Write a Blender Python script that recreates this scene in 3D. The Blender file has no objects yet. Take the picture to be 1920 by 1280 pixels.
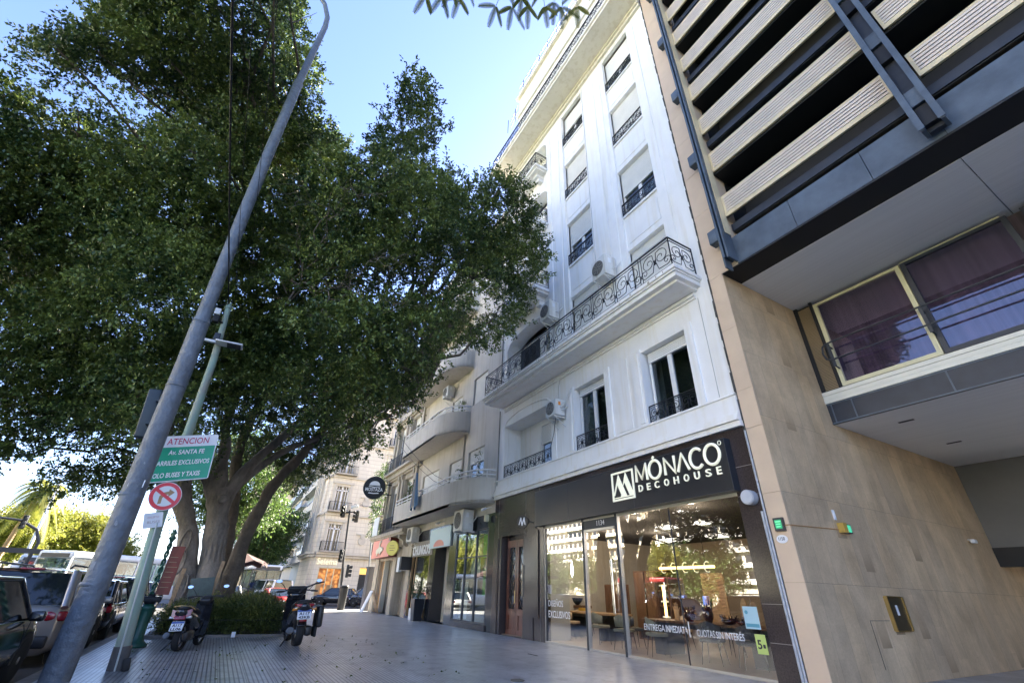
import bpy, bmesh, math, random
import numpy as np
from mathutils import Vector, Matrix, noise

# ------------------------------------------------------------------ camera, sky, sun, exposure
SC = bpy.context.scene
COL = SC.collection
R = math.radians
YAW, PITCH, ROLL, FPX, EYE = -1.05542029, 0.521126634, 0.0303665493, 821.78, 1.30
_f = Vector((math.sin(YAW)*math.cos(PITCH), math.cos(YAW)*math.cos(PITCH), math.sin(PITCH)))
_r0 = Vector((math.cos(YAW), -math.sin(YAW), 0)); _u0 = _r0.cross(_f)
_r = _r0*math.cos(ROLL) + _u0*math.sin(ROLL); _u = _u0*math.cos(ROLL) - _r0*math.sin(ROLL)
cam = bpy.data.cameras.new('camera'); cam_o = bpy.data.objects.new('camera', cam); COL.objects.link(cam_o)
cam.sensor_width = 36.0; cam.lens = 36.0*FPX/1920.0; cam.clip_start = 0.05; cam.clip_end = 2000
m3 = Matrix((_r, _u, -_f)).transposed()
cam_o.matrix_world = Matrix.Translation((0, 0, EYE)) @ m3.to_4x4()
SC.camera = cam_o

SUN_DIR = Vector((-0.45, 0.89, 0)).normalized()
SUN_EL = R(37)
w = bpy.data.worlds.new('World'); SC.world = w; w.use_nodes = True
nt = w.node_tree; bg = nt.nodes['Background']
sky = nt.nodes.new('ShaderNodeTexSky'); sky.sky_type = 'NISHITA'; sky.sun_disc = False
sky.sun_elevation = SUN_EL; sky.sun_rotation = math.atan2(SUN_DIR.x, SUN_DIR.y)
sky.air_density = 1.0; sky.dust_density = 0.5; sky.ozone_density = 3.5; sky.altitude = 20
wb = nt.nodes.new('ShaderNodeMixRGB'); wb.blend_type = 'MULTIPLY'; wb.inputs[0].default_value = 1; wb.inputs[2].default_value = (0.88, 0.81, 0.92, 1)   # camera white balance
nt.links.new(sky.outputs[0], wb.inputs[1]); nt.links.new(wb.outputs[0], bg.inputs[0]); bg.inputs[1].default_value = 0.05
sl = bpy.data.lights.new('sun', 'SUN'); sl.energy = 5.0; sl.angle = R(0.55); sl.color = (1.0, 0.9, 0.74)
so = bpy.data.objects.new('sun', sl); COL.objects.link(so)
sd = Vector((SUN_DIR.x*math.cos(SUN_EL), SUN_DIR.y*math.cos(SUN_EL), math.sin(SUN_EL)))
so.rotation_euler = sd.to_track_quat('Z', 'Y').to_euler(); so.location = sd*80
SC.view_settings.view_transform = 'Standard'; SC.view_settings.look = 'None'
SC.view_settings.exposure = 3.72; SC.view_settings.gamma = 1.0
SC.render.engine = 'CYCLES'
SC.cycles.max_bounces = 7; SC.cycles.transparent_max_bounces = 12; SC.cycles.caustics_reflective = False; SC.cycles.caustics_refractive = False

# ------------------------------------------------------------------ materials
def mat(name, col, rough=0.6, metal=0.0, var=0.0, vscale=3.0, bump=0.0, bscale=20.0, spec=0.5, streak=0.0,
        col2=None, emit=None, estr=0.0, coat=0.0, detail=4.0, vstretch=(1, 1, 1), bdist=0.01):
    m = bpy.data.materials.new(name); m.use_nodes = True
    t = m.node_tree; b = t.nodes['Principled BSDF']
    b.inputs['Base Color'].default_value = (*col, 1); b.inputs['Roughness'].default_value = rough
    b.inputs['Metallic'].default_value = metal; b.inputs['Specular IOR Level'].default_value = spec
    b.inputs['Coat Weight'].default_value = coat; b.inputs['Coat Roughness'].default_value = 0.05
    if emit: b.inputs['Emission Color'].default_value = (*emit, 1); b.inputs['Emission Strength'].default_value = estr
    tc = t.nodes.new('ShaderNodeNewGeometry')
    if var > 0 or col2:
        mp = t.nodes.new('ShaderNodeMapping'); mp.inputs['Scale'].default_value = vstretch
        t.links.new(tc.outputs['Position'], mp.inputs[0])
        n = t.nodes.new('ShaderNodeTexNoise'); n.inputs['Scale'].default_value = vscale; n.inputs['Detail'].default_value = detail
        n.inputs['Roughness'].default_value = 0.62
        t.links.new(mp.outputs[0], n.inputs[0])
        r = t.nodes.new('ShaderNodeValToRGB'); r.color_ramp.elements[0].position = 0.32; r.color_ramp.elements[1].position = 0.68
        c2 = col2 if col2 else tuple(c*(1-var) for c in col)
        r.color_ramp.elements[0].color = (*c2, 1); r.color_ramp.elements[1].color = (*col, 1)
        t.links.new(n.outputs[0], r.inputs[0]); last = r.outputs[0]
        if streak > 0:
            mp2 = t.nodes.new('ShaderNodeMapping'); mp2.inputs['Scale'].default_value = (5, 5, 0.35)
            t.links.new(tc.outputs['Position'], mp2.inputs[0])
            n2 = t.nodes.new('ShaderNodeTexNoise'); n2.inputs['Scale'].default_value = 1.0; n2.inputs['Detail'].default_value = 6
            t.links.new(mp2.outputs[0], n2.inputs[0])
            r2 = t.nodes.new('ShaderNodeValToRGB'); r2.color_ramp.elements[0].position = 0.34; r2.color_ramp.elements[1].position = 0.5
            k = 1-streak; r2.color_ramp.elements[0].color = (k, k*0.98, k*0.93, 1); r2.color_ramp.elements[1].color = (1, 1, 1, 1)
            t.links.new(n2.outputs[0], r2.inputs[0])
            mx = t.nodes.new('ShaderNodeMixRGB'); mx.blend_type = 'MULTIPLY'; mx.inputs[0].default_value = 1
            t.links.new(last, mx.inputs[1]); t.links.new(r2.outputs[0], mx.inputs[2]); last = mx.outputs[0]
        t.links.new(last, b.inputs['Base Color'])
    if bump > 0:
        n = t.nodes.new('ShaderNodeTexNoise'); n.inputs['Scale'].default_value = bscale; n.inputs['Detail'].default_value = 5
        t.links.new(tc.outputs['Position'], n.inputs[0])
        bp = t.nodes.new('ShaderNodeBump'); bp.inputs['Strength'].default_value = bump; bp.inputs['Distance'].default_value = bdist
        t.links.new(n.outputs[0], bp.inputs['Height']); t.links.new(bp.outputs[0], b.inputs['Normal'])
    return m

def nodes_of(m): return m.node_tree, m.node_tree.nodes['Principled BSDF']

def glass_mat(name, tint=(0.93, 0.96, 0.95), refl=1.0, rough=0.0):
    """clear pane: straight-through light plus a Fresnel reflection"""
    m = bpy.data.materials.new(name); m.use_nodes = True; t = m.node_tree
    for n in list(t.nodes): t.nodes.remove(n)
    out = t.nodes.new('ShaderNodeOutputMaterial'); tr = t.nodes.new('ShaderNodeBsdfTransparent'); tr.inputs[0].default_value = (*tint, 1)
    gl = t.nodes.new('ShaderNodeBsdfGlossy'); gl.inputs['Roughness'].default_value = rough; gl.inputs[0].default_value = (1, 1, 1, 1)
    g = t.nodes.new('ShaderNodeNewGeometry'); dp = t.nodes.new('ShaderNodeVectorMath'); dp.operation = 'DOT_PRODUCT'
    t.links.new(g.outputs['Normal'], dp.inputs[0]); t.links.new(g.outputs['Incoming'], dp.inputs[1])
    def mth(op, a, c=None, clamp=False):
        n = t.nodes.new('ShaderNodeMath'); n.operation = op; n.use_clamp = clamp; t.links.new(a, n.inputs[0])
        if c is not None: n.inputs[1].default_value = c
        return n.outputs[0]
    inv = t.nodes.new('ShaderNodeMath'); inv.operation = 'SUBTRACT'; inv.inputs[0].default_value = 1.0; t.links.new(mth('ABSOLUTE', dp.outputs['Value']), inv.inputs[1])
    p5 = mth('POWER', inv.outputs[0], 5.0)
    mu = t.nodes.new('ShaderNodeMath'); mu.operation = 'MULTIPLY_ADD'; mu.use_clamp = True; mu.inputs[1].default_value = 0.95*refl; mu.inputs[2].default_value = 0.045*refl; t.links.new(p5, mu.inputs[0])
    mx = t.nodes.new('ShaderNodeMixShader')
    t.links.new(mu.outputs[0], mx.inputs[0]); t.links.new(tr.outputs[0], mx.inputs[1]); t.links.new(gl.outputs[0], mx.inputs[2])
    t.links.new(mx.outputs[0], out.inputs[0])
    return m

M = {}
M['white'] = mat('white_plaster', (0.88, 0.87, 0.845), 0.75, var=0.06, vscale=1.3, streak=0.05, bump=0.25, bscale=35)
M['white_clean'] = mat('white_paint', (0.82, 0.82, 0.81), 0.5, var=0.06, vscale=4)
M['shutter'] = mat('shutter_white', (0.78, 0.78, 0.76), 0.55, var=0.08, vscale=2)
M['cream'] = mat('cream_plaster', (0.62, 0.58, 0.51), 0.8, var=0.12, vscale=1.2, streak=0.10, bump=0.3, bscale=30)
M['cream2'] = mat('aged_cream_stone', (0.48, 0.43, 0.35), 0.8, var=0.22, vscale=1.4, streak=0.2, bump=0.3, bscale=25)
M['attic'] = mat('weathered_attic_plaster', (0.80, 0.76, 0.68), 0.85, var=0.10, vscale=0.6, streak=0.10, bump=0.2, bscale=20)
M['iron'] = mat('black_iron', (0.025, 0.026, 0.032), 0.45, metal=0.3, var=0.3, vscale=20)
M['dark_glass'] = mat('dark_window_glass', (0.018, 0.022, 0.026), 0.03, spec=0.9)
M['granite'] = mat('brown_granite', (0.075, 0.055, 0.05), 0.16, col2=(0.03, 0.024, 0.024), vscale=55, detail=6, spec=0.6)
M['granite_black'] = mat('black_granite', (0.045, 0.047, 0.052), 0.12, col2=(0.015, 0.016, 0.02), vscale=45, detail=6, spec=0.6)
M['sign_black'] = mat('sign_black', (0.022, 0.024, 0.03), 0.32, var=0.2, vscale=2)
M['sign_cream'] = mat('sign_letter_cream', (0.88, 0.88, 0.70), 0.4, emit=(1, 0.98, 0.78), estr=0.03)
M['metal_frame'] = mat('brushed_aluminium', (0.55, 0.54, 0.52), 0.35, metal=0.8)
M['dark_frame'] = mat('dark_grey_frame', (0.045, 0.05, 0.06), 0.4, metal=0.3)
M['steel'] = mat('blue_grey_steel', (0.10, 0.13, 0.165), 0.5, var=0.35, vscale=2.2, bump=0.2, bscale=30, metal=0.1)
M['steel_dark'] = mat('dark_blue_steel', (0.03, 0.037, 0.052), 0.5, var=0.3, vscale=3)
M['black'] = mat('deep_black', (0.008, 0.009, 0.011), 0.6)
M['charcoal'] = mat('charcoal_plaster', (0.035, 0.036, 0.038), 0.7, var=0.3, vscale=3)
M['louver'] = mat('cream_louver_paint', (0.74, 0.62, 0.40), 0.5, var=0.14, vscale=1.5, streak=0.1)
M['louver_in'] = mat('pinkish_louver_face', (0.72, 0.62, 0.52), 0.55, var=0.12, vscale=2)
M['yellow_frame'] = mat('pale_yellow_metal', (0.66, 0.62, 0.40), 0.45, var=0.1, vscale=4)
M['ivory_metal'] = mat('ivory_sill_metal', (0.72, 0.71, 0.62), 0.4, var=0.06, vscale=3)
M['soffit'] = mat('grey_soffit', (0.86, 0.865, 0.87), 0.5, var=0.10, vscale=1.0, vstretch=(0.25, 14, 1))
M['leaf_dummy'] = None
M['rubber'] = mat('black_rubber', (0.018, 0.018, 0.019), 0.8, bump=0.3, bscale=80)
M['chrome'] = mat('chrome', (0.75, 0.75, 0.77), 0.12, metal=1.0)
M['alu'] = mat('wheel_alloy', (0.42, 0.43, 0.45), 0.3, metal=0.9)
M['black_plastic'] = mat('black_plastic', (0.02, 0.02, 0.022), 0.45, var=0.2, vscale=12)
M['red_lens'] = mat('red_lens', (0.26, 0.005, 0.014), 0.12, coat=0.6)
M['amber_lens'] = mat('amber_lens', (0.8, 0.3, 0.05), 0.15, coat=0.5)
M['white_lens'] = mat('clear_lens', (0.8, 0.82, 0.85), 0.08, coat=0.8)
M['plate'] = mat('plate_white', (0.78, 0.80, 0.82), 0.4)
M['plate_blue'] = mat('plate_blue', (0.03, 0.09, 0.35), 0.4)
M['ink'] = mat('plate_ink', (0.02, 0.02, 0.03), 0.5)
M['mirror'] = mat('mirror_glass', (0.85, 0.88, 0.92), 0.02, metal=1.0)
M['ac_white'] = mat('ac_white_metal', (0.72, 0.72, 0.69), 0.45, var=0.12, vscale=5, streak=0.2)
M['ac_dark'] = mat('ac_fan_dark', (0.10, 0.10, 0.09), 0.6)
M['ac_grille'] = mat('ac_grille', (0.35, 0.34, 0.31), 0.5)
M['pole_grey'] = mat('grey_pole_paint', (0.17, 0.20, 0.235), 0.45, var=0.35, vscale=4.5, bump=1.0, bscale=11, bdist=0.03)
M['pole_green'] = mat('flaking_pale_green_paint', (0.26, 0.42, 0.34), 0.6, col2=(0.30, 0.31, 0.26), vscale=6, bump=0.4, bscale=30, vstretch=(1, 1, 0.25))
M['cast_green'] = mat('dark_green_cast_iron', (0.02, 0.11, 0.075), 0.35, var=0.35, vscale=8, bump=0.2, bscale=30)
M['bark'] = mat('grey_bark', (0.40, 0.345, 0.295), 0.9, var=0.6, vscale=3.0, bump=1.0, bscale=9, bdist=0.05, vstretch=(1, 1, 0.35))
M['bark_dark'] = mat('dark_bark', (0.20, 0.165, 0.13), 0.9, var=0.4, vscale=4, bump=0.8, bscale=12, bdist=0.04)
M['twig'] = mat('dry_twig', (0.26, 0.22, 0.19), 0.9, var=0.3, vscale=6)
M['wood'] = mat('brown_door_wood', (0.17, 0.055, 0.035), 0.35, var=0.5, vscale=4, vstretch=(6, 6, 0.6), coat=0.3)
M['wood_light'] = mat('light_oak', (0.52, 0.33, 0.17), 0.5, var=0.3, vscale=3, vstretch=(0.6, 6, 6))
M['wood_mid'] = mat('walnut_wood', (0.20, 0.10, 0.05), 0.45, var=0.4, vscale=3, vstretch=(6, 6, 0.6))
M['traffic_black'] = mat('traffic_light_black', (0.02, 0.022, 0.025), 0.5)
M['paper'] = mat('white_vinyl', (0.82, 0.83, 0.84), 0.5)
M['green_sign'] = mat('road_sign_green', (0.0, 0.36, 0.20), 0.38, var=0.12, vscale=6)
M['red_sign'] = mat('road_sign_red', (0.75, 0.03, 0.06), 0.4)
M['letter_red'] = mat('letter_red', (0.55, 0.03, 0.10), 0.5)
M['brown_faded'] = mat('faded_brown_paint', (0.30, 0.20, 0.10), 0.5)
M['rust_red'] = mat('rust_red_board', (0.26, 0.06, 0.035), 0.55, var=0.3, vscale=6, streak=0.3)

# ------------------------------------------------------------------ mesh helpers
class MB:
    def __init__(s): s.v = []; s.f = []; s.mi = []; s.sm = []
    def add(s, vs, fs, mi=0, smooth=False):
        o = len(s.v); s.v += [tuple(v) for v in vs]
        for f in fs: s.f.append(tuple(i+o for i in f)); s.mi.append(mi); s.sm.append(smooth)
        return s
    def box(s, x0, x1, y0, y1, z0, z1, mi=0):
        if x0 > x1: x0, x1 = x1, x0
        if y0 > y1: y0, y1 = y1, y0
        if z0 > z1: z0, z1 = z1, z0
        vs = [(x0, y0, z0), (x1, y0, z0), (x1, y1, z0), (x0, y1, z0), (x0, y0, z1), (x1, y0, z1), (x1, y1, z1), (x0, y1, z1)]
        return s.add(vs, [(0, 3, 2, 1), (4, 5, 6, 7), (0, 1, 5, 4), (1, 2, 6, 5), (2, 3, 7, 6), (3, 0, 4, 7)], mi)
    def obox(s, c, sz, rot=None, mi=0, bev=0.0):
        hx, hy, hz = (k/2 for k in sz); rot = rot or Matrix.Identity(3); c = Vector(c)
        if bev <= 0:
            vs = [c + rot @ Vector(p) for p in ((-hx, -hy, -hz), (hx, -hy, -hz), (hx, hy, -hz), (-hx, hy, -hz), (-hx, -hy, hz), (hx, -hy, hz), (hx, hy, hz), (-hx, hy, hz))]
            return s.add(vs, [(0, 3, 2, 1), (4, 5, 6, 7), (0, 1, 5, 4), (1, 2, 6, 5), (2, 3, 7, 6), (3, 0, 4, 7)], mi)
        b = min(bev, hx*0.9, hy*0.9, hz*0.9); bm = bmesh.new(); bmesh.ops.create_cube(bm, size=1)
        for v in bm.verts: v.co = Vector((v.co.x*sz[0], v.co.y*sz[1], v.co.z*sz[2]))
        bmesh.ops.bevel(bm, geom=bm.edges[:]+bm.verts[:], offset=b, segments=3, profile=0.5, affect='EDGES')
        bm.verts.index_update(); vs = [c + rot @ v.co for v in bm.verts]; fs = [[v.index for v in f.verts] for f in bm.faces]
        bm.free(); return s.add(vs, fs, mi, True)
    def tube(s, pts, r, n=8, mi=0, cap=True, smooth=True, closed=False):
        pts = [Vector(p) for p in pts]; k = len(pts); rs = r if isinstance(r, (list, tuple)) else [r]*k
        vs = []; pn = None
        for i, p in enumerate(pts):
            a = pts[i-1] if (i > 0 or closed) else p; b = pts[(i+1) % k] if (i < k-1 or closed) else p
            d = (b-a); d = d.normalized() if d.length > 1e-9 else Vector((0, 0, 1))
            if pn is None: pn = d.orthogonal().normalized()
            else:
                pn = pn - d*pn.dot(d); pn = pn.normalized() if pn.length > 1e-6 else d.orthogonal().normalized()
            q = d.cross(pn)
            for j in range(n):
                t = 2*math.pi*j/n; vs.append(p + (pn*math.cos(t)+q*math.sin(t))*rs[i])
        fs = []; kk = k if closed else k-1
        for i in range(kk):
            for j in range(n):
                i2 = (i+1) % k; fs.append((i*n+j, i*n+(j+1) % n, i2*n+(j+1) % n, i2*n+j))
        s.add(vs, fs, mi, smooth)
        if cap and not closed: s.add(vs[:n], [tuple(range(n-1, -1, -1))], mi); s.add(vs[-n:], [tuple(range(n))], mi)
        return s
    def lathe(s, c, prof, n=16, mi=0, axis=(0, 0, 1), smooth=True):
        c = Vector(c); ax = Vector(axis).normalized(); u = ax.orthogonal().normalized(); q = ax.cross(u)
        vs = []
        for r, z in prof:
            for j in range(n):
                t = 2*math.pi*j/n; vs.append(c + ax*z + (u*math.cos(t)+q*math.sin(t))*r)
        fs = [(i*n+j, i*n+(j+1) % n, (i+1)*n+(j+1) % n, (i+1)*n+j) for i in range(len(prof)-1) for j in range(n)]
        fs.append(tuple(range(n-1, -1, -1))); fs.append(tuple((len(prof)-1)*n+j for j in range(n)))
        return s.add(vs, fs, mi, smooth)
    def prism(s, poly, o, u, v, d, mi=0):
        """2-D polygon in the plane o + a*u + b*v, pushed along d"""
        o, u, v, d = Vector(o), Vector(u), Vector(v), Vector(d); n = len(poly)
        a = [o+u*p[0]+v*p[1] for p in poly]; b = [p+d for p in a]
        return s.add(a+b, [tuple(range(n)), tuple(range(2*n-1, n-1, -1))]+[(i, i+n, (i+1) % n+n, (i+1) % n) for i in range(n)], mi)
    def disc(s, c, r, nrm, t=0.01, n=28, mi=0, rx=None):
        c = Vector(c); nr = Vector(nrm).normalized(); up = Vector((0, 0, 1)) if abs(nr.z) < 0.9 else Vector((0, 1, 0))
        u = up.cross(nr).normalized(); v = nr.cross(u)
        return s.prism([((rx or r)*math.cos(2*math.pi*i/n), r*math.sin(2*math.pi*i/n)) for i in range(n)], c-nr*t/2, u, v, nr*t, mi)
    def build(s, name, mats, parent=None, smooth_all=None, recalc=True):
        me = bpy.data.meshes.new(name); base = base_of(parent)
        me.from_pydata([(v[0]-base.x, v[1]-base.y, v[2]-base.z) for v in s.v], [], s.f)
        mats = mats if isinstance(mats, (list, tuple)) else [mats]
        for m in mats: me.materials.append(M[m] if isinstance(m, str) else m)
        me.polygons.foreach_set('material_index', s.mi)
        me.polygons.foreach_set('use_smooth', [True]*len(s.f) if smooth_all else s.sm)
        if recalc and len(s.f) < 60000:
            bm = bmesh.new(); bm.from_mesh(me); bmesh.ops.recalc_face_normals(bm, faces=bm.faces[:]); bm.to_mesh(me); bm.free()
        me.update(); o = bpy.data.objects.new(name, me); COL.objects.link(o)
        if parent: o.parent = parent
        return o

def base_of(p):
    b = Vector((0, 0, 0))
    while p is not None: b = b+p.location; p = p.parent
    return b

def tag(o, label=None, cat=None, group=None, kind=None):
    if label: o['label'] = label
    if cat: o['category'] = cat
    if group: o['group'] = group
    if kind: o['kind'] = kind
    return o

def thing(name, label, cat, loc=(0, 0, 0), group=None, kind=None):
    o = bpy.data.objects.new(name, None); o.empty_display_size = 0.2; COL.objects.link(o); o.location = loc
    return tag(o, label, cat, group, kind)

def single(name, mb, mats, label, cat, group=None, kind=None, **kw):
    """a top-level thing that is one mesh, its origin at the middle of its base"""
    xs = [v[0] for v in mb.v]; ys = [v[1] for v in mb.v]; zs = [v[2] for v in mb.v]
    c = Vector(((min(xs)+max(xs))/2, (min(ys)+max(ys))/2, min(zs)))
    if kind == 'structure': c = Vector((0, 0, 0))
    mb.v = [(v[0]-c.x, v[1]-c.y, v[2]-c.z) for v in mb.v]
    o = mb.build(name, mats, None, **kw); o.location = c
    return tag(o, label, cat, group, kind)

def dup(root, loc=None, rotz=None, label=None, group=None):
    def cp(o, par):
        c = o.copy(); COL.objects.link(c); c.parent = par
        for ch in list(o.children): cp(ch, c)
        return c
    r = cp(root, None)
    if loc is not None: r.location = loc
    if rotz is not None: r.rotation_euler = (0, 0, rotz)
    if label: r['label'] = label
    if group: r['group'] = group
    return r

def text(body, o, u, v, w=None, h=None, size=None, mat_='paper', parent=None, name='lettering', depth=0.01, bold=0.0, shear=0.0, space=1.0, align='L'):
    """lettering as real geometry: lower-left corner o, reading along u, up along v"""
    cu = bpy.data.curves.new('t', 'FONT'); cu.body = body; cu.size = 1; cu.extrude = 0.5; cu.offset = bold; cu.shear = shear; cu.space_character = space
    cu.resolution_u = 3
    ob = bpy.data.objects.new('t', cu); COL.objects.link(ob)
    dg = bpy.context.evaluated_depsgraph_get(); dg.update()
    me = bpy.data.meshes.new_from_object(ob.evaluated_get(dg)); bpy.data.objects.remove(ob); bpy.data.curves.remove(cu)
    co = np.empty(len(me.vertices)*3); me.vertices.foreach_get('co', co); co = co.reshape(-1, 3)
    mn = co.min(0); mx = co.max(0); co[:, 0] -= mn[0]; co[:, 1] -= mn[1]
    W, H = mx[0]-mn[0], mx[1]-mn[1]
    if h is None: h = (w/W*H) if w else size*H
    if w is None: w = W*h/H
    if align == 'C': co[:, 0] -= W/2
    co[:, 0] *= w/W; co[:, 1] *= h/H; co[:, 2] *= depth/1.0
    o, u, v = Vector(o), Vector(u).normalized(), Vector(v).normalized(); n = u.cross(v)
    base = base_of(parent)
    P = np.array(o-base)+np.outer(co[:, 0], u)+np.outer(co[:, 1], v)+np.outer(co[:, 2]+depth/2, n)
    me.vertices.foreach_set('co', P.astype(np.float32).ravel()); me.update()
    me.materials.clear(); me.materials.append(M[mat_] if isinstance(mat_, str) else mat_)
    ob = bpy.data.objects.new(name, me); COL.objects.link(ob)
    if parent: ob.parent = parent
    return ob

def wall(mb, ax, front, sgn, u0, u1, z0, z1, holes, depth, mi=0, mr=None):
    """wall face with real openings: ax 'y' = plane y=front seen from sgn*y side; ax 'x' likewise. holes = (a0,a1,b0,b1[,depth])"""
    mr = mi if mr is None else mr
    us = sorted({u0, u1, *[min(max(k, u0), u1) for h in holes for k in h[:2]]}); zs = sorted({z0, z1, *[min(max(k, z0), z1) for h in holes for k in h[2:4]]})
    P = (lambda a, z, d: (a, front - sgn*d, z)) if ax == 'y' else (lambda a, z, d: (front - sgn*d, a, z))
    for i in range(len(us)-1):
        for j in range(len(zs)-1):
            cu, cz = (us[i]+us[i+1])/2, (zs[j]+zs[j+1])/2
            if any(h[0] < cu < h[1] and h[2] < cz < h[3] for h in holes): continue
            mb.add([P(us[i], zs[j], 0), P(us[i+1], zs[j], 0), P(us[i+1], zs[j+1], 0), P(us[i], zs[j+1], 0)], [(0, 1, 2, 3)], mi)
    for h in holes:
        d = h[4] if len(h) > 4 else depth; a, b, c, e = h[:4]
        q = [(a, c), (b, c), (b, e), (a, e)]
        for k in range(4):
            (p0, p1), (r0, r1) = q[k], q[(k+1) % 4]
            mb.add([P(p0, p1, 0), P(r0, r1, 0), P(r0, r1, d), P(p0, p1, d)], [(0, 1, 2, 3)], mr)

def spiral(c, r, turns, start, sgn, n=18, r_end=0.12):
    out = []
    for i in range(n+1):
        t = i/n; rr = r*(1-(1-r_end)*t); a = start+sgn*turns*2*math.pi*t
        out.append((c[0]+rr*math.cos(a), c[1]+rr*math.sin(a)))
    return out

def ironwork(mb, p0, p1, z0, z1, unit=0.9, r=0.011, posts=True, end_posts=True):
    """wrought-iron panel from p0 to p1 (x,y), with scrolls"""
    p0, p1 = Vector((*p0, 0)), Vector((*p1, 0)); L = (p1-p0).length; u = (p1-p0)/L; H = z1-z0
    P = lambda a, b: p0+u*a+Vector((0, 0, z0+b))
    mb.tube([P(0, H), P(L, H)], r*2.0, 5); mb.tube([P(0, H*0.9), P(L, H*0.9)], r*1.1, 4); mb.tube([P(0, H*0.07), P(L, H*0.07)], r*1.3, 4)
    if end_posts:
        for a in (0, L): mb.tube([P(a, 0), P(a, H)], r*1.5, 4)
    n = max(1, round(L/unit)); w = L/n
    for k in range(n):
        c = (k+0.5)*w; hh = H*0.83; y0 = H*0.07; mid = y0+hh/2
        R1 = min(w*0.2, hh*0.27)
        for s in (-1, 1):
            # big C scroll + counter scroll
            mb.tube([P(*q) for q in spiral((c+s*w*0.20, mid+hh*0.10), R1*1.15, 1.35, math.pi/2, -s)], r, 4, cap=False)
            mb.tube([P(*q) for q in spiral((c+s*w*0.37, mid-hh*0.20), R1*0.72, 1.3, -math.pi/2 if s > 0 else -math.pi/2, s)], r, 4, cap=False)
            pts = [(c+s*w*0.20, mid+hh*0.10+R1*1.15), (c+s*w*0.06, y0+hh*0.86), (c+s*w*0.03, y0+hh*0.5), (c+s*w*0.10, y0+hh*0.15), (c+s*w*0.37, mid-hh*0.20-R1*0.72)]
            mb.tube([P(*q) for q in pts], r, 4, cap=False)
        # leaf ornament
        mb.obox(P(c, mid), (0.05, 0.02, hh*0.2), Matrix.Rotation(math.atan2(u.y, u.x), 3, 'Z') @ Matrix.Rotation(0.5, 3, 'Y'))
        mb.obox(P(c, mid), (0.05, 0.02, hh*0.2), Matrix.Rotation(math.atan2(u.y, u.x), 3, 'Z') @ Matrix.Rotation(-0.5, 3, 'Y'))
        if posts and k < n-1:
            for dx in (-0.05, 0.05): mb.tube([P((k+1)*w+dx, y0), P((k+1)*w+dx, H)], r, 4)
    return mb

def ironbars(mb, p0, p1, z0, z1, step=0.12, r=0.01):
    p0, p1 = Vector((*p0, 0)), Vector((*p1, 0)); L = (p1-p0).length; u = (p1-p0)/L
    for z, rr in ((z1, r*1.8), (z0+0.06, r*1.2)): mb.tube([p0+Vector((0, 0, z)), p1+Vector((0, 0, z))], rr, 4)
    n = max(2, int(L/step))
    for k in range(n+1):
        q = p0+u*(L*k/n); mb.tube([q+Vector((0, 0, z0)), q+Vector((0, 0, z1))], r, 4)
    return mb
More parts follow.
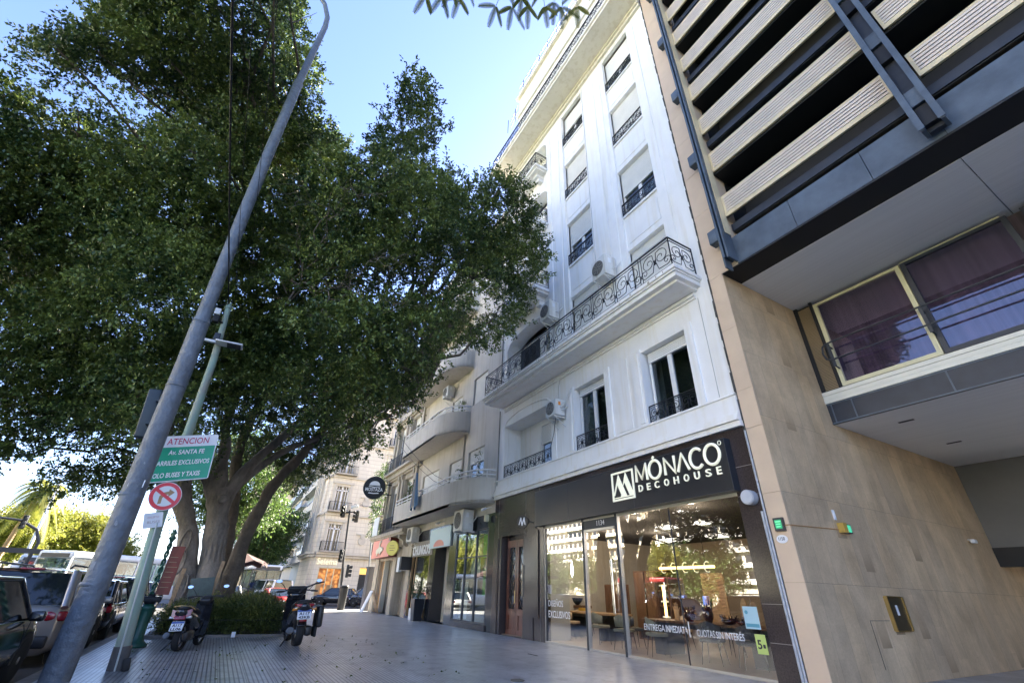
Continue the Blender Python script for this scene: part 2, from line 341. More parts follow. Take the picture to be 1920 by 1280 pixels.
# ------------------------------------------------------------------ ground, pavement, road
def pavement_material():
    m = mat('ribbed_grey_pavement', (0.20, 0.215, 0.235), 0.32, spec=0.5); t, b = nodes_of(m)
    g = t.nodes.new('ShaderNodeNewGeometry'); N = t.nodes.new
    sep = N('ShaderNodeSeparateXYZ'); t.links.new(g.outputs['Position'], sep.inputs[0])
    def math_(op, a, bb=None, c=None):
        n = N('ShaderNodeMath'); n.operation = op
        for i, k in enumerate((a, bb, c)):
            if k is None: continue
            if isinstance(k, (int, float)): n.inputs[i].default_value = k
            else: t.links.new(k, n.inputs[i])
        return n.outputs[0]
    # ribs run along the street: period 6.5 cm across it
    fy = math_('FRACT', math_('MULTIPLY', sep.outputs[1], 1/0.066)); rib = math_('COMPARE', fy, 0.5, 0.16)
    jx = math_('COMPARE', math_('FRACT', math_('MULTIPLY', sep.outputs[0], 1/0.4)), 0.5, 0.012)
    jy = math_('COMPARE', math_('FRACT', math_('MULTIPLY', sep.outputs[1], 1/0.396)), 0.0, 0.02)
    groove = math_('MAXIMUM', rib, math_('MAXIMUM', jx, jy))
    # smooth worn strip nearer the shops
    nz = N('ShaderNodeTexNoise'); nz.inputs['Scale'].default_value = 0.9; nz.inputs['Detail'].default_value = 5; t.links.new(g.outputs['Position'], nz.inputs[0])
    worn = N('ShaderNodeMapRange'); worn.inputs[1].default_value = 3.2; worn.inputs[2].default_value = 5.4; worn.inputs[3].default_value = 1; worn.inputs[4].default_value = 0.28
    t.links.new(math_('ADD', sep.outputs[1], math_('MULTIPLY', nz.outputs[0], 1.5)), worn.inputs[0])
    gr = math_('MULTIPLY', groove, worn.outputs[0])
    # per-tile tone
    comb = N('ShaderNodeCombineXYZ'); t.links.new(math_('FLOOR', math_('MULTIPLY', sep.outputs[0], 2.5)), comb.inputs[0]); t.links.new(math_('FLOOR', math_('MULTIPLY', sep.outputs[1], 1/0.396)), comb.inputs[1])
    wn = N('ShaderNodeTexWhiteNoise'); wn.noise_dimensions = '2D'; t.links.new(comb.outputs[0], wn.inputs[0])
    big = N('ShaderNodeTexNoise'); big.inputs['Scale'].default_value = 0.55; big.inputs['Detail'].default_value = 7; big.inputs['Roughness'].default_value = 0.65; t.links.new(g.outputs['Position'], big.inputs[0])
    tone = math_('ADD', math_('MULTIPLY', wn.outputs[0], 0.13), math_('MULTIPLY', big.outputs[0], 0.9))
    rmp = N('ShaderNodeValToRGB'); rmp.color_ramp.elements[0].position = 0.3; rmp.color_ramp.elements[1].position = 0.75
    rmp.color_ramp.elements[0].color = (0.26, 0.26, 0.255, 1); rmp.color_ramp.elements[1].color = (0.56, 0.56, 0.55, 1)
    t.links.new(tone, rmp.inputs[0])
    mx = N('ShaderNodeMixRGB'); mx.blend_type = 'MULTIPLY'; mx.inputs[2].default_value = (0.26, 0.26, 0.28, 1)
    t.links.new(gr, mx.inputs[0]); t.links.new(rmp.outputs[0], mx.inputs[1]); t.links.new(mx.outputs[0], b.inputs['Base Color'])
    st = N('ShaderNodeTexNoise'); st.inputs['Scale'].default_value = 3.2; st.inputs['Detail'].default_value = 8; st.inputs['Roughness'].default_value = 0.75; t.links.new(g.outputs['Position'], st.inputs[0])
    sr = N('ShaderNodeValToRGB'); sr.color_ramp.elements[0].position = 0.36; sr.color_ramp.elements[0].color = (0.62, 0.61, 0.60, 1); sr.color_ramp.elements[1].position = 0.50; sr.color_ramp.elements[1].color = (1, 1, 1, 1); t.links.new(st.outputs[0], sr.inputs[0])
    vo = N('ShaderNodeTexVoronoi'); vo.inputs['Scale'].default_value = 1.1; t.links.new(g.outputs['Position'], vo.inputs[0])
    gum = math_('MULTIPLY', math_('LESS_THAN', vo.outputs['Distance'], 0.045), 0.4)
    m1_ = N('ShaderNodeMixRGB'); m1_.blend_type = 'MULTIPLY'; m1_.inputs[0].default_value = 1; t.links.new(mx.outputs[0], m1_.inputs[1]); t.links.new(sr.outputs[0], m1_.inputs[2])
    m2_ = N('ShaderNodeMixRGB'); m2_.blend_type = 'MIX'; m2_.inputs[2].default_value = (0.05, 0.05, 0.05, 1); t.links.new(gum, m2_.inputs[0]); t.links.new(m1_.outputs[0], m2_.inputs[1]); t.links.new(m2_.outputs[0], b.inputs['Base Color'])
    ro = N('ShaderNodeMapRange'); ro.inputs[3].default_value = 0.17; ro.inputs[4].default_value = 0.5
    t.links.new(big.outputs[0], ro.inputs[0]); t.links.new(ro.outputs[0], b.inputs['Roughness'])
    bp = N('ShaderNodeBump'); bp.inputs['Strength'].default_value = 0.5; bp.inputs['Distance'].default_value = 0.006; bp.invert = True
    t.links.new(gr, bp.inputs['Height']); t.links.new(bp.outputs[0], b.inputs['Normal'])
    return m
M['pavement'] = pavement_material()
M['asphalt'] = mat('asphalt', (0.062, 0.063, 0.066), 0.8, var=0.4, vscale=1.2, bump=0.5, bscale=60)
M['kerb'] = mat('granite_kerb', (0.26, 0.24, 0.215), 0.75, var=0.35, vscale=6, bump=0.4, bscale=25)
M['earth'] = mat('ground_earth', (0.11, 0.10, 0.075), 0.95, var=0.4, vscale=0.6)
M['grassy'] = mat('park_lawn', (0.07, 0.11, 0.03), 0.95, var=0.4, vscale=0.7)
M['line_white'] = mat('road_paint_white', (0.62, 0.62, 0.6), 0.7, var=0.35, vscale=5)
M['line_yellow'] = mat('road_paint_yellow', (0.62, 0.45, 0.08), 0.7, var=0.3, vscale=5)

g = MB(); g.add([(-900, -700, -0.16), (500, -700, -0.16), (500, 900, -0.16), (-900, 900, -0.16)], [(0, 1, 2, 3)])
single('ground', g, 'earth', None, None, kind='structure')
g = MB(); g.add([(-300, -19.5, -0.152), (60, -19.5, -0.152), (60, -2.15, -0.152), (-300, -2.15, -0.152)], [(0, 1, 2, 3)])
g.add([(-56.0, -2.15, -0.151), (-37.4, -2.15, -0.151), (-37.4, 60, -0.151), (-56.0, 60, -0.151)], [(0, 1, 2, 3)])
g.add([(-300, -2.15, -0.151), (-56.0, -2.15, -0.151), (-56.0, 5.0, -0.151), (-300, 5.0, -0.151)], [(0, 1, 2, 3)])
g.add([(-56.0, -60, -0.150), (-44, -60, -0.150), (-44, -19.5, -0.150), (-56.0, -19.5, -0.150)], [(0, 1, 2, 3)])
single('road', g, 'asphalt', None, None, kind='structure')
g = MB(); g.box(-37.2, 40, -1.95, 9.8, -0.15, 0.0); g.box(-5.19, 40, 9.8, 30, -0.15, 0.0)
single('pavement', g, 'pavement', None, None, kind='structure')
g = MB(); g.box(-37.4, 40, -2.15, -1.953, -0.15, -0.004); g.box(-37.4, -37.203, -1.953, 40, -0.15, -0.004)
single('kerb', g, 'kerb', None, None, kind='structure')
g = MB(); g.box(-300, -56.2, 5.0, 12.0, -0.15, 0.0); g.box(-80, -56.2, 12.0, 60, -0.15, 0)
single('far_pavement', g, 'pavement', None, None, kind='structure')
g = MB(); g.box(-43.8, 60, -90, -19.5, -0.15, 0.02); g.box(-250, -56.2, -90, -19.5, -0.15, 0.02)
single('park_ground', g, 'grassy', None, None, kind='structure')
g = MB()
for yy in (-5.4, -8.8, -12.2, -15.6):
    for k in range(-26, 5):
        g.add([(k*6.0, yy-0.06, -0.147), (k*6.0+2.6, yy-0.06, -0.147), (k*6.0+2.6, yy+0.06, -0.147), (k*6.0, yy+0.06, -0.147)], [(0, 1, 2, 3)])
for k in range(11):
    g.add([(-40.6, 8.0-k*0.95, -0.146), (-38.0, 8.0-k*0.95, -0.146), (-38.0, 8.45-k*0.95, -0.146), (-40.6, 8.45-k*0.95, -0.146)], [(0, 1, 2, 3)])
single('road_markings', g, 'line_white', None, None, kind='structure')

# a drain cover set in the pavement, and a long slot near the door
g = MB(); g.disc((-8.1, 4.9, 0.006), 0.12, (0, 0, 1), 0.012, 24)
for k in range(5): g.box(-8.2, -8.0, 4.82+k*0.04, 4.835+k*0.04, 0.012, 0.016)
single('drain_cover', g, 'ac_dark', 'small dark round drain grate set in the pavement in front of the shop window', 'drain cover')
g = MB(); g.box(-11.35, -10.95, 7.15, 7.2, 0.002, 0.008)
single('drain_slot', g, 'ac_dark', 'short thin drain slot in the pavement before the glass shop door', 'drain cover')
# ------------------------------------------------------------------ tall modern block with sandstone wall, on the right
D = 9.282
def stone_material():
    m = mat('sandstone_cladding', (0.5, 0.38, 0.24), 0.6); t, b = nodes_of(m); N = t.nodes.new
    g = N('ShaderNodeNewGeometry'); sep = N('ShaderNodeSeparateXYZ'); t.links.new(g.outputs['Position'], sep.inputs[0])
    # slabs: map (x+y, z)
    ad = N('ShaderNodeMath'); ad.operation = 'ADD'; t.links.new(sep.outputs[0], ad.inputs[0]); t.links.new(sep.outputs[1], ad.inputs[1])
    cb = N('ShaderNodeCombineXYZ'); t.links.new(ad.outputs[0], cb.inputs[0]); t.links.new(sep.outputs[2], cb.inputs[1])
    br = N('ShaderNodeTexBrick'); br.inputs['Scale'].default_value = 1; br.inputs['Brick Width'].default_value = 0.52; br.inputs['Row Height'].default_value = 1.62
    br.inputs['Mortar Size'].default_value = 0.005; br.inputs['Mortar Smooth'].default_value = 0.3; br.offset = 0.37; br.inputs['Bias'].default_value = -0.1
    br.inputs['Color1'].default_value = (0.70, 0.535, 0.34, 1); br.inputs['Color2'].default_value = (0.60, 0.475, 0.325, 1); br.inputs['Mortar'].default_value = (0.44, 0.34, 0.235, 1)
    t.links.new(cb.outputs[0], br.inputs[0])
    mp = N('ShaderNodeMapping'); mp.inputs['Scale'].default_value = (1.0, 1.0, 0.75); t.links.new(g.outputs['Position'], mp.inputs[0])
    n = N('ShaderNodeTexNoise'); n.inputs['Scale'].default_value = 1.1; n.inputs['Detail'].default_value = 10; n.inputs['Roughness'].default_value = 0.65; n.inputs['Distortion'].default_value = 0.25; t.links.new(mp.outputs[0], n.inputs[0])
    r = N('ShaderNodeValToRGB'); r.color_ramp.elements[0].position = 0.33; r.color_ramp.elements[0].color = (0.74, 0.69, 0.64, 1); r.color_ramp.elements[1].position = 0.66; r.color_ramp.elements[1].color = (1.1, 1.07, 1.03, 1)
    t.links.new(n.outputs[0], r.inputs[0])
    n2 = N('ShaderNodeTexNoise'); n2.inputs['Scale'].default_value = 40; n2.inputs['Detail'].default_value = 4; t.links.new(g.outputs['Position'], n2.inputs[0])
    r2 = N('ShaderNodeValToRGB'); r2.color_ramp.elements[0].position = 0.2; r2.color_ramp.elements[0].color = (0.86, 0.85, 0.84, 1); r2.color_ramp.elements[1].position = 0.8; r2.color_ramp.elements[1].color = (1.06, 1.06, 1.05, 1); t.links.new(n2.outputs[0], r2.inputs[0])
    a = N('ShaderNodeMixRGB'); a.blend_type = 'MULTIPLY'; a.inputs[0].default_value = 1; t.links.new(br.outputs[0], a.inputs[1]); t.links.new(r.outputs[0], a.inputs[2])
    c = N('ShaderNodeMixRGB'); c.blend_type = 'MULTIPLY'; c.inputs[0].default_value = 1; t.links.new(a.outputs[0], c.inputs[1]); t.links.new(r2.outputs[0], c.inputs[2])
    # strips of slightly different stone, a few of them stained towards the foot
    def mt(op, a_, b_=None):
        q = N('ShaderNodeMath'); q.operation = op
        for i_, k_ in enumerate((a_, b_)):
            if k_ is None: continue
            if isinstance(k_, (int, float)): q.inputs[i_].default_value = k_
            else: t.links.new(k_, q.inputs[i_])
        return q.outputs[0]
    uu_ = mt('MULTIPLY', ad.outputs[0], 1/0.36); vv_ = mt('ADD', mt('MULTIPLY', sep.outputs[2], 1/0.81), mt('MULTIPLY', mt('FLOOR', uu_), 0.37))
    cc = N('ShaderNodeCombineXYZ'); t.links.new(mt('FLOOR', uu_), cc.inputs[0]); t.links.new(mt('FLOOR', vv_), cc.inputs[1])
    wn = N('ShaderNodeTexWhiteNoise'); wn.noise_dimensions = '2D'; t.links.new(cc.outputs[0], wn.inputs[0])
    stain = mt('MULTIPLY', mt('GREATER_THAN', wn.outputs[0], 0.955), mt('POWER', mt('SUBTRACT', 1.0, mt('FRACT', vv_)), 1.6))
    stain = mt('MULTIPLY', stain, mt('MULTIPLY', n.outputs[0], 1.1))
    tone = mt('ADD', 0.93, mt('MULTIPLY', wn.outputs[0], 0.13))
    tm = N('ShaderNodeMixRGB'); tm.blend_type = 'MULTIPLY'; tm.inputs[0].default_value = 1; t.links.new(c.outputs[0], tm.inputs[1]); t.links.new(tone, tm.inputs[2])
    sm_ = N('ShaderNodeMixRGB'); sm_.inputs[2].default_value = (0.20, 0.125, 0.065, 1); t.links.new(stain, sm_.inputs[0]); t.links.new(tm.outputs[0], sm_.inputs[1])
    t.links.new(sm_.outputs[0], b.inputs['Base Color'])
    bp = N('ShaderNodeBump'); bp.inputs['Strength'].default_value = 0.5; bp.inputs['Distance'].default_value = 0.012
    ih = N('ShaderNodeMath'); ih.operation = 'SUBTRACT'; t.links.new(n.outputs[0], ih.inputs[0]); t.links.new(br.outputs['Fac'], ih.inputs[1])
    t.links.new(ih.outputs[0], bp.inputs['Height']); t.links.new(bp.outputs[0], b.inputs['Normal'])
    return m
M['stone'] = stone_material()
M['stone_pier'] = mat('pale_orange_stone', (0.70, 0.54, 0.38), 0.6, col2=(0.62, 0.47, 0.33), vscale=1.1, bump=0.2, bscale=25)
M['curtain'] = mat('mauve_curtain_behind_glass', (0.135, 0.105, 0.125), 0.9, var=0.6, vscale=1.0, vstretch=(7, 1, 0.2))
M['window_clear'] = glass_mat('window_glass', (0.9, 0.86, 0.95), 1.5)

SB = thing('tower_block', 'modern office tower with sandstone wall, cream louvres and dark steel beams beside the white building', 'building', (0, 14, 0))
b = MB()
b.box(-5.19-0.4, -5.19, D+0.002, 26, 0, 8.748)
b.build('side_wall', 'stone', SB)
b = MB()      # front face of the pier, blocks with fine joints
zj = [0, 2.0, 4.1, 6.2, 8.3]
zz = 0.0; k = 0
while zz < 33:
    h = (1.62, 1.62, 1.4, 0.9)[k % 4]; x1 = -5.193 if zz+h < 9.0 else -4.72
    b.box(-5.585, x1, D-0.02, D+0.0015 if zz+h < 9.0 else D+0.5, zz, zz+h-0.008); zz += h; k += 1
b.build('stone_pier', 'stone_pier', SB)
b = MB(); b.box(-5.63, -5.59, D-0.015, D+0.3, 4.0, 33)
for k in range(40): b.obox((-5.612+0.008*math.sin(k*2.3), D-0.02, 4.4+k*0.7), (0.045, 0.03, 0.5), Matrix.Rotation(0.02*math.sin(k*1.7), 3, 'Y'))
b.build('joint_strip', mat('grey_joint_filler', (0.10, 0.095, 0.09), 0.9, var=0.6, vscale=5), SB)
b = MB(); b.tube([(-5.66, D-0.05, 0.0), (-5.66, D-0.05, 2.9)], 0.028, 8, 0); b.tube([(-5.60, D-0.06, 0.0), (-5.60, D-0.06, 4.6)], 0.02, 8, 0)
b.build('drain_pipe', mat('pale_grey_pipe', (0.5, 0.52, 0.55), 0.35, var=0.3, vscale=9), SB)
# beams, soffits
b = MB(); b.box(-5.188, 14, D-0.002, 10.05, 8.752, 8.82); b.box(-4.72, 14, D+0.06, 10.3, 8.82, 9.66)
b.build('lower_beam', 'black', SB)
b = MB()
x = -4.70
for wd in (1.52, 1.55, 1.2, 1.6, 1.5, 1.5, 1.6, 1.5, 2.2, 2.2): b.box(x, x+wd-0.012, D-0.01, D+0.055, 8.80, 9.64); x += wd
b.build('steel_fascia', 'steel', SB)
b = MB(); b.box(-5.188, -0.53, 10.053, 12.80, 8.742, 9.0); b.box(-0.515, 14, 10.053, 12.80, 8.746, 9.0)
b.build('upper_soffit', 'soffit', SB)
b = MB(); b.box(-5.188, 14, 12.50, 19.6, 5.25, 5.33)
for (x, y) in ((-4.07, 13.57), (-4.14, 16.52), (-1.2, 13.6), (-1.2, 16.5)): b.box(x-0.16, x+0.16, y-0.05, y+0.05, 5.242, 5.25, 1)
b.build('lower_soffit', ['soffit', 'charcoal'], SB)
# recessed first-floor window band on plane y=12.44
W = 12.44
b = MB(); b.box(-5.188, 14, W, W+0.06, 5.25, 5.79)
for x in (-5.1, -4.62, -2.72, -0.8, 1.2, 3.2): b.box(x, x+0.03, W-0.012, W, 5.28, 5.76, 1)
b.box(-5.188, 14, W-0.02, W, 5.25, 5.285, 1); b.box(-5.188, 14, W-0.014, W, 5.755, 5.79, 1)
b.build('lower_fascia', ['steel_dark', 'steel'], SB)
b = MB()
for k in range(3): b.box(-5.188, 14, W-0.035+0.012*(k % 2), W+0.05, 5.795+k*0.105, 5.795+k*0.105+0.097)
b.build('sill_band', 'ivory_metal', SB)
b = MB(); b.box(-5.188, 14, W+0.3, W+0.34, 6.1, 8.741); b.box(-5.188, 14, W+0.0, W+0.3, 6.08, 6.1); b.box(-5.188, 14, 12.9, 26, 8.8, 33)  # last box is an unseen body volume added to keep sun out
b.build('curtain', 'curtain', SB)
b = MB(); b.box(-5.188, 14, 12.85, 26.9, 5.4, 8.7); b.build('sun_leak_block', 'black', SB)  # unseen dark body volume added to stop sun leaking behind the windows
b = MB()
for k in range(62): b.box(-5.08, -4.76, W-0.01, W+0.02, 6.14+k*0.0405, 6.14+k*0.0405+0.022)
b.box(-5.1, -4.74, W+0.02, W+0.04, 6.1, 8.69, 1); b.box(-5.188, -5.09, W-0.02, W+0.05, 6.1, 8.74, 1); b.box(-4.75, -4.68, W-0.03, W+0.05, 6.1, 8.74, 1)
b.build('ribbed_vent', [mat('bronze_ribs', (0.36, 0.27, 0.16), 0.45, metal=0.2), 'black'], SB)
def sb_window(x0, x1, z0, z1, fm):
    fw = 0.10; b = MB()
    b.box(x0, x1, W-0.03, W+0.05, z0, z0+fw); b.box(x0, x1, W-0.03, W+0.05, z1-fw*0.7, z1)
    b.box(x0, x0+fw, W-0.032, W+0.05, z0+0.001, z1-0.001); b.box(x1-fw, x1, W-0.032, W+0.05, z0+0.001, z1-0.001)
    f = b.build('window', fm, SB)
    p = MB(); p.box(x0+fw, x1-fw, W+0.01, W+0.018, z0+fw, z1-fw*0.7); p.build('pane', 'window_clear', f)
sb_window(-4.66, -2.58, 6.12, 8.62, 'yellow_frame')
sb_window(-2.56, -0.62, 6.12, 8.62, 'steel_dark')
sb_window(-0.40, 1.6, 6.12, 8.62, 'steel_dark')
b = MB(); b.box(-2.55, -0.7, W-0.03, W-0.01, 8.63, 8.66)
b.build('curtain_rail', 'yellow_frame', SB)
b = MB()
for z in (7.28, 6.80): b.tube([(-4.62, W-0.22, z), (14, W-0.22, z)], 0.024, 8)
b.tube([(-4.62, W-0.22, 7.28), (-4.72, W-0.22, 7.22), (-4.76, W-0.22, 7.04), (-4.72, W-0.22, 6.86), (-4.62, W-0.22, 6.80)], 0.024, 8)
for x in (-4.58, -2.55, -0.5, 1.6):
    for z in (7.20, 6.62): b.tube([(x, W-0.22, z), (x, W, z-0.03)], 0.02, 6); 
    b.box(x-0.035, x+0.035, W-0.23, W-0.21, 6.6, 7.3)
b.build('guard_rail', 'steel_dark', SB)
# back of the passage
b = MB(); b.box(-5.188, -3.5, 19.6, 19.9, 2.85, 5.249); b.build('passage_wall', mat('grey_passage_wall', (0.17, 0.17, 0.165), 0.7, var=0.15, vscale=1), SB)
b = MB(); b.box(-5.188, 6, 19.55, 19.9, 2.35, 2.85); b.box(-5.188, 14, 27, 27.3, 0, 5.25); b.box(-3.5, 14, 20.2, 20.4, 2.85, 5.24)
b.build('passage_back', 'black', SB)  # black stands in for the darkness further into the passage
b = MB(); b.box(-5.187, -4.2, 21.0, 26.0, 0, 0.28); b.box(-5.187, -4.6, 20.2, 20.9, 0.0, 0.14)
b.build('step', mat('orange_stone_step', (0.42, 0.25, 0.14), 0.5, var=0.3, vscale=2), SB)
b = MB(); b.box(13, 14, D+0.3, 27, 0, 33); b.build('far_side_wall', 'stone_pier', SB)
# bays above: louvred panels in front of dark recessed floors
PZ = [(10.38+3.52*k+(0 if j == 0 else 1.80), 11.13+3.52*k+(0 if j == 0 else 1.82)) for k in range(6) for j in (0, 1)]
def louver_panel(x0, x1, z0, z1):
    h = z1-z0; b = MB(); fr = 0.055
    b.box(x0, x1, D-0.03, D+0.03, z0, z0+h*0.17); b.box(x0, x1, D-0.03, D+0.03, z1-0.05, z1)
    b.box(x0, x0+fr, D-0.031, D+0.03, z0, z1); b.box(x1-fr, x1, D-0.031, D+0.03, z0, z1)
    n = 6; a0 = z0+h*0.17; st = (z1-0.05-a0)/n
    for k in range(n):
        z = a0+k*st+st*0.30
        b.box(x0+fr, x1-fr, D-0.024, D+0.0, z, z+st*0.70 if k < n-1 else z1-0.05, 1)
    b.box(x0, x1, D+0.031, D+0.05, z0, z1, 2)  # black sheet puts shade into the gaps between the slats
    b.build('louvred_panel', ['louver', 'louver_in', 'black'], SB)
for i, (z0, z1) in enumerate(PZ):
    louver_panel(-4.66, -0.70, z0, z1); louver_panel(-0.27, 3.75, z0, z1); louver_panel(4.2, 8.2, z0, z1); louver_panel(8.6, 13, z0, z1)
b = MB()
b.box(-4.72, 13, 10.6, 10.9, 8.8, 33)                                # dark glazing wall behind
b.box(-5.18, -4.722, 9.80, 10.9, 9.0, 33)
b.build('recessed_wall', 'black', SB)
b = MB(); b.box(-4.70, 13, 9.75, 9.8, 9.64, 9.80); b.box(-4.70, 13, 9.749, 9.80, 9.80, 9.835, 1); b.box(-2.86, -2.74, 9.70, 9.75, 9.64, 9.8, 2)
b.build('window_strip', [mat('bronze_strip', (0.13, 0.10, 0.075), 0.4), mat('gold_edge', (0.45, 0.30, 0.12), 0.4, metal=0.4), 'louver'], SB)
for k in range(6):
    z = 9.96+3.52*k
    b = MB(); b.box(-4.70, 13, 9.50, 10.6, z, z+0.30); b.box(-4.70, 13, 9.46, 9.50, z+0.02, z+0.26); b.build('floor_slab', 'steel_dark', SB)
    b = MB(); b.box(-4.70, 13, 9.33, 10.0, z+2.16, z+2.24); b.box(-4.70, 13, 10.0, 10.6, z+2.26, z+2.32); b.build('ceiling_slab', 'black', SB)
    b = MB(); b.box(-4.70, 13, 10.02, 10.06, z+0.5, z+0.62); b.build('window_edge', mat('dim_bronze_edge', (0.07, 0.055, 0.04), 0.4), SB)
b = MB(); b.box(-2.2, -0.9, 9.30, 9.36, 17.95, 18.1); b.build('white_strip', 'white_clean', SB)
def channel(x, name='steel_channel'):
    b = MB()
    for dx in (-0.15, 0.15):
        b.box(x+dx-0.03, x+dx+0.03, 8.86, 9.16, 8.84, 33); b.box(x+dx-0.05, x+dx+0.05, 8.84, 8.87, 8.86, 33)
    b.box(x-0.12, x+0.12, 9.10, 9.22, 8.9, 33, 1)
    z = 9.5
    for k in range(12):
        b.box(x-0.118, x+0.118, 8.92, 9.1, z, z+0.42, 0); b.box(x-0.118, x+0.118, 8.98, 9.1, z-0.5, z-0.02, 2); z += 2.05
    b.build(name, ['steel', 'steel_dark', 'black'], SB)
    return b
channel(-0.49); channel(4.0)
b = MB()
b.box(-4.86, -4.80, 8.90, 9.26, 8.9, 33); b.box(-4.74, -4.69, 8.88, 9.26, 8.84, 33); b.box(-4.80, -4.74, 9.05, 9.26, 8.95, 33, 1)
b.box(-4.68, -4.665, 9.0, 9.26, 9.7, 33, 3)
for z in (9.50, 12.62, 15.95, 19.4, 23.2, 27.5):
    b.obox((-4.99, 9.03, z+0.24), (0.26, 0.26, 0.44), None, 0, 0.03); b.box(-4.88, -4.84, 8.92, 9.2, z-0.9, z-0.15, 0)
b.build('steel_channel', ['steel', 'steel_dark', 'black', 'louver'], SB)

# things on the sandstone wall
t = thing('wall_cabinet', 'narrow bronze cabinet door with a white notice set in the sandstone wall', 'cabinet', (-5.19, 12.32, 0.85))
b = MB(); b.box(-5.189, -5.14, 12.0, 12.64, 0.86, 1.44); b.build('door', mat('aged_bronze', (0.12, 0.095, 0.055), 0.4, metal=0.5, var=0.3, vscale=6), t)
b = MB(); b.box(-5.189, -5.12, 12.64, 12.68, 0.85, 1.45); b.box(-5.189, -5.12, 11.97, 12.0, 0.85, 1.45); b.box(-5.189, -5.12, 12.0, 12.64, 1.441, 1.46); b.box(-5.189, -5.12, 12.0, 12.64, 0.84, 0.859); b.build('frame', mat('brass', (0.5, 0.36, 0.14), 0.3, metal=0.9), t)
b = MB(); b.box(-5.14, -5.137, 12.24, 12.33, 1.12, 1.3); b.build('notice', 'paper', t)
def exit_light(name, label, box, face, cat='exit light'):
    t = thing(name, label, cat, ((box[0]+box[1])/2, (box[2]+box[3])/2, box[4]))
    b = MB(); b.box(*box); b.build('housing', 'dark_frame', t)
    b = MB(); b.box(*face); b.build('lit_face', mat('exit_green_glow', (0.02, 0.25, 0.12), 0.4, emit=(0.08, 0.9, 0.4), estr=0.03), t); return t
e = exit_light('exit_light', 'green lit exit sign in a dark case on the front of the stone pier', (-5.46, -5.27, D-0.09, D-0.021, 2.50, 2.74), (-5.43, -5.30, D-0.095, D-0.09, 2.54, 2.70))
b = MB(); 
for k in range(3): b.box(-5.41, -5.33+0.01*k, D-0.098, D-0.095, 2.57+k*0.045, 2.585+k*0.045)
b.build('lines', mat('bright_green', (0.1, 0.8, 0.3), 0.4, emit=(0.3, 1, 0.5), estr=0.06), e)
e = exit_light('exit_light', 'green lit exit lamp on an amber box on the sandstone side wall', (-5.189, -5.10, 11.22, 11.42, 2.60, 2.78), (-5.17, -5.11, 11.21, 11.22, 2.62, 2.76))
b = MB(); b.box(-5.189, -5.07, 11.05, 11.2, 2.60, 2.79); b.build('amber_box', mat('amber_plastic', (0.6, 0.38, 0.08), 0.4), e)
b = MB(); b.box(-5.10, -5.098, 11.24, 11.40, 2.62, 2.76); b.build('lit_face', mat('exit_glow', (0.02, 0.3, 0.15), 0.4, emit=(0.15, 1.0, 0.6), estr=0.05), e)
b = MB(); b.tube([(-5.45, D-0.03, 2.60), (-5.19, D-0.035, 2.60), (-5.178, D+0.02, 2.60), (-5.178, 11.05, 2.66)], 0.008, 6)
single('conduit', b, mat('orange_cable', (0.45, 0.22, 0.07), 0.6), 'thin orange cable running along the sandstone wall to the green lamp', 'cable')
t = thing('number_plaque', 'small white oval house-number plaque on the stone pier', 'plaque', (-5.40, D-0.03, 2.28))
b = MB(); b.disc((-5.40, D-0.03, 2.36), 0.075, (0, -1, 0), 0.015, 24, rx=0.11); b.build('oval', 'paper', t)
text('1150', (-5.40, D-0.04, 2.335), (1, 0, 0), (0, 0, 1), w=0.12, h=0.06, mat_='ink', parent=t, name='number', align='C', depth=0.004)
t = thing('security_camera', 'small white camera low on the shaded end of the sandstone wall', 'camera', (-5.15, 18.0, 2.9))
b = MB(); b.tube([(-5.19, 18.0, 2.95), (-5.08, 17.9, 2.92)], 0.03, 8); b.build('bracket', 'white_clean', t)
b = MB(); b.obox((-5.04, 17.85, 2.9), (0.10, 0.22, 0.10), None, 0, 0.02); b.build('body', 'white_clean', t)
t = thing('service_hatch', 'flush stone hatch door with worn edges low on the sandstone wall', 'hatch', (-5.19, 11.4, 0.3))
b = MB(); b.box(-5.189, -5.183, 11.15, 11.9, 0.25, 1.02); b.build('panel', 'stone', t)
b = MB(); b.box(-5.183, -5.18, 11.13, 11.9, 1.02, 1.03); b.box(-5.183, -5.18, 11.13, 11.14, 0.25, 1.02); b.build('edge', 'ac_dark', t)
b = MB(); b.box(-5.19, -5.17, 11.0, 11.08, 2.85, 3.05); b.box(-5.17, -5.16, 11.02, 11.06, 2.88, 3.02)
single('socket_plate', b, 'soffit', 'small grey plate fixed high on the sandstone wall above the green exit lamp', 'plate')
b = MB(); b.disc((-5.83, D-0.10, 3.19), 0.15, (0, -1, 0), 0.16, 28); b.disc((-5.83, D-0.19, 3.19), 0.13, (0, -1, 0), 0.03, 28, 1)
single('alarm_siren', b, [mat('grey_siren', (0.42, 0.44, 0.47), 0.35), mat('siren_front', (0.55, 0.57, 0.6), 0.3)], 'round grey alarm siren on the granite beside the big black shop sign', 'alarm')
# ------------------------------------------------------------------ white apartment house with the decoration shop
XL, XR = -17.33, -5.62
WB = thing('apartment_house', 'tall white classical apartment house with iron balconies above a brown granite shop front', 'building', (-11.5, 13, 0))
COLS = [(-8.34, -6.65), (-11.70, -10.01)]            # right and middle window columns
ARC = (-16.80, -13.13)
b = MB()
F1 = [(x0, x1, 5.54, 7.82, 0.34) for x0, x1 in COLS] + [(ARC[0], ARC[1], 5.54, 7.80, 0.85)]
wall(b, 'y', D, -1, XL, XR, 5.50, 8.77, F1, 0.34)
# arched head of the big recess
def arch_pts(x0, x1, zs, rise, n=16): return [(x0+(x1-x0)*i/n, zs+rise*math.sqrt(max(0, 1-(2*i/n-1)**2))*1.0) for i in range(n+1)]
b2 = MB()
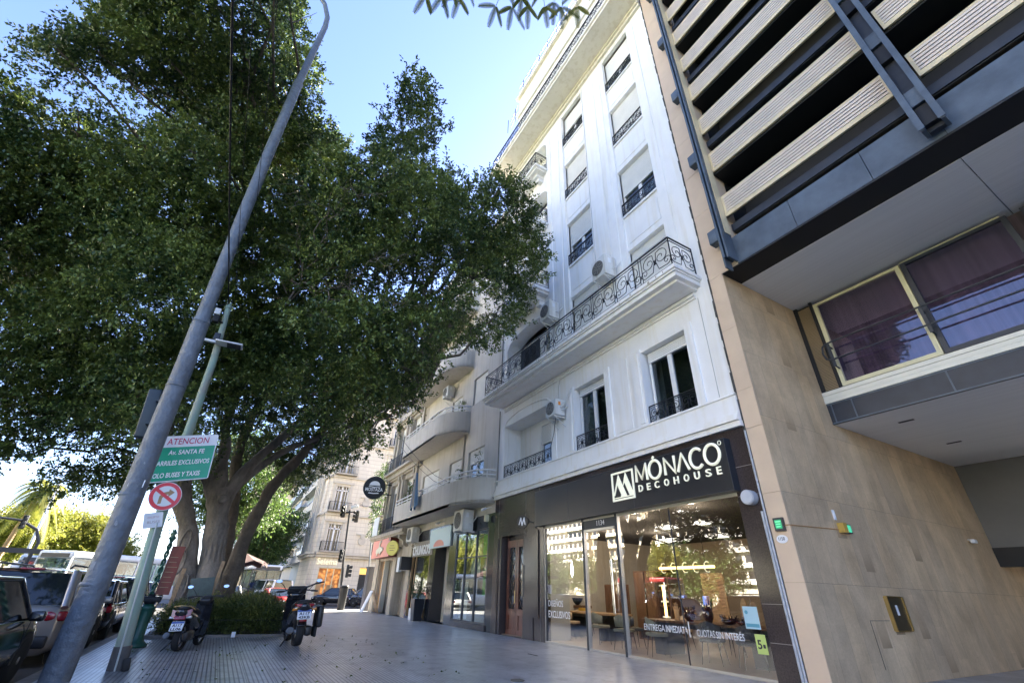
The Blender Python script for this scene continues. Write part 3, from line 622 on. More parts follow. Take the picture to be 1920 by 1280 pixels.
# upper floors: wall with recessed window bands
UPH = [(x0, x1, 11.3, 23.92, 0.16) for x0, x1 in COLS] + [(ARC[0], ARC[1], 9.2, 12.35, 0.7), (ARC[0], ARC[1], 13.3, 16.1, 0.7), (ARC[0], ARC[1], 17.4, 20.2, 0.7), (ARC[0], ARC[1], 21.4, 24.0, 0.7)]
UPH += [(x0, x1, 9.2, 11.299, 0.16) for x0, x1 in COLS]
wall(b, 'y', D, -1, XL, XR, 8.77, 24.6, UPH, 0.16)
b.box(XL, XR, D+1.0, D+13, 4.9, 24.5)
b.box(XL, XL+0.12, D+0.001, D+1.0, 4.9, 24.5); b.box(XR-0.12, XR, D+0.001, D+1.0, 4.9, 24.5)
for z in (8.80, 12.6, 16.4, 20.5): b.box(ARC[0]-0.02, ARC[1]+0.02, D+0.70, D+1.0, z-0.6, z+4)
b.build('wall', 'white', WB)
# arch spandrel pieces: fill the corners above the springing with a curved head
def arch_head(x0, x1, zs, ztop, rise, y, dep, parent, nm='arch_head', m='white'):
    b = MB(); pts = arch_pts(x0, x1, zs, rise); n = len(pts)
    for i in range(n-1):
        (xa, za), (xb, zb) = pts[i], pts[i+1]
        b.add([(xa, y, za), (xb, y, zb), (xb, y, ztop), (xa, y, ztop)], [(0, 1, 2, 3)])
        b.add([(xa, y, za), (xb, y, zb), (xb, y+dep, zb), (xa, y+dep, za)], [(0, 1, 2, 3)])
    b.build(nm, m, parent)
# open the wall above F1 recess: real recess head is at 7.8 + arch; draw it as a deep curved hood
for (zs, rise) in ((7.80, 0.40),):
    b = MB(); pts = arch_pts(ARC[0], ARC[1], zs, rise)
    for i in range(len(pts)-1):
        (xa, za), (xb, zb) = pts[i], pts[i+1]
        b.add([(xa, D-0.004, zs-0.001), (xb, D-0.004, zs-0.001), (xb, D-0.004, zb), (xa, D-0.004, za)], [(0, 1, 2, 3)])
    # thin moulding along the arch
    b2 = MB(); b2.tube([(x, D-0.015, z+0.03) for x, z in pts], 0.035, 6); b2.build('arch_moulding', 'white', WB)
# inner wall of the F1 recess with shutter, window, panelled jamb
yi = D+0.85
b = MB(); wall(b, 'y', yi, -1, ARC[0], ARC[1], 5.5, 8.3, [(-15.15, -13.55, 5.56, 7.55, 0.15)], 0.15); b.box(ARC[0], ARC[1], yi+0.2, yi+0.3, 5.4, 8.4)
b.box(ARC[0]+0.001, ARC[0]+0.03, D+0.2, D+0.26, 5.7, 7.6); b.box(ARC[0]+0.001, ARC[0]+0.03, D+0.62, D+0.68, 5.7, 7.6); b.box(ARC[0]+0.001, ARC[0]+0.03, D+0.261, D+0.619, 7.54, 7.6)
b.build('recess_wall', 'white', WB)

def casement(x0, x1, z0, z1, y, parent, shutter=0.0, depth_back=0.1, curtain=False, nm='window'):
    """white two-leaf window; shutter = fraction of the height covered from the top by a roller shutter"""
    zt = z1-(z1-z0)*shutter
    b = MB(); fw = 0.075
    if shutter < 0.97:
        b.box(x0, x0+fw, y-0.03, y+0.05, z0, zt); b.box(x1-fw, x1, y-0.03, y+0.05, z0, zt)
        xm = (x0+x1)/2; b.box(xm-0.075, xm+0.075, y-0.028, y+0.05, z0, zt)
        b.box(x0+fw, x1-fw, y-0.026, y+0.05, z0, z0+fw); b.box(x0+fw, x1-fw, y-0.026, y+0.05, zt-fw*0.6, zt)
    else: b.box(x0, x1, y+0.02, y+0.04, z0, z1)
    f = b.build(nm, 'white_clean', parent)
    if shutter < 0.97:
        b = MB(); b.box(x0+fw, x1-fw, y+0.012, y+0.02, z0+fw, zt); b.build('pane', 'pane_see', f)
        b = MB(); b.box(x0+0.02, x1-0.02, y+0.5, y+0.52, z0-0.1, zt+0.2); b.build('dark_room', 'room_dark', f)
        if curtain:
            b = MB(); n = 14
            for k in range(n):
                xa = x0+fw+(x1-x0-2*fw)*0.45*k/n; xb = x0+fw+(x1-x0-2*fw)*0.45*(k+1)/n
                ya, yb = y+0.12+0.03*(k % 2), y+0.12+0.03*((k+1) % 2)
                b.add([(xa, ya, z0), (xb, yb, z0), (xb, yb, zt), (xa, ya, zt)], [(0, 1, 2, 3)])
            b.build('curtain', 'curtain_white', f)
    if shutter > 0.02:
        b = MB(); n = max(3, int((z1-zt)/0.055)); st = (z1-zt)/n
        for k in range(n):
            z = zt+k*st; b.add([(x0, y-0.05, z), (x1, y-0.05, z), (x1, y-0.035, z+st*0.55), (x0, y-0.035, z+st*0.55)], [(0, 1, 2, 3)])
            b.add([(x0, y-0.035, z+st*0.55), (x1, y-0.035, z+st*0.55), (x1, y-0.05, z+st), (x0, y-0.05, z+st)], [(0, 1, 2, 3)])
        b.box(x0, x1, y-0.06, y-0.03, zt-0.05, zt)
        b.build('roller_shutter', 'shutter', f)
    return f
M['pane_see'] = glass_mat('clear_window_pane', (0.55, 0.6, 0.6), 1.6)
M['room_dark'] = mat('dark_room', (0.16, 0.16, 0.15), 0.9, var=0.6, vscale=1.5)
M['curtain_white'] = mat('white_net_curtain', (0.45, 0.47, 0.47), 0.9)
# first floor windows
casement(-8.27, -6.72, 5.60, 7.80, D+0.26, WB, 0.13)
casement(-11.63, -10.08, 5.60, 7.80, D+0.26, WB, 0.10, curtain=True)
casement(-15.13, -13.57, 5.58, 7.54, yi+0.08, WB, 0.38, curtain=True)
# raised window surrounds on the first floor
def surr(*bx):
    b = MB()
    for q in bx: b.box(*q)
    b.build('window_surround', 'white', WB)
for x0, x1 in COLS:
    surr((x0-0.43, x0-0.001, D-0.05, D+0.002, 5.505, 7.93), (x0-0.28, x0-0.10, D-0.075, D-0.05, 5.6, 7.82)); surr((x1+0.001, x1+0.24, D-0.05, D+0.002, 5.505, 7.93))
surr((ARC[0]-0.30, ARC[0]-0.001, D-0.03, D+0.002, 5.505, 7.78)); surr((ARC[1]+0.001, ARC[1]+0.3, D-0.03, D+0.002, 5.505, 7.78))
surr((COLS[1][1]+0.45, COLS[0][0]-0.62, D-0.02, D+0.002, 5.6, 7.9))
for x0, x1 in COLS:
    b = MB(); ironwork(b, (x0+0.02, D+0.03), (x1-0.02, D+0.03), 5.52, 6.05, 0.55, 0.0105); b.build('window_railing', 'iron', WB)
b = MB(); ironwork(b, (ARC[0]+0.02, D+0.03), (ARC[1]-0.02, D+0.03), 5.52, 6.05, 0.6, 0.0105); b.build('window_railing', 'iron', WB)
# belt course
b = MB()
b.box(XL-0.02, XR+0.0, D-0.06, D+0.3, 5.08, 5.50); b.box(XL-0.03, XR+0.0, D-0.10, D+0.3, 5.47, 5.52)
b.box(XL-0.02, XR, D-0.10, D+0.29, 5.00, 5.079); b.box(XL-0.02, XR, D-0.16, D+0.28, 4.93, 4.999); b.box(XL-0.02, XR, D-0.19, D+0.27, 4.85, 4.929); b.box(XL-0.02, XR, D-0.12, D+0.26, 4.72, 4.849)
b.build('belt_course', 'white', WB)
# second-floor balcony slab with mouldings
b = MB()
bx0, bx1 = -17.15, -5.80
b.box(bx0+0.20, bx1-0.20, 8.45, D, 8.72, 8.80); b.box(bx0+0.08, bx1-0.08, 8.30, D, 8.80, 8.93)
b.box(bx0+0.04, bx1-0.04, 8.24, D, 8.93, 8.99); b.box(bx0, bx1, 8.19, D, 8.99, 9.07); b.box(bx0+0.03, bx1-0.03, 8.22, D, 9.07, 9.13)
b.box(bx0+0.3, bx1-0.3, D-0.08, D+0.01, 8.60, 8.70); b.box(bx0+0.3, bx1-0.3, D-0.04, D+0.01, 8.52, 8.60)
b.build('balcony_slab', 'white', WB)
b = MB(); rr_ = random.Random(8)
for k in range(26):
    x = rr_.uniform(bx0+0.5, bx1-0.4); h_ = rr_.uniform(0.03, 0.12); b.box(x, x+rr_.uniform(0.012, 0.04), 8.186, 8.19, 9.07-h_, 9.065)
b.build('drip_marks', mat('drip_stain', (0.38, 0.33, 0.27), 0.9, var=0.3, vscale=9), WB)
b = MB(); b.tube([(-6.05, D-0.012, 5.5), (-6.04, D-0.012, 8.5)], 0.008, 4); b.tube([(-9.92, D-0.02, 9.15), (-9.93, D-0.02, 16.5), (-9.9, D-0.02, 24.1)], 0.010, 4); b.tube([(-12.5, D-0.02, 8.5), (-12.6, D-0.03, 8.2), (-12.58, D-0.02, 7.6)], 0.010, 4)
b.build('facade_cable', mat('pale_cable', (0.42, 0.42, 0.40), 0.7), WB)
b = MB(); ironwork(b, (bx0+0.12, 8.30), (bx1-0.12, 8.30), 9.13, 10.16, 1.12, 0.0125); ironwork(b, (bx1-0.12, 8.30), (bx1-0.12, D-0.02), 9.13, 10.16, 0.9, 0.0125); ironwork(b, (bx0+0.12, 8.30), (bx0+0.12, D-0.02), 9.13, 10.16, 0.9, 0.0125)
b.build('balcony_railing', 'iron', WB)
b = MB(); b.add([(-13.95, 8.36, 9.2), (-12.5, 8.36, 9.2), (-12.5, 8.36, 10.1), (-13.95, 8.36, 10.1)], [(0, 1, 2, 3)]); b.build('railing_screen', mat('dark_mesh_screen', (0.05, 0.055, 0.06), 0.8), WB)
# upper windows, spandrels, lintels
FL = [(9.2, 11.87), (13.60, 15.98), (17.70, 19.98), (21.56, 23.85)]
SH = {(0, 0): 1.0, (0, 1): 1.0, (1, 0): 0.52, (1, 1): 0.50, (2, 0): 1.0, (2, 1): 1.0, (3, 0): 0.62, (3, 1): 0.5}
for ci, (x0, x1) in enumerate(COLS):
    b = MB()
    zs = [9.13]
    for fi, (z0, z1) in enumerate(FL):
        nz = FL[fi+1][0] if fi < 3 else 24.0
        if fi < 3:
            b.box(x0, x1, D+0.10, D+0.45, z1, nz)                 # spandrel
            b.box(x0+0.01, x1-0.01, D+0.06, D+0.10, z1+0.02, z1+0.12)   # lintel moulding
            b.box(x0+0.01, x1-0.01, D+0.03, D+0.10, nz-0.10, nz-0.02)   # sill
            b.box(x0+0.12, x1-0.12, D+0.085, D+0.10, z1+0.35, nz-0.35)
    b.box(x0, x1, D+0.45, D+0.99, 9.0, 24.0)
    b.build('spandrel', 'white', WB)
    for fi, (z0, z1) in enumerate(FL):
        casement(x0+0.004, x1-0.004, z0, z1, D+0.27, WB, SH[(fi, ci)])
        if fi: 
            b = MB(); ironwork(b, (x0+0.03, D+0.05), (x1-0.03, D+0.05), z0+0.02, z0+0.56, 0.55, 0.0125); b.build('window_railing', 'iron', WB)
# arched column: doors and small balconies
for k, (z0, zt) in enumerate(((9.2, 12.35), (13.3, 16.1), (17.4, 20.2), (21.4, 24.0))):
    arch_head(ARC[0], ARC[1], zt-0.62, zt+0.01, 0.55, D, 0.7, WB)
    casement(-15.75, -14.2, z0+0.05, zt-0.55, D+0.62, WB, 0.55 if k != 2 else 1.0, nm='balcony_door')
    if k:
        b = MB(); xa, xb = -16.35, -13.08
        b.box(xa+0.1, xb-0.1, 8.62, D, z0-0.33, z0-0.22); b.box(xa, xb, 8.50, D, z0-0.22, z0-0.10); b.box(xa+0.04, xb-0.04, 8.54, D, z0-0.10, z0-0.03)
        for xc in (xa+0.55, xb-0.55):
            b.box(xc-0.16, xc+0.16, 8.85, D, z0-0.52, z0-0.331); b.box(xc-0.13, xc+0.13, 9.0, D, z0-0.75, z0-0.521)
        b.build('small_balcony', 'white', WB)
        b = MB(); ironwork(b, (xa+0.1, 8.60), (xb-0.1, 8.60), z0-0.03, z0+0.93, 0.8, 0.0125); ironwork(b, (xb-0.1, 8.60), (xb-0.1, D), z0-0.03, z0+0.93, 0.65, 0.0125); ironwork(b, (xa+0.1, 8.60), (xa+0.1, D), z0-0.03, z0+0.93, 0.65, 0.0125)
        b.build('balcony_railing', 'iron', WB)
# pilasters
b = MB()
for x0, x1, pr in ((-9.60, -9.05, 0.05), (-9.04, -8.62, 0.03), (-12.35, -12.0, 0.04), (-13.0, -12.75, 0.05), (-6.42, -6.25, 0.03)):
    b.box(x0, x1, D-pr, D+0.002, 9.13, 24.0)
b.build('pilaster', 'white', WB)
# crowning cornice, railing and attic
b = MB()
b.box(XL-0.2, XR-0.01, 8.05, D+0.5, 24.55, 24.75); b.box(XL-0.25, XR-0.01, 7.98, D+0.5, 24.75, 24.95); b.box(XL-0.2, XR-0.01, 8.02, D+0.5, 24.95, 25.02)
b.box(XL, XR-0.01, D-0.12, D+0.002, 24.25, 24.55); b.box(XL, XR-0.01, D-0.2, D, 24.42, 24.549)
b.build('cornice', 'attic', WB)
b = MB(); ironwork(b, (XL-0.1, 8.08), (XR-0.1, 8.08), 25.02, 25.85, 1.0, 0.016); b.build('roof_railing', 'iron', WB)
b = MB(); wall(b, 'y', 9.0, -1, -15.9, XR-0.01, 25.0, 31.2, [(x0+0.1, x1-0.1, 25.6, 28.0, 0.3) for x0, x1 in COLS], 0.3)
b.box(-15.9, XR-0.01, 9.3, D+10, 25.0, 31.19); b.box(-15.9, -15.899, 9.0, 9.31, 25, 31.2); b.box(-16.0, XR, 8.8, D+10, 31.2, 31.4)
b.box(-17.3, -15.91, 9.4, D+10, 25.0, 29.2); b.box(-17.3, -15.92, 9.2, 9.4, 25.0, 26.4)
b.box(-16.0, XR, 8.9, 9.0, 29.2, 29.45)
b.build('attic_storey', 'attic', WB)
b = MB()
for k in range(12):
    x = -17.2+k*1.0; b.tube([(x, 8.9, 31.4 if x > -15.9 else 29.2), (x, 8.9, 32.6 if x > -15.9 else 30.6)], 0.025, 5)
for z in (31.9, 32.5): b.tube([(-15.8, 8.9, z), (XR, 8.9, z)], 0.022, 5)
for z in (29.9, 30.6): b.tube([(-17.2, 9.1, z), (-15.9, 8.9, z)], 0.022, 5)
b.build('roof_fence', 'iron', WB)
b = MB(); b.tube([(XL+0.12, D-0.05, 5.3), (XL+0.12, D-0.05, 8.7)], 0.03, 6); b.tube([(XL+0.12, D-0.05, 9.2), (XL+0.12, D-0.05, 24.2)], 0.03, 6); b.build('downpipe', mat('dull_pipe', (0.25, 0.24, 0.22), 0.6, var=0.3, vscale=7), WB)

# ---- granite ground floor
GX = [(-13.71, -6.15)]
b = MB()
wall(b, 'y', D-0.02, -1, XL, XR-0.03, 0.0, 4.72, [(-13.71, -6.15, 0.0, 3.36, 0.25), (-16.70, -15.05, 0.0, 3.25, 0.32)], 0.3)
b.build('granite_front', 'granite', WB)
b = MB()                                # visible joints and trims
for x in (-13.95, -14.9, -17.0): b.box(x, x+0.012, D-0.024, D-0.019, 0.0, 4.7)
for z in (1.25, 3.25): 
    b.box(-6.13, XR-0.04, D-0.024, D-0.019, z, z+0.01)
b.box(-6.13, XR-0.04, D-0.028, D-0.019, 3.86, 3.87); b.box(-6.13, XR-0.04, D-0.028, D-0.019, 0.62, 0.63)
b.build('granite_joint', mat('joint_light', (0.25, 0.22, 0.2), 0.6), WB)
for q in ((-17.22, -16.88), (-14.95, -14.35)): b = MB(); b.box(q[0], q[1], D-0.05, D-0.021, 0.0, 3.2); b.build('granite_pilaster', 'granite', WB)
for q in ((-14.50, -14.02, 3.3), (-17.14, -16.94, 3.1)): b = MB(); b.box(q[0], q[1], D-0.06, D-0.051, 0.62, q[2]); b.build('granite_panel', 'granite', WB)
# entrance door
b = MB(); b.box(-16.70, -15.05, D+0.29, D+0.34, 0, 3.25); b.build('door_frame', 'granite', WB)
b = MB()
for x0, x1 in ((-16.62, -16.58), (-15.12, -15.06)): b.box(x0, x1, D+0.22, D+0.29, 0, 3.2)
for sx0, sx1 in ((-16.55, -15.86), (-15.84, -15.14)):
    b.box(sx0, sx0+0.11, D+0.20, D+0.28, 0.03, 3.1); b.box(sx1-0.11, sx1, D+0.20, D+0.28, 0.03, 3.1)
    b.box(sx0+0.11, sx1-0.11, D+0.20, D+0.28, 0.03, 0.18); b.box(sx0+0.11, sx1-0.11, D+0.20, D+0.28, 0.62, 0.82); b.box(sx0+0.11, sx1-0.11, D+0.20, D+0.28, 2.85, 3.1)
    b.box(sx0+0.11, sx1-0.11, D+0.235, D+0.26, 0.18, 0.62)
    b.box(sx0+0.15, sx1-0.15, D+0.215, D+0.235, 0.24, 0.56)
dr = b.build('door', 'wood', WB)
b = MB()
for sx0, sx1 in ((-16.44, -15.97), (-15.73, -15.25)): b.box(sx0, sx1, D+0.25, D+0.255, 0.82, 2.85)
b.build('door_glass', 'dark_glass', dr)
b = MB()
for sx0, sx1 in ((-16.44, -15.97), (-15.73, -15.25)):
    for k in range(3):
        z = 0.85+k*0.66; b.tube([(sx0, D+0.235, z+0.33), ((sx0+sx1)/2, D+0.235, z+0.66), (sx1, D+0.235, z+0.33), ((sx0+sx1)/2, D+0.235, z), (sx0, D+0.235, z+0.33)], 0.012, 5)
b.build('door_grille', mat('bronze_grille', (0.2, 0.12, 0.08), 0.4, metal=0.5), dr)
b = MB(); b.tube([(-15.92, D+0.17, 1.0), (-15.92, D+0.17, 1.4)], 0.015, 6); b.build('handle', mat('brass_handle', (0.6, 0.45, 0.2), 0.3, metal=1), dr)
b = MB(); b.box(-15.0, -14.96, D-0.10, D-0.05, 1.2, 2.2); b.build('intercom', mat('steel_plate', (0.4, 0.36, 0.3), 0.3, metal=0.8), WB)
# shop glazing
M['shop_glass'] = glass_mat('shop_glass', (0.98, 0.985, 0.98), 2.6)
SHX = [-13.71, -11.56, -10.05, -6.15]
b = MB()
b.box(-13.71, -6.15, D+0.02, D+0.08, 3.29, 3.36, 1); b.box(-13.71, -6.15, D+0.0, D+0.08, 0.0, 0.05, 1)
b.box(-13.71, -13.66, D+0.0, D+0.08, 0.05, 3.29, 1); b.box(-13.655, -13.63, D+0.01, D+0.07, 0.05, 3.29, 0)
for x in (-11.56, -10.05): b.box(x-0.055, x+0.02, D-0.02, D+0.10, 0.0, 3.36, 0); b.box(x+0.021, x+0.045, D-0.01, D+0.09, 0.0, 3.36, 1)
b.box(-11.54, -10.1, D-0.01, D+0.07, 3.05, 3.30, 0); b.box(-11.50, -10.15, D-0.015, D+0.06, 2.98, 3.049, 1)
b.box(-8.165, -8.15, D+0.02, D+0.05, 0.05, 3.29, 0)
b.build('shop_frame', ['dark_frame', 'metal_frame'], WB)
for x0, x1 in ((-13.63, -11.615), (-11.5, -10.12), (-10.0, -8.165), (-8.15, -6.16)):
    b = MB(); b.box(x0, x1, D+0.035, D+0.045, 0.05, 2.98 if x0 == -11.5 else 3.29); b.build('shop_pane', 'shop_glass', WB)
b = MB(); b.tube([(-10.35, D-0.03, 0.9), (-10.35, D-0.03, 2.2)], 0.018, 8); b.tube([(-10.55, D+0.10, 0.9), (-10.55, D+0.10, 2.2)], 0.018, 8)
for z in (1.0, 2.1): b.tube([(-10.35, D-0.03, z), (-10.35, D+0.04, z)], 0.01, 6)
b.build('door_pull', 'chrome', WB)
text('1134', (-10.72, D-0.012, 3.12), (1, 0, 0), (0, 0, 1), w=0.34, h=0.14, mat_='soffit', parent=WB, name='house_number', align='C', depth=0.004)
yg = D+0.0343
L1 = text('DISEÑOS', (-13.55, yg, 0.98), (1, 0, 0), (0, 0, 1), w=0.78, h=0.21, mat_='paper', parent=WB, name='window_lettering', depth=0.0005)
text('EXCLUSIVOS', (-13.55, yg, 0.68), (1, 0, 0), (0, 0, 1), w=1.12, h=0.19, mat_='paper', parent=WB, name='window_lettering', depth=0.0005, bold=0.006)
text('ENTREGA', (-9.42, yg, 0.62), (1, 0, 0), (0, 0, 1), w=0.66, h=0.13, mat_='paper', parent=WB, name='window_lettering', depth=0.0005)
text('INMEDIATA', (-8.93+0.2, yg, 0.62), (1, 0, 0), (0, 0, 1), w=0.64, h=0.135, mat_='paper', parent=WB, name='window_lettering', depth=0.0005, bold=0.012)
b = MB(); b.box(-8.06, -8.035, yg-0.003, yg, 0.56, 0.86); b.build('window_bar', 'paper', WB)
text('CUOTAS', (-7.85, yg, 0.60), (1, 0, 0), (0, 0, 1), w=0.46, h=0.13, mat_='paper', parent=WB, name='window_lettering', depth=0.0005)
text('SIN INTERÉS', (-7.36, yg, 0.60), (1, 0, 0), (0, 0, 1), w=0.66, h=0.155, mat_='paper', parent=WB, name='window_lettering', depth=0.0005, bold=0.012)
b = MB(); b.box(-6.62, -6.30, yg-0.002, yg, 0.82, 1.20); b.box(-6.60, -6.32, yg-0.004, yg-0.002, 0.85, 0.91, 1); b.disc((-6.55, yg-0.004, 1.10), 0.035, (0, -1, 0), 0.003, 14, 1)
single('window_sticker', b, [mat('pale_blue_sticker', (0.42, 0.62, 0.68), 0.5), mat('blue_mark', (0.10, 0.33, 0.42), 0.5)], 'pale blue sticker with a location pin on the shop glass, above the yellow-green one', 'sticker')
b = MB(); b.box(-6.47, -6.25, yg-0.002, yg, 0.42, 0.74)
t = thing('window_sticker', 'yellow-green sticker with a black figure on the shop glass, near the bottom corner', 'sticker', (-6.36, yg, 0.42))
b.build('sheet', mat('lime_sticker', (0.50, 0.62, 0.18), 0.5), t)
text('5', (-6.44, yg-0.003, 0.50), (1, 0, 0), (0, 0, 1), w=0.09, h=0.15, mat_='ink', parent=t, name='numeral', depth=0.002, bold=0.02)
b = MB(); b.box(-6.33, -6.28, yg-0.005, yg-0.003, 0.52, 0.58); b.build('mark', 'ink', t)

# ---- the big shop sign
SG = thing('shop_sign', 'long black MÓNACO DECOHOUSE shop sign with cream raised letters', 'sign', (-10, 9.15, 3.36))
ys = D-0.23
b = MB(); b.box(-13.95, -6.04, ys, D-0.022, 3.36, 4.52)
b.build('sign_box', 'sign_black', SG)
b = MB()
for x in (-12.0, -9.05): b.box(x, x+0.012, ys-0.004, ys, 3.37, 4.51)
b.box(-13.95, -6.04, ys-0.01, ys, 3.36, 3.375); b.box(-13.95, -6.04, ys-0.01, ys, 4.505, 4.52); b.box(-6.055, -6.04, ys-0.01, ys, 3.375, 4.505)
b.build('sign_trim', mat('sign_edge', (0.05, 0.055, 0.065), 0.3), SG)
yl = ys-0.005
# emblem: framed double peak
ex0, ex1, ez0, ez1 = -9.83, -8.96, 3.62, 4.40
b = MB(); fr = 0.05
b.box(ex0, ex1, yl-0.03, yl, ez0, ez0+fr); b.box(ex0, ex1, yl-0.03, yl, ez1-fr, ez1); b.box(ex0, ex0+fr, yl-0.03, yl, ez0+fr, ez1-fr); b.box(ex1-fr, ex1, yl-0.03, yl, ez0+fr, ez1-fr)
o = (ex0, yl, ez0); ux, uz, dd = (ex1-ex0, 0, 0), (0, 0, ez1-ez0), (0, -0.03, 0)
for poly in ([(0.06, 0.20), (0.33, 0.90), (0.40, 0.72), (0.66, 0.10), (0.38, 0.10), (0.41, 0.20), (0.25, 0.58), (0.10, 0.20)],
             [(0.50, 0.46), (0.66, 0.92), (0.96, 0.14), (0.94, 0.10), (0.79, 0.10), (0.585, 0.62)]): b.prism(poly, o, ux, uz, dd)
b.box(ex0+fr, ex1-fr, yl-0.028, yl, ez0+0.075, ez0+0.095)
b.build('emblem', 'sign_cream', SG)
H = 0.42; z0 = 4.00
def stroke(b, pts, r=0.036): 
    b.tube([(p[0], yl-0.022, p[1]) for p in pts], r, 8)
b = MB(); x = -8.84
def seg_M(x, w): stroke(b, [(x, z0), (x+0.02, z0+H), (x+w/2, z0+0.05), (x+w-0.02, z0+H), (x+w, z0)])
seg_M(x, 0.40)
def ring(cx, cz, rx, rz, a0=0, a1=360, r=0.036): stroke(b, [(cx+rx*math.cos(R(a0+(a1-a0)*k/28)), cz+rz*math.sin(R(a0+(a1-a0)*k/28))) for k in range(29)], r)
ring(-8.16, z0+H/2, 0.20, H/2+0.02); stroke(b, [(-8.20, z0+H+0.07), (-8.15, z0+H+0.13)], 0.03)
stroke(b, [(-7.82, z0), (-7.82, z0+H), (-7.50, z0), (-7.50, z0+H)])
stroke(b, [(-7.42, z0), (-7.25, z0+H), (-7.08, z0)])
ring(-6.83, z0+H/2, 0.19, H/2+0.02, 45, 315); ring(-6.40, z0+H/2, 0.20, H/2+0.02)
b.build('letters', 'sign_cream', SG)
b = MB(); ring(-6.155, z0+H+0.0, 0.04, 0.045, r=0.009); b.build('small_ring', 'sign_cream', SG)
xs_ = [-8.80, -8.50, -8.23, -7.91, -7.60, -7.29, -6.98, -6.66, -6.36]
for ch, x in zip('DECOHOUSE', xs_): text(ch, (x, yl-0.002, 3.74), (1, 0, 0), (0, 0, 1), h=0.17, w=0.15 if ch != 'E' else 0.12, mat_='sign_cream', parent=SG, name='letter', depth=0.03, bold=0.01)
# small round sign
t = thing('round_sign', 'small round black hanging sign with a white double peak beside the wooden entrance door', 'sign', (-14.62, 8.95, 3.35))
b = MB(); b.disc((-14.62, 8.95, 3.58), 0.23, (0.55, -0.84, 0), 0.05, 32); b.build('disc', 'sign_black', t)
n = Vector((0.55, -0.84, 0)).normalized(); u = Vector((0, 0, 1)).cross(n).normalized(); o = Vector((-14.62, 8.95, 3.58))+n*0.026-u*0.14-Vector((0, 0, 0.14))
b = MB()
for poly in ([(0.0, 0.1), (0.1, 0.1), (0.28, 0.62), (0.42, 0.0), (0.54, 0.0), (0.36, 1.0), (0.26, 1.0)], [(0.45, 0.25), (0.72, 1.0), (0.82, 1.0), (1.0, 0.1), (0.86, 0.1), (0.74, 0.6), (0.56, 0.0)]): b.prism(poly, o, u*0.28, (0, 0, 0.28), n*0.008)
b.build('emblem', 'paper', t)
b = MB(); b.tube([(-14.55, 9.0, 3.58), (-14.3, D-0.03, 3.55)], 0.015, 6); b.build('bracket', 'iron', t)
# ------------------------------------------------------------------ cream house with rounded balconies
CB = thing('rounded_balcony_house', 'cream house with rounded plaster balconies between the white house and the old ornate one', 'building', (-22.4, 13, 0))
b = MB(); cx0, cx1 = -27.55, -17.345
H2 = [(-20.55, -18.75, 6.15, 7.50, 0.2), (-22.95, -21.25, 5.0, 7.42, 0.2), (-27.15, -24.5, 5.0, 7.48, 0.2),
      (-20.5, -18.85, 10.05, 11.60, 0.2), (-23.4, -22.0, 9.0, 11.2, 0.2), (-27.0, -24.5, 9.0, 11.3, 0.2)]
H2 += [(a, c, z+3.75, z+5.3, 0.2) for a, c in ((-20.5, -18.85), (-23.4, -22.0), (-27.0, -24.5)) for z in (10.05, 13.9)]
wall(b, 'y', D, -1, cx0, cx1, 4.25, 21.5, H2, 0.2)
b.box(cx0, cx1, D+0.6, D+11, 0, 21.5); b.box(cx0, cx0+0.1, D+0.001, D+0.6, 4.2, 21.5)
b.box(cx0-0.1, cx1, D-0.25, D+0.6, 21.5, 21.8)
b.build('wall', 'cream', CB)
for h in H2:
    casement(h[0]+0.03, h[1]-0.03, h[2], h[3], D+0.14, CB, 0.45 if h[0] > -21 and h[2] < 7 else (1.0 if h[0] > -21 else 0.6))
def plan_balcony(front_end, wall_end, z0, z1, xl=-28.1, yf=8.05):
    pts = [(xl, yf)]; n = 10
    for i in range(n+1):
        t = i/n; a = math.pi/2*t
        pts.append((front_end+(wall_end-front_end)*math.sin(a)**1.15, D-(D-yf)*math.cos(a)**0.85 if a < math.pi/2 else D))
    slab = [(xl, D)] + pts
    b = MB(); b.prism(slab, (0, 0, z0), (1, 0, 0), (0, 1, 0), (0, 0, 0.14))
    b.build('balcony_slab', 'cream', CB)
    b = MB()
    path = [(xl, D)] + pts
    for i in range(len(path)-1):
        p, q = Vector((*path[i], 0)), Vector((*path[i+1], 0)); d = (q-p).normalized(); nn = Vector((-d.y, d.x, 0))*0.1
        vs = [p, q, q+nn, p+nn]; b.add([v+Vector((0, 0, z0+0.001)) for v in vs]+[v+Vector((0, 0, z1)) for v in vs], [(0, 3, 2, 1), (4, 5, 6, 7), (0, 1, 5, 4), (2, 3, 7, 6)], 0, False)
    b.build('parapet', 'cream', CB)
    b = MB()
    ip = [(x, y+0.06) for x, y in path[1:]]
    for dz, rr in ((0.13, 0.028), (0.32, 0.038)): b.tube([(x, y, z1+dz) for x, y in ip], rr, 6)
    L = [ip[0]]
    for k in range(9): x = xl+(front_end-xl)*k/8; b.tube([(x, yf+0.06, z1), (x, yf+0.06, z1+0.32)], 0.02, 5)
    for i in (3, 6, 9): b.tube([(ip[i][0], ip[i][1], z1), (ip[i][0], ip[i][1], z1+0.32)], 0.02, 5)
    b.build('handrail', 'white_clean', CB)
plan_balcony(-19.6, -17.45, 4.62, 5.70); plan_balcony(-22.5, -20.7, 8.60, 9.76); plan_balcony(-22.5, -20.7, 12.45, 13.6); plan_balcony(-22.5, -20.7, 16.3, 17.4)
b = MB(); b.tube([(-21.1, D-0.05, 5.7), (-21.1, D-0.05, 8.6)], 0.05, 6); b.build('downpipe', 'cream2', CB)
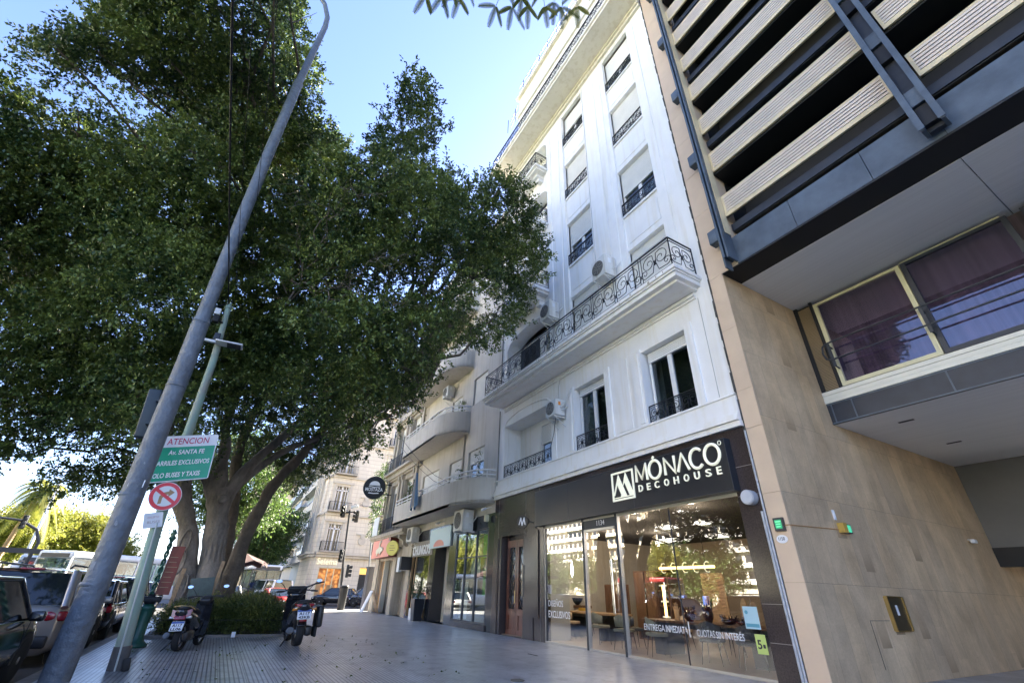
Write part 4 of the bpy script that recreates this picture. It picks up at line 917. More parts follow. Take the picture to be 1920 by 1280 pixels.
# ground floor: granite, green shop, marble doorway, second shop
b = MB(); wall(b, 'y', D-0.015, -1, cx0, cx1, 0, 4.25, [(-21.15, -17.85, 0.22, 3.72, 0.2), (-23.75, -21.95, 0, 3.22, 0.9), (-27.3, -24.45, 0.1, 2.95, 0.4)], 0.3)
b.build('granite_front', 'granite_black', CB)
b = MB(); b.box(-27.3, -24.2, D-0.03, D-0.016, 2.96, 3.7); b.build('fascia', mat('taupe_fascia', (0.28, 0.26, 0.23), 0.6), CB)
b = MB(); b.box(-24.5, -21.75, D-0.10, D-0.016, 3.24, 4.15); b.build('light_panel', mat('pale_aqua_panel', (0.55, 0.68, 0.70), 0.3), CB)
b = MB(); b.prism([(0.7*math.cos(math.pi*k/12), 0.30*math.sin(math.pi*k/12)) for k in range(13)], (-23.2, D-0.104, 3.30), (1, 0, 0), (0, 0, 1), (0, 0.004, 0)); b.build('salmon_arc', mat('salmon', (0.75, 0.32, 0.24), 0.5), CB)
b = MB(); b.box(-23.75, -21.95, D+0.8, D+0.9, 0, 3.22); b.box(-22.7, -22.62, D+0.7, D+0.8, 0, 3.2, 1); b.box(-23.3, -23.2, D+0.72, D+0.8, 0, 3.2, 1)
b.build('doorway', ['black', 'wood_mid'], CB)
b = MB()
for x in (-21.15, -20.12, -19.02, -17.93): b.box(x, x+0.08, D-0.01, D+0.08, 0.22, 3.72)
b.box(-21.15, -17.85, D-0.005, D+0.07, 0.22, 0.28); b.box(-21.07, -17.93, D-0.005, D+0.07, 3.66, 3.72); b.box(-21.07, -17.93, D, D+0.06, 2.62, 2.66)
b.build('shop_frame', 'dark_frame', CB)
M['shop_glass2'] = glass_mat('green_shop_glass', (0.85, 0.9, 0.88), 2.6)
b = MB()
for x in (-21.07, -20.04, -18.94): b.box(x, x+0.98, D+0.03, D+0.036, 0.28, 3.66)
b.build('shop_pane', 'shop_glass2', CB)
b = MB(); b.box(-21.0, -18.0, D+0.5, D+0.52, 0.25, 3.6); b.box(-18.9, -18.0, D+0.30, D+0.31, 2.6, 3.6, 1); b.box(-18.7, -18.15, D+0.25, D+0.26, 1.2, 2.2, 1); b.box(-20.0, -19.1, D+0.3, D+0.31, 1.9, 2.6, 2); b.box(-21.0, -20.2, D+0.3, D+0.31, 0.3, 1.7, 2)
b.build('window_display', [mat('display_grey', (0.30, 0.33, 0.33), 0.8), mat('lime_green_board', (0.10, 0.42, 0.05), 0.5), 'white_clean'], CB)
b = MB(); b.box(-21.2, -17.8, D-0.06, D-0.016, 0.0, 0.2); b.build('plinth', 'granite', CB)
b = MB()
for x in (-27.3, -26.7, -24.55): b.box(x, x+0.09, D+0.0, D+0.1, 0.1, 2.95)
b.box(-26.61, -24.55, D+0.0, D+0.1, 0.1, 0.5); b.build('shop_frame', 'brown_faded', CB)
b = MB(); b.box(-26.61, -24.55, D+0.04, D+0.046, 0.5, 2.95); b.build('shop_pane', 'shop_glass2', CB)
b = MB(); b.box(-27.2, -24.5, D+0.38, D+0.4, 0.1, 2.95); b.build('display', 'room_dark', CB)
text("CHUNGO'S", (-27.1, D-0.06, 3.02), (1, 0, 0), (0, 0, 1), w=2.7, h=0.5, mat_='paper', parent=CB, name='letters', depth=0.03, bold=0.02)

t = thing('planter', 'tall black planter with a clipped round green shrub outside the marble doorway', 'planter', (-24.55, 8.9, 0))
b = MB()
for (x, s) in ((-24.55, 1),): b.add([(x-0.2, 8.7, 0), (x+0.2, 8.7, 0), (x+0.2, 9.1, 0), (x-0.2, 9.1, 0), (x-0.27, 8.63, 0.95), (x+0.27, 8.63, 0.95), (x+0.27, 9.17, 0.95), (x-0.27, 9.17, 0.95)], [(0, 3, 2, 1), (4, 5, 6, 7), (0, 1, 5, 4), (1, 2, 6, 5), (2, 3, 7, 6), (3, 0, 4, 7)])
b.build('pot', 'sign_black', t); PLANTER = t
b = MB(); b.box(-25.9, -25.2, 8.95, 9.26, 0, 0.5); b.box(-25.15, -24.95, 9.0, 9.26, 0, 0.9)
single('grey_step', b, 'soffit', 'low grey step box with a taller block at the side of the black planter', 'step')

# ------------------------------------------------------------------ old ornate house with the pink sign
OB = thing('ornate_house', 'old ornate stone house with carved brackets over the pink sign at the street corner', 'building', (-31.2, 13, 0))
ox0, ox1 = -34.9, -27.56
b = MB()
oh = [(-34.0, -32.4, 5.0, 8.0, 0.4), (-30.9, -29.2, 5.0, 8.0, 0.4), (-34.0, -32.4, 9.3, 12.4, 0.4), (-30.9, -29.2, 9.3, 12.4, 0.4), (-34.0, -32.4, 13.6, 16.4, 0.4), (-30.9, -29.2, 13.6, 16.4, 0.4)]
wall(b, 'y', D, -1, ox0, ox1, 4.2, 18, oh, 0.4)
b.box(ox0, ox1, D+0.9, D+16, 0, 18); b.box(ox0, ox0+0.3, D+0.001, D+0.9, 0, 18); b.box(ox0-0.2, ox1, D-0.5, D+1, 18, 18.5)
for x in (-34.75, -32.1, -31.3, -28.6):
    b.box(x, x+0.32, D-0.12, D, 4.7, 17.6)
for z in (8.45, 12.75, 16.9): b.box(ox0-0.1, ox1, D-0.28, D, z, z+0.3); b.box(ox0-0.05, ox1, D-0.16, D, z-0.12, z)
for x in (-34.4, -32.0, -31.2, -28.8):
    for z in (8.0, 12.3): b.box(x, x+0.2, D-0.22, D, z, z+0.44)
b.build('wall', 'cream2', OB)
for h in oh:
    casement(h[0]+0.03, h[1]-0.03, h[2], h[3], D+0.3, OB, 0.15)
b = MB(); b.box(ox0-0.15, ox1-0.02, D-0.75, D, 4.33, 4.52); b.box(ox0-0.1, ox1-0.05, D-0.65, D, 4.22, 4.33)
b.build('ledge', 'cream2', OB)
b = MB(); b.box(ox0, ox1, D-0.5, D, 8.75, 8.9); b.build('ledge', 'cream2', OB)
for x in (-34.5, -32.4, -30.6, -28.7):
    b = MB(); b.prism([(0, 0.62), (0.6, 0.62), (0.62, 0.45), (0.35, 0.30), (0.30, 0.1), (0.1, 0), (0, 0)], (x, D, 3.6), (0, -1, 0), (0, 0, 1), (0.28, 0, 0)); b.build('carved_bracket', 'cream2', OB)
b = MB(); ironbars(b, (-34.8, D-0.68), (-27.7, D-0.68), 4.52, 5.45, 0.14, 0.012); ironbars(b, (-34.8, D-0.68), (-34.8, D), 4.52, 5.45, 0.14, 0.012); b.build('balcony_railing', 'iron', OB)
b = MB(); ironbars(b, (-34.7, D-0.48), (-28.0, D-0.48), 8.9, 9.8, 0.14, 0.012); b.build('balcony_railing', 'iron', OB)
b = MB(); b.box(-34.6, -33.3, D-0.74, D-0.70, 4.55, 5.75); b.build('white_board', 'plate', OB)
b = MB(); wall(b, 'y', D-0.01, -1, ox0, ox1, 0, 4.2, [(-33.9, -30.9, 0, 3.0, 0.5), (-30.2, -28.2, 0, 3.0, 0.5)], 0.5); b.box(-34.85, -34.0, D-0.1, D-0.011, 0, 4.2); b.box(-30.85, -30.25, D-0.05, D-0.011, 0, 4.2)
b.build('ground_wall', 'cream2', OB)
b = MB(); b.box(-33.9, -30.9, D+0.45, D+0.5, 0, 3.0); b.box(-30.2, -28.2, D+0.45, D+0.5, 0, 3.0); b.box(-30.2, -28.2, D+0.02, D+0.06, 2.3, 3.0); b.build('roller_door', mat('taupe_roller', (0.26, 0.23, 0.19), 0.6, var=0.2, vscale=2), OB)
b = MB(); b.box(-33.9, -33.3, D+0.2, D+0.44, 0, 3.0); b.build('door_leaf', 'wood_light', OB)
b = MB(); b.box(-33.2, -33.1, D+0.1, D+0.4, 0, 3.0); b.box(-30.95, -30.85, D-0.03, D+0.2, 0, 3.0); b.build('door_post', 'ivory_metal', OB)

t = thing('shop_sign', 'salmon pink box sign with a cream emblem above the corner shop', 'sign', (-32.3, 8.85, 3.1))
b = MB(); b.box(-34.3, -30.25, 8.70, 9.24, 3.12, 4.2); b.build('box', mat('dark_red_box', (0.12, 0.02, 0.015), 0.5), t)
b = MB(); b.box(-34.3, -30.25, 8.68, 8.70, 3.12, 4.2); b.build('face', mat('salmon_face', (0.80, 0.34, 0.27), 0.5), t)
b = MB(); o = (-33.1, 8.66, 3.2); b.prism([(0.3, 0), (0.5, 0.18), (0.9, 0.18), (1.1, 0.05), (1.15, 0.2), (1.6, 0.3), (1.5, 0.5), (1.0, 0.52), (0.8, 0.62), (0.9, 0.85), (0.75, 0.95), (0.6, 0.78), (0.65, 0.6), (0.5, 0.5), (0.1, 0.42), (0.0, 0.22), (0.25, 0.2)], o, (1, 0, 0), (0, 0, 1), (0, -0.05, 0)); b.build('emblem', mat('cream_emblem', (0.72, 0.68, 0.52), 0.5), t)
t = thing('round_sign', 'round yellow projecting sign beside the salmon pink one', 'sign', (-29.6, 8.9, 3.2))
b = MB(); b.disc((-29.6, 8.70, 3.55), 0.42, (0.62, -0.78, 0), 0.12, 28); b.build('disc', mat('yellow_sign', (0.72, 0.66, 0.16), 0.45), t)
b = MB(); b.tube([(-29.6, 8.75, 3.6), (-29.6, D, 3.6)], 0.03, 6); b.build('bracket', 'iron', t)
n = Vector((0.62, -0.78, 0)).normalized(); u = Vector((0, 0, 1)).cross(n)
b = MB()
for k, ww in enumerate((0.3, 0.42, 0.3)): b.prism([(0, 0), (1, 0), (1, 1), (0, 1)], Vector((-29.6, 8.70, 3.40+k*0.13))+n*0.062-u*ww/2, u*ww, (0, 0, 0.035), n*0.004)
b.build('lines', 'brown_faded', t)
t = thing('light_box', 'narrow white upright light box hanging below the yellow round sign', 'sign', (-27.75, 8.75, 2.2))
b = MB(); b.box(-27.95, -27.55, 8.62, 8.80, 2.2, 2.95); b.build('panel', 'plate', t)
b = MB(); b.box(-27.55, -27.3, 8.64, D, 2.3, 2.98); b.build('side_box', 'black_plastic', t)
t = thing('sandwich_board', 'white and brown folding sandwich board on the pavement by the pink-sign shop', 'sandwich board', (-32.9, 8.85, 0))
for s in (-1, 1):
    b = MB(); b.obox((-32.9, 8.75+s*0.27, 0.62), (0.62, 0.04, 1.28), Matrix.Rotation(s*0.38, 3, 'X')); b.build('panel', 'paper' if s < 0 else 'wood_light', t)
b = MB(); b.tube([(-33.2, 8.75, 1.22), (-32.6, 8.75, 1.22)], 0.02, 6); b.build('hinge', 'iron', t)

# the round projecting burger sign
t = thing('projecting_sign', 'round black projecting MOSTAZA sign with a white burger over the street corner', 'sign', (-34.0, 8.0, 7.0))
n = Vector((0.93, -0.36, 0)).normalized(); u = Vector((0, 0, 1)).cross(n); c = Vector((-34.0, 8.0, 7.78))
b = MB(); b.disc(c, 0.80, n, 0.22, 40); b.build('disc', 'sign_black', t)
b = MB(); o = c+n*0.112-u*0.5
b.prism([(0.12, 0.0)] + [(0.5-0.38*math.cos(math.pi*k/10), 0.02+0.30*math.sin(math.pi*k/10)) for k in range(11)], o+Vector((0, 0, 0.14)), u, (0, 0, 1), n*0.008)
b.prism([(0.08, 0.08), (0.5, 0.02), (0.92, 0.08), (0.9, 0.13), (0.5, 0.07), (0.1, 0.13)], o+Vector((0, 0, -0.02)), u, (0, 0, 1), n*0.008)
b.prism([(0.12, 0), (0.5, -0.03), (0.88, 0.0), (0.84, 0.07), (0.5, 0.04), (0.16, 0.07)], o+Vector((0, 0, -0.42)), u, (0, 0, 1), n*0.008)
b.build('burger', 'paper', t)
text('MOSTAZA', c+n*0.113-u*0.62+Vector((0, 0, -0.26)), u, (0, 0, 1), w=1.24, h=0.25, mat_='paper', parent=t, name='lettering', depth=0.008, bold=0.02)
for z in (8.1, 7.4): b = MB(); b.tube([(-34.0, 8.6, z), (-34.0, D, z)], 0.04, 6); b.build('bracket', 'iron', t)

# flag
t = thing('flag', 'drooping light blue and white flag hanging from the lower rounded balcony', 'flag', (-24.0, 7.9, 5.0))
b = MB(); b.tube([(-24.2, 8.1, 5.2), (-24.1, 7.85, 7.6)], 0.02, 6); b.build('pole', 'iron', t)
b = MB(); nu, nv = 18, 12
def fl(i, j):
    a = i/nu; v = j/nv; return (-24.1+(a-0.35)*1.15*(0.25+0.75*v), 7.82+0.10*math.sin(a*13)*(0.4+v*0.6), 6.95-1.75*v-0.22*abs(math.sin(a*6.3))*v)
vs = [fl(i, j) for j in range(nv+1) for i in range(nu+1)]
fs = [(j*(nu+1)+i, j*(nu+1)+i+1, (j+1)*(nu+1)+i+1, (j+1)*(nu+1)+i) for j in range(nv) for i in range(nu)]
for k, f in enumerate(fs): b.add([vs[q] for q in f], [(0, 1, 2, 3)], 0 if (k % nu) < nu*0.36 or (k % nu) > nu*0.62 else 1, True)
b.build('cloth', [mat('flag_blue', (0.10, 0.19, 0.30), 0.8), mat('flag_white', (0.38, 0.36, 0.34), 0.8)], t)
# overhead wires across the balconies
for k, pts in enumerate(([(-28.2, 7.9, 9.9), (-22.5, 8.3, 6.6), (-17.3, D-0.05, 4.85)], [(-28.2, 7.9, 9.4), (-22.5, 8.3, 6.3), (-17.3, D-0.05, 4.8)])):
    b = MB(); p = [Vector(q) for q in pts]; path = [p[0].lerp(p[1], i/6)+Vector((0, 0, -0.12*math.sin(math.pi*i/6))) for i in range(6)]+[p[1].lerp(p[2], i/6)+Vector((0, 0, -0.12*math.sin(math.pi*i/6))) for i in range(7)]
    b.tube(path, 0.013, 5); single('overhead_wire', b, 'iron', ('upper' if k == 0 else 'lower')+' of the two slack black wires crossing the rounded balconies', 'wire')
b = MB(); b.tube([(-57, 12, 10.2), (-48, 10.5, 8.6), (-40, 8, 7.4), (-35.0, 8.8, 6.6)], 0.02, 5); single('overhead_wire', b, 'iron', 'thin wire strung across the side street to the ornate corner house', 'wire')

# ------------------------------------------------------------------ air conditioners
def make_ac(w, d, h, x, y, z, label, grp='air conditioner units on the facades', pipe=None):
    t = thing('air_conditioner', label, 'air conditioner', (x+w/2, y+d/2, z), grp)
    b = MB(); b.obox((x+w/2, y+d/2, z+h/2), (w, d, h), None, 0, 0.02); b.build('body', 'ac_white', t)
    b = MB(); c = (x+w*0.46, y-0.006, z+h*0.5); r = min(w, h)*0.40
    b.disc(c, r, (0, -1, 0), 0.012, 28); f = b.build('fan_opening', 'ac_dark', t)
    b = MB()
    for k in range(1, 6): b.tube([(c[0]+r*k/5*math.cos(a), y-0.02, c[2]+r*k/5*math.sin(a)) for a in [2*math.pi*i/20 for i in range(20)]], 0.005, 4, closed=True)
    for k in range(8): a = math.pi*2*k/8; b.tube([(c[0]+0.04*math.cos(a), y-0.02, c[2]+0.04*math.sin(a)), (c[0]+r*math.cos(a), y-0.02, c[2]+r*math.sin(a))], 0.005, 4)
    b.build('fan_grille', 'ac_grille', f)
    for xx in (x+0.1, x+w-0.1): b = MB(); b.box(xx-0.02, xx+0.02, y, D, z-0.05, z-0.005); b.tube([(xx, y+0.05, z-0.05), (xx, D-0.01, z-0.35)], 0.015, 5); b.build('bracket', 'ac_white', t)
    b = MB(); b.tube([(x+w, y+d*0.6, z+h*0.35), (x+w+0.12, y+d*0.8, z+h*0.35), (x+w+0.15, D-0.02, z+h*0.7)], 0.022, 6); b.build('pipe', 'ac_white', t)
    b = MB(); b.box(x+w+0.0005, x+w+0.004, y+d*0.3, y+d*0.55, z+h*0.62, z+h*0.85); b.build('sticker', 'amber_lens' if 'arched' in label else 'plate', t)
    return t
make_ac(0.62, 0.42, 0.60, -12.76, 8.76, 6.92, 'white air conditioner with a yellow sticker by the arched first-floor window')
make_ac(0.72, 0.52, 0.86, -9.55, 8.66, 11.05, 'large white air conditioner on the pilaster above the long balcony', pipe=1)
make_ac(0.70, 0.50, 0.80, -12.95, 8.66, 11.15, 'white air conditioner above the long balcony, half behind the tree leaves')
make_ac(1.0, 0.55, 0.88, -20.2, 8.62, 3.68, 'big white air conditioner under the lower rounded balcony, over the green shop')
make_ac(0.95, 0.45, 0.75, -27.2, 8.72, 3.72, 'old beige air conditioner above the CHUNGO letters'.replace('CHUNGO letters', 'pink and white shop letters'))
make_ac(0.8, 0.45, 0.65, -23.9, 8.75, 11.5, 'air conditioner above the upper rounded balcony, near the hanging leaves')
b = MB(); b.tube([(-12.1, 8.95, 7.2), (-11.95, 9.0, 7.25), (-11.8, 9.15, 7.7), (-11.72, 9.2, 7.85)], 0.03, 8); single('insulated_pipe', b, 'ac_white', 'pale insulated hose from the air conditioner up to the window corner', 'pipe')
b = MB(); b.tube([(-12.4, 8.95, 6.88), (-12.75, 9.1, 6.4), (-13.15, 9.22, 6.0), (-13.2, 9.25, 5.7)], 0.012, 6); single('drip_hose', b, 'iron', 'thin dark hose dropping from the air conditioner to the arched recess', 'hose')
for (x, y, z) in ((-17.75, 9.0, 4.42), (-22.9, 9.0, 4.38)):
    b = MB(); b.tube([(x, y, z), (x+0.15, y-0.25, z-0.1)], 0.05, 10); b.tube([(x, y, z), (x, D, z+0.1)], 0.015, 5)
    single('spotlight', b, 'white_clean', 'small white spotlight under the '+('right end' if x > -20 else 'middle')+' of the lower rounded balcony', 'spotlight')
b = MB(); b.obox((-19.0+1.2, 9.1, 4.05), (0.18, 0.2, 0.28), None, 0, 0.05); single('wall_lamp', b, 'yellow_frame', 'cream wall lamp on the granite between the two shops', 'lamp')

# ------------------------------------------------------------------ corner building across the side street
def rusticated(name, c1, c2):
    m = mat(name, c1, 0.75, var=0.15, vscale=0.8, streak=0.12); t, bb = nodes_of(m); N = t.nodes.new
    g = N('ShaderNodeNewGeometry'); sep = N('ShaderNodeSeparateXYZ'); t.links.new(g.outputs['Position'], sep.inputs[0])
    f = N('ShaderNodeMath'); f.operation = 'MULTIPLY'; f.inputs[1].default_value = 1/0.46; t.links.new(sep.outputs[2], f.inputs[0])
    fr = N('ShaderNodeMath'); fr.operation = 'FRACT'; t.links.new(f.outputs[0], fr.inputs[0])
    cmp_ = N('ShaderNodeMath'); cmp_.operation = 'COMPARE'; cmp_.inputs[1].default_value = 0.5; cmp_.inputs[2].default_value = 0.045; t.links.new(fr.outputs[0], cmp_.inputs[0])
    mx = N('ShaderNodeMixRGB'); mx.inputs[2].default_value = (*c2, 1); old = bb.inputs['Base Color'].links[0].from_socket
    t.links.new(cmp_.outputs[0], mx.inputs[0]); t.links.new(old, mx.inputs[1]); t.links.new(mx.outputs[0], bb.inputs['Base Color'])
    return m
M['rust_cream'] = rusticated('grooved_cream_stone', (0.76, 0.68, 0.55), (0.52, 0.45, 0.36))
CR = thing('corner_building', 'cream corner building with grooved stone and iron balconies above the lit Selema shop'.replace('Selema ', 'corner '), 'building', (-63, 20, 0))
SX = -57.0
b = MB()
holes = [(8.95, 11.45, 0.45, 3.25, 0.5), (13.4, 15.0, 0.0, 3.4, 0.5)]
for z in (4.9, 9.1, 13.3, 17.5, 21.5):
    holes += [(9.0, 10.5, z, z+2.75, 0.4)]
    if z < 22: holes += [(14.8, 16.2, z, z+2.75, 0.4), (20.0, 21.4, z, z+2.75, 0.4)]
wall(b, 'x', SX, 1, 8.45, 34, 0, 25, holes, 0.4)
b.box(-76, SX-0.8, 9.6, 45, 0, 24.99); 
# chamfered corner and street front
b.add([(SX, 8.45, 0), (SX-1.6, 8.0, 0), (SX-1.6, 8.0, 25), (SX, 8.45, 25)], [(0, 1, 2, 3)]); b.add([(SX-1.6, 8.0, 0), (-66, 8.0, 0), (-66, 8.0, 25), (SX-1.6, 8.0, 25)], [(0, 1, 2, 3)])
b.box(-66, SX-0.8, 8.0+0.02, 9.6, 0, 24.98)
b.build('wall', 'rust_cream', CR)
b = MB()
for z, pr in ((4.25, 0.35), (4.5, 0.5), (8.6, 0.2), (12.8, 0.2), (17.0, 0.2), (21.2, 0.4), (24.6, 0.8)):
    b.box(SX, SX+pr, 8.3, 34, z, z+0.22); b.box(-66, SX-0.9, 8.0-pr, 8.0, z, z+0.22); b.prism([(0, 0), (1.7, -0.4), (1.7, -0.4-pr), (-pr*0.3, -pr*0.5)], (SX+0.02, 8.3, z), (-1, 0, 0), (0, 1, 0), (0, 0, 0.22))
for yc in (9.75, 15.5, 20.7):
    for z in (4.9, 9.1, 13.3, 17.5): b.box(SX, SX+0.12, yc-1.05, yc-0.8, z, z+3.0); b.box(SX, SX+0.12, yc+0.8, yc+1.05, z, z+3.0); b.box(SX, SX+0.2, yc-1.2, yc+1.2, z+3.0, z+3.25)
for (y, z) in ((13.0, 6.1), (12.7, 10.2)): b.disc((SX+0.08, y, z), 0.42, (1, 0, 0), 0.16, 20); b.disc((SX+0.16, y, z+0.45), 0.25, (1, 0, 0), 0.1, 16); b.box(SX, SX+0.14, y-0.7, y+0.7, z+0.6, z+0.75)
for x in (-60.0, -61.6, -63.2, -64.8):
    b.box(x, x+0.5, 7.7, 8.0, 4.7, 24)
b.build('mouldings', mat('cream_mouldings', (0.6, 0.54, 0.44), 0.75, var=0.15, vscale=2), CR)
for h in holes[2:]:
    y0, y1, z0, z1 = h[:4]
    b = MB(); b.box(SX-0.3, SX-0.22, y0, y0+0.12, z0, z1); b.box(SX-0.3, SX-0.22, y1-0.12, y1, z0, z1); b.box(SX-0.3, SX-0.22, (y0+y1)/2-0.1, (y0+y1)/2+0.1, z0, z1); b.box(SX-0.3, SX-0.22, y0, y1, z1-0.5, z1-0.38)
    for yy in (y0+0.33, y1-0.33): b.box(SX-0.3, SX-0.22, yy-0.03, yy+0.03, z0, z1)
    f = b.build('window', 'white_clean', CR)
    b = MB(); b.box(SX-0.38, SX-0.34, y0, y1, z0, z1); b.build('pane', 'dark_glass', f)
    if z0 < 18:
        b = MB(); b.box(SX, SX+0.75, y0-0.5, y1+0.5, z0-0.18, z0-0.02); b.build('balcony_slab', 'cream2', CR)
        b = MB(); ironbars(b, (SX+0.7, y0-0.45), (SX+0.7, y1+0.45), z0-0.02, z0+0.9, 0.13, 0.018); ironbars(b, (SX+0.7, y0-0.45), (SX, y0-0.45), z0-0.02, z0+0.9, 0.13, 0.018); b.build('balcony_railing', 'iron', CR)
def glow_material():
    m = mat('warm_lit_display', (0.3, 0.15, 0.05), 0.6); t, bb = nodes_of(m); N = t.nodes.new
    g = N('ShaderNodeNewGeometry'); n = N('ShaderNodeTexVoronoi'); n.inputs['Scale'].default_value = 3.6; t.links.new(g.outputs['Position'], n.inputs[0])
    r = N('ShaderNodeValToRGB'); r.color_ramp.elements[0].color = (1.0, 0.45, 0.12, 1); r.color_ramp.elements[0].position = 0.1; r.color_ramp.elements[1].color = (0.16, 0.05, 0.02, 1); r.color_ramp.elements[1].position = 0.75
    e = r.color_ramp.elements.new(0.4); e.color = (0.75, 0.28, 0.07, 1)
    t.links.new(n.outputs[0], r.inputs[0]); t.links.new(r.outputs[0], bb.inputs['Emission Color']); bb.inputs['Emission Strength'].default_value = 0.085
    return m
b = MB(); b.box(SX-0.5, SX-0.46, 9.0, 11.4, 0.5, 3.2); b.box(SX-0.45, SX-0.3, 9.0, 9.6, 0.5, 2.2, 1); b.box(SX-0.45, SX-0.35, 10.2, 10.9, 0.5, 1.6, 1)
b.build('lit_display', [glow_material(), 'wood_light'], CR)
b = MB(); 
for y in (8.95, 9.85, 10.55, 11.36): b.box(SX-0.1, SX-0.02, y, y+0.09, 0.45, 3.25)
b.box(SX-0.1, SX-0.02, 8.95, 11.45, 3.16, 3.25); b.build('shop_frame', 'yellow_frame', CR)
b = MB(); b.box(SX-0.5, SX-0.4, 13.4, 15.0, 0, 2.7); b.box(SX-0.45, SX-0.35, 13.45, 14.95, 2.75, 3.35, 1); b.build('dark_door', ['charcoal', mat('amber_light', (0.7, 0.4, 0.1), 0.5, emit=(1, 0.6, 0.15), estr=0.1)], CR)
text('Selema', (SX+0.06, 8.62, 3.52), (0, 1, 0), (0, 0, 1), w=2.15, h=0.62, mat_=mat('warm_letters', (0.9, 0.85, 0.6), 0.5, emit=(1, 0.92, 0.7), estr=0.05), parent=CR, name='letters', depth=0.06)

# ------------------------------------------------------------------ more buildings down the avenue
def slab_block(name, label, x0, x1, y0, y1, h, wallm, bandm, floor=3.0, proj=0.8, side=-1, grp=None, win_step=2.0, yellow=False, n_max=60, face='y', first=4.2):
    """apartment block with balcony bands on the face y=y0 (side -1) or y=y1 (side +1) and windows there"""
    t = thing(name, label, 'building', ((x0+x1)/2, (y0+y1)/2, 0), grp)
    b = MB(); b.box(x0, x1, y0, y1, 0, h); b.box(x0-0.2, x1+0.2, y0-0.2, y1+0.2, h, h+0.5); b.build('wall', wallm, t)
    yf = y0 if side < 0 else y1; nf = int((h-first)/floor)
    b = MB()
    for k in range(nf):
        z = first+k*floor
        b.box(x0+0.3, x1-0.3, yf, yf+side*proj, z, z+0.16)
        b.box(x0+0.3, x1-0.3, yf+side*(proj-0.07), yf+side*proj, z+0.16, z+1.0)
    b.build('balcony_band', bandm, t)
    b = MB(); cnt = 0
    for k in range(nf):
        z = first+k*floor
        for j in range(int((x1-x0-0.8)/win_step)):
            xa = x0+0.5+j*win_step; b.box(xa, xa+win_step*0.66, yf+side*0.03, yf, z+0.95, z+2.5)
    b.build('window_band', 'dark_glass', t)
    return t
M['pale_blue'] = mat('pale_blue_grey_render', (0.42, 0.48, 0.53), 0.6, var=0.12, vscale=1.0)
M['warm_white'] = mat('warm_white_render', (0.62, 0.58, 0.50), 0.75, var=0.12, vscale=1.0)
M['beige'] = mat('beige_render', (0.52, 0.43, 0.31), 0.8, var=0.15, vscale=1.0)
slab_block('apartment_block', 'pale blue-grey modern block with long balcony bands next to the cream corner building', -86, -66.1, 9.4, 24, 22, 'pale_blue', 'warm_white', 3.3, 1.0)
slab_block('apartment_block', 'white block with dark window strips behind the pale blue-grey one down the avenue', -118, -88, 9.6, 24, 22, 'warm_white', 'pale_blue', 3.1, 0.9)
slab_block('apartment_block', 'tall sunlit beige block at the far end of the avenue', -175, -150, 2, 20, 34, 'beige', 'warm_white', 3.1, 0.9)
# ------------------------------------------------------------------ trees
RNG = np.random.default_rng(11)
def leaf_material(name, c1, c2, trans=0.35, rough=0.42):
    m = bpy.data.materials.new(name); m.use_nodes = True; t = m.node_tree; b = t.nodes['Principled BSDF']; N = t.nodes.new
    g = N('ShaderNodeNewGeometry'); n = N('ShaderNodeTexNoise'); n.inputs['Scale'].default_value = 0.75; n.inputs['Detail'].default_value = 4; t.links.new(g.outputs['Position'], n.inputs[0])
    ad = N('ShaderNodeMath'); ad.operation = 'MULTIPLY_ADD'; ad.inputs[1].default_value = 0.5; t.links.new(g.outputs['Random Per Island'], ad.inputs[0])
    sb = N('ShaderNodeMath'); sb.operation = 'MULTIPLY_ADD'; sb.inputs[1].default_value = 1.5; sb.inputs[2].default_value = -0.5; t.links.new(n.outputs[0], sb.inputs[0]); t.links.new(sb.outputs[0], ad.inputs[2])
    r = N('ShaderNodeValToRGB'); r.color_ramp.elements[0].color = (*c1, 1); r.color_ramp.elements[0].position = 0.2; r.color_ramp.elements[1].color = (*c2, 1); r.color_ramp.elements[1].position = 0.85
    t.links.new(ad.outputs[0], r.inputs[0]); t.links.new(r.outputs[0], b.inputs['Base Color']); b.inputs['Roughness'].default_value = rough
    tr = N('ShaderNodeBsdfTranslucent'); t.links.new(r.outputs[0], tr.inputs[0]); mx = N('ShaderNodeMixShader'); mx.inputs[0].default_value = trans
    t.links.new(b.outputs[0], mx.inputs[1]); t.links.new(tr.outputs[0], mx.inputs[2]); t.links.new(mx.outputs[0], t.nodes['Material Output'].inputs[0])
    return m
M['leaf'] = leaf_material('ficus_leaf', (0.024, 0.060, 0.018), (0.24, 0.31, 0.075), 0.22, 0.42)
M['leaf_sun'] = leaf_material('yellow_green_leaf', (0.12, 0.15, 0.02), (0.28, 0.27, 0.05), 0.45, 0.6)
M['leaf_mid'] = leaf_material('mid_green_leaf', (0.035, 0.075, 0.02), (0.12, 0.19, 0.04), 0.4, 0.5)
M['leaf_hedge'] = leaf_material('hedge_leaf', (0.035, 0.07, 0.018), (0.22, 0.24, 0.05), 0.25, 0.5)

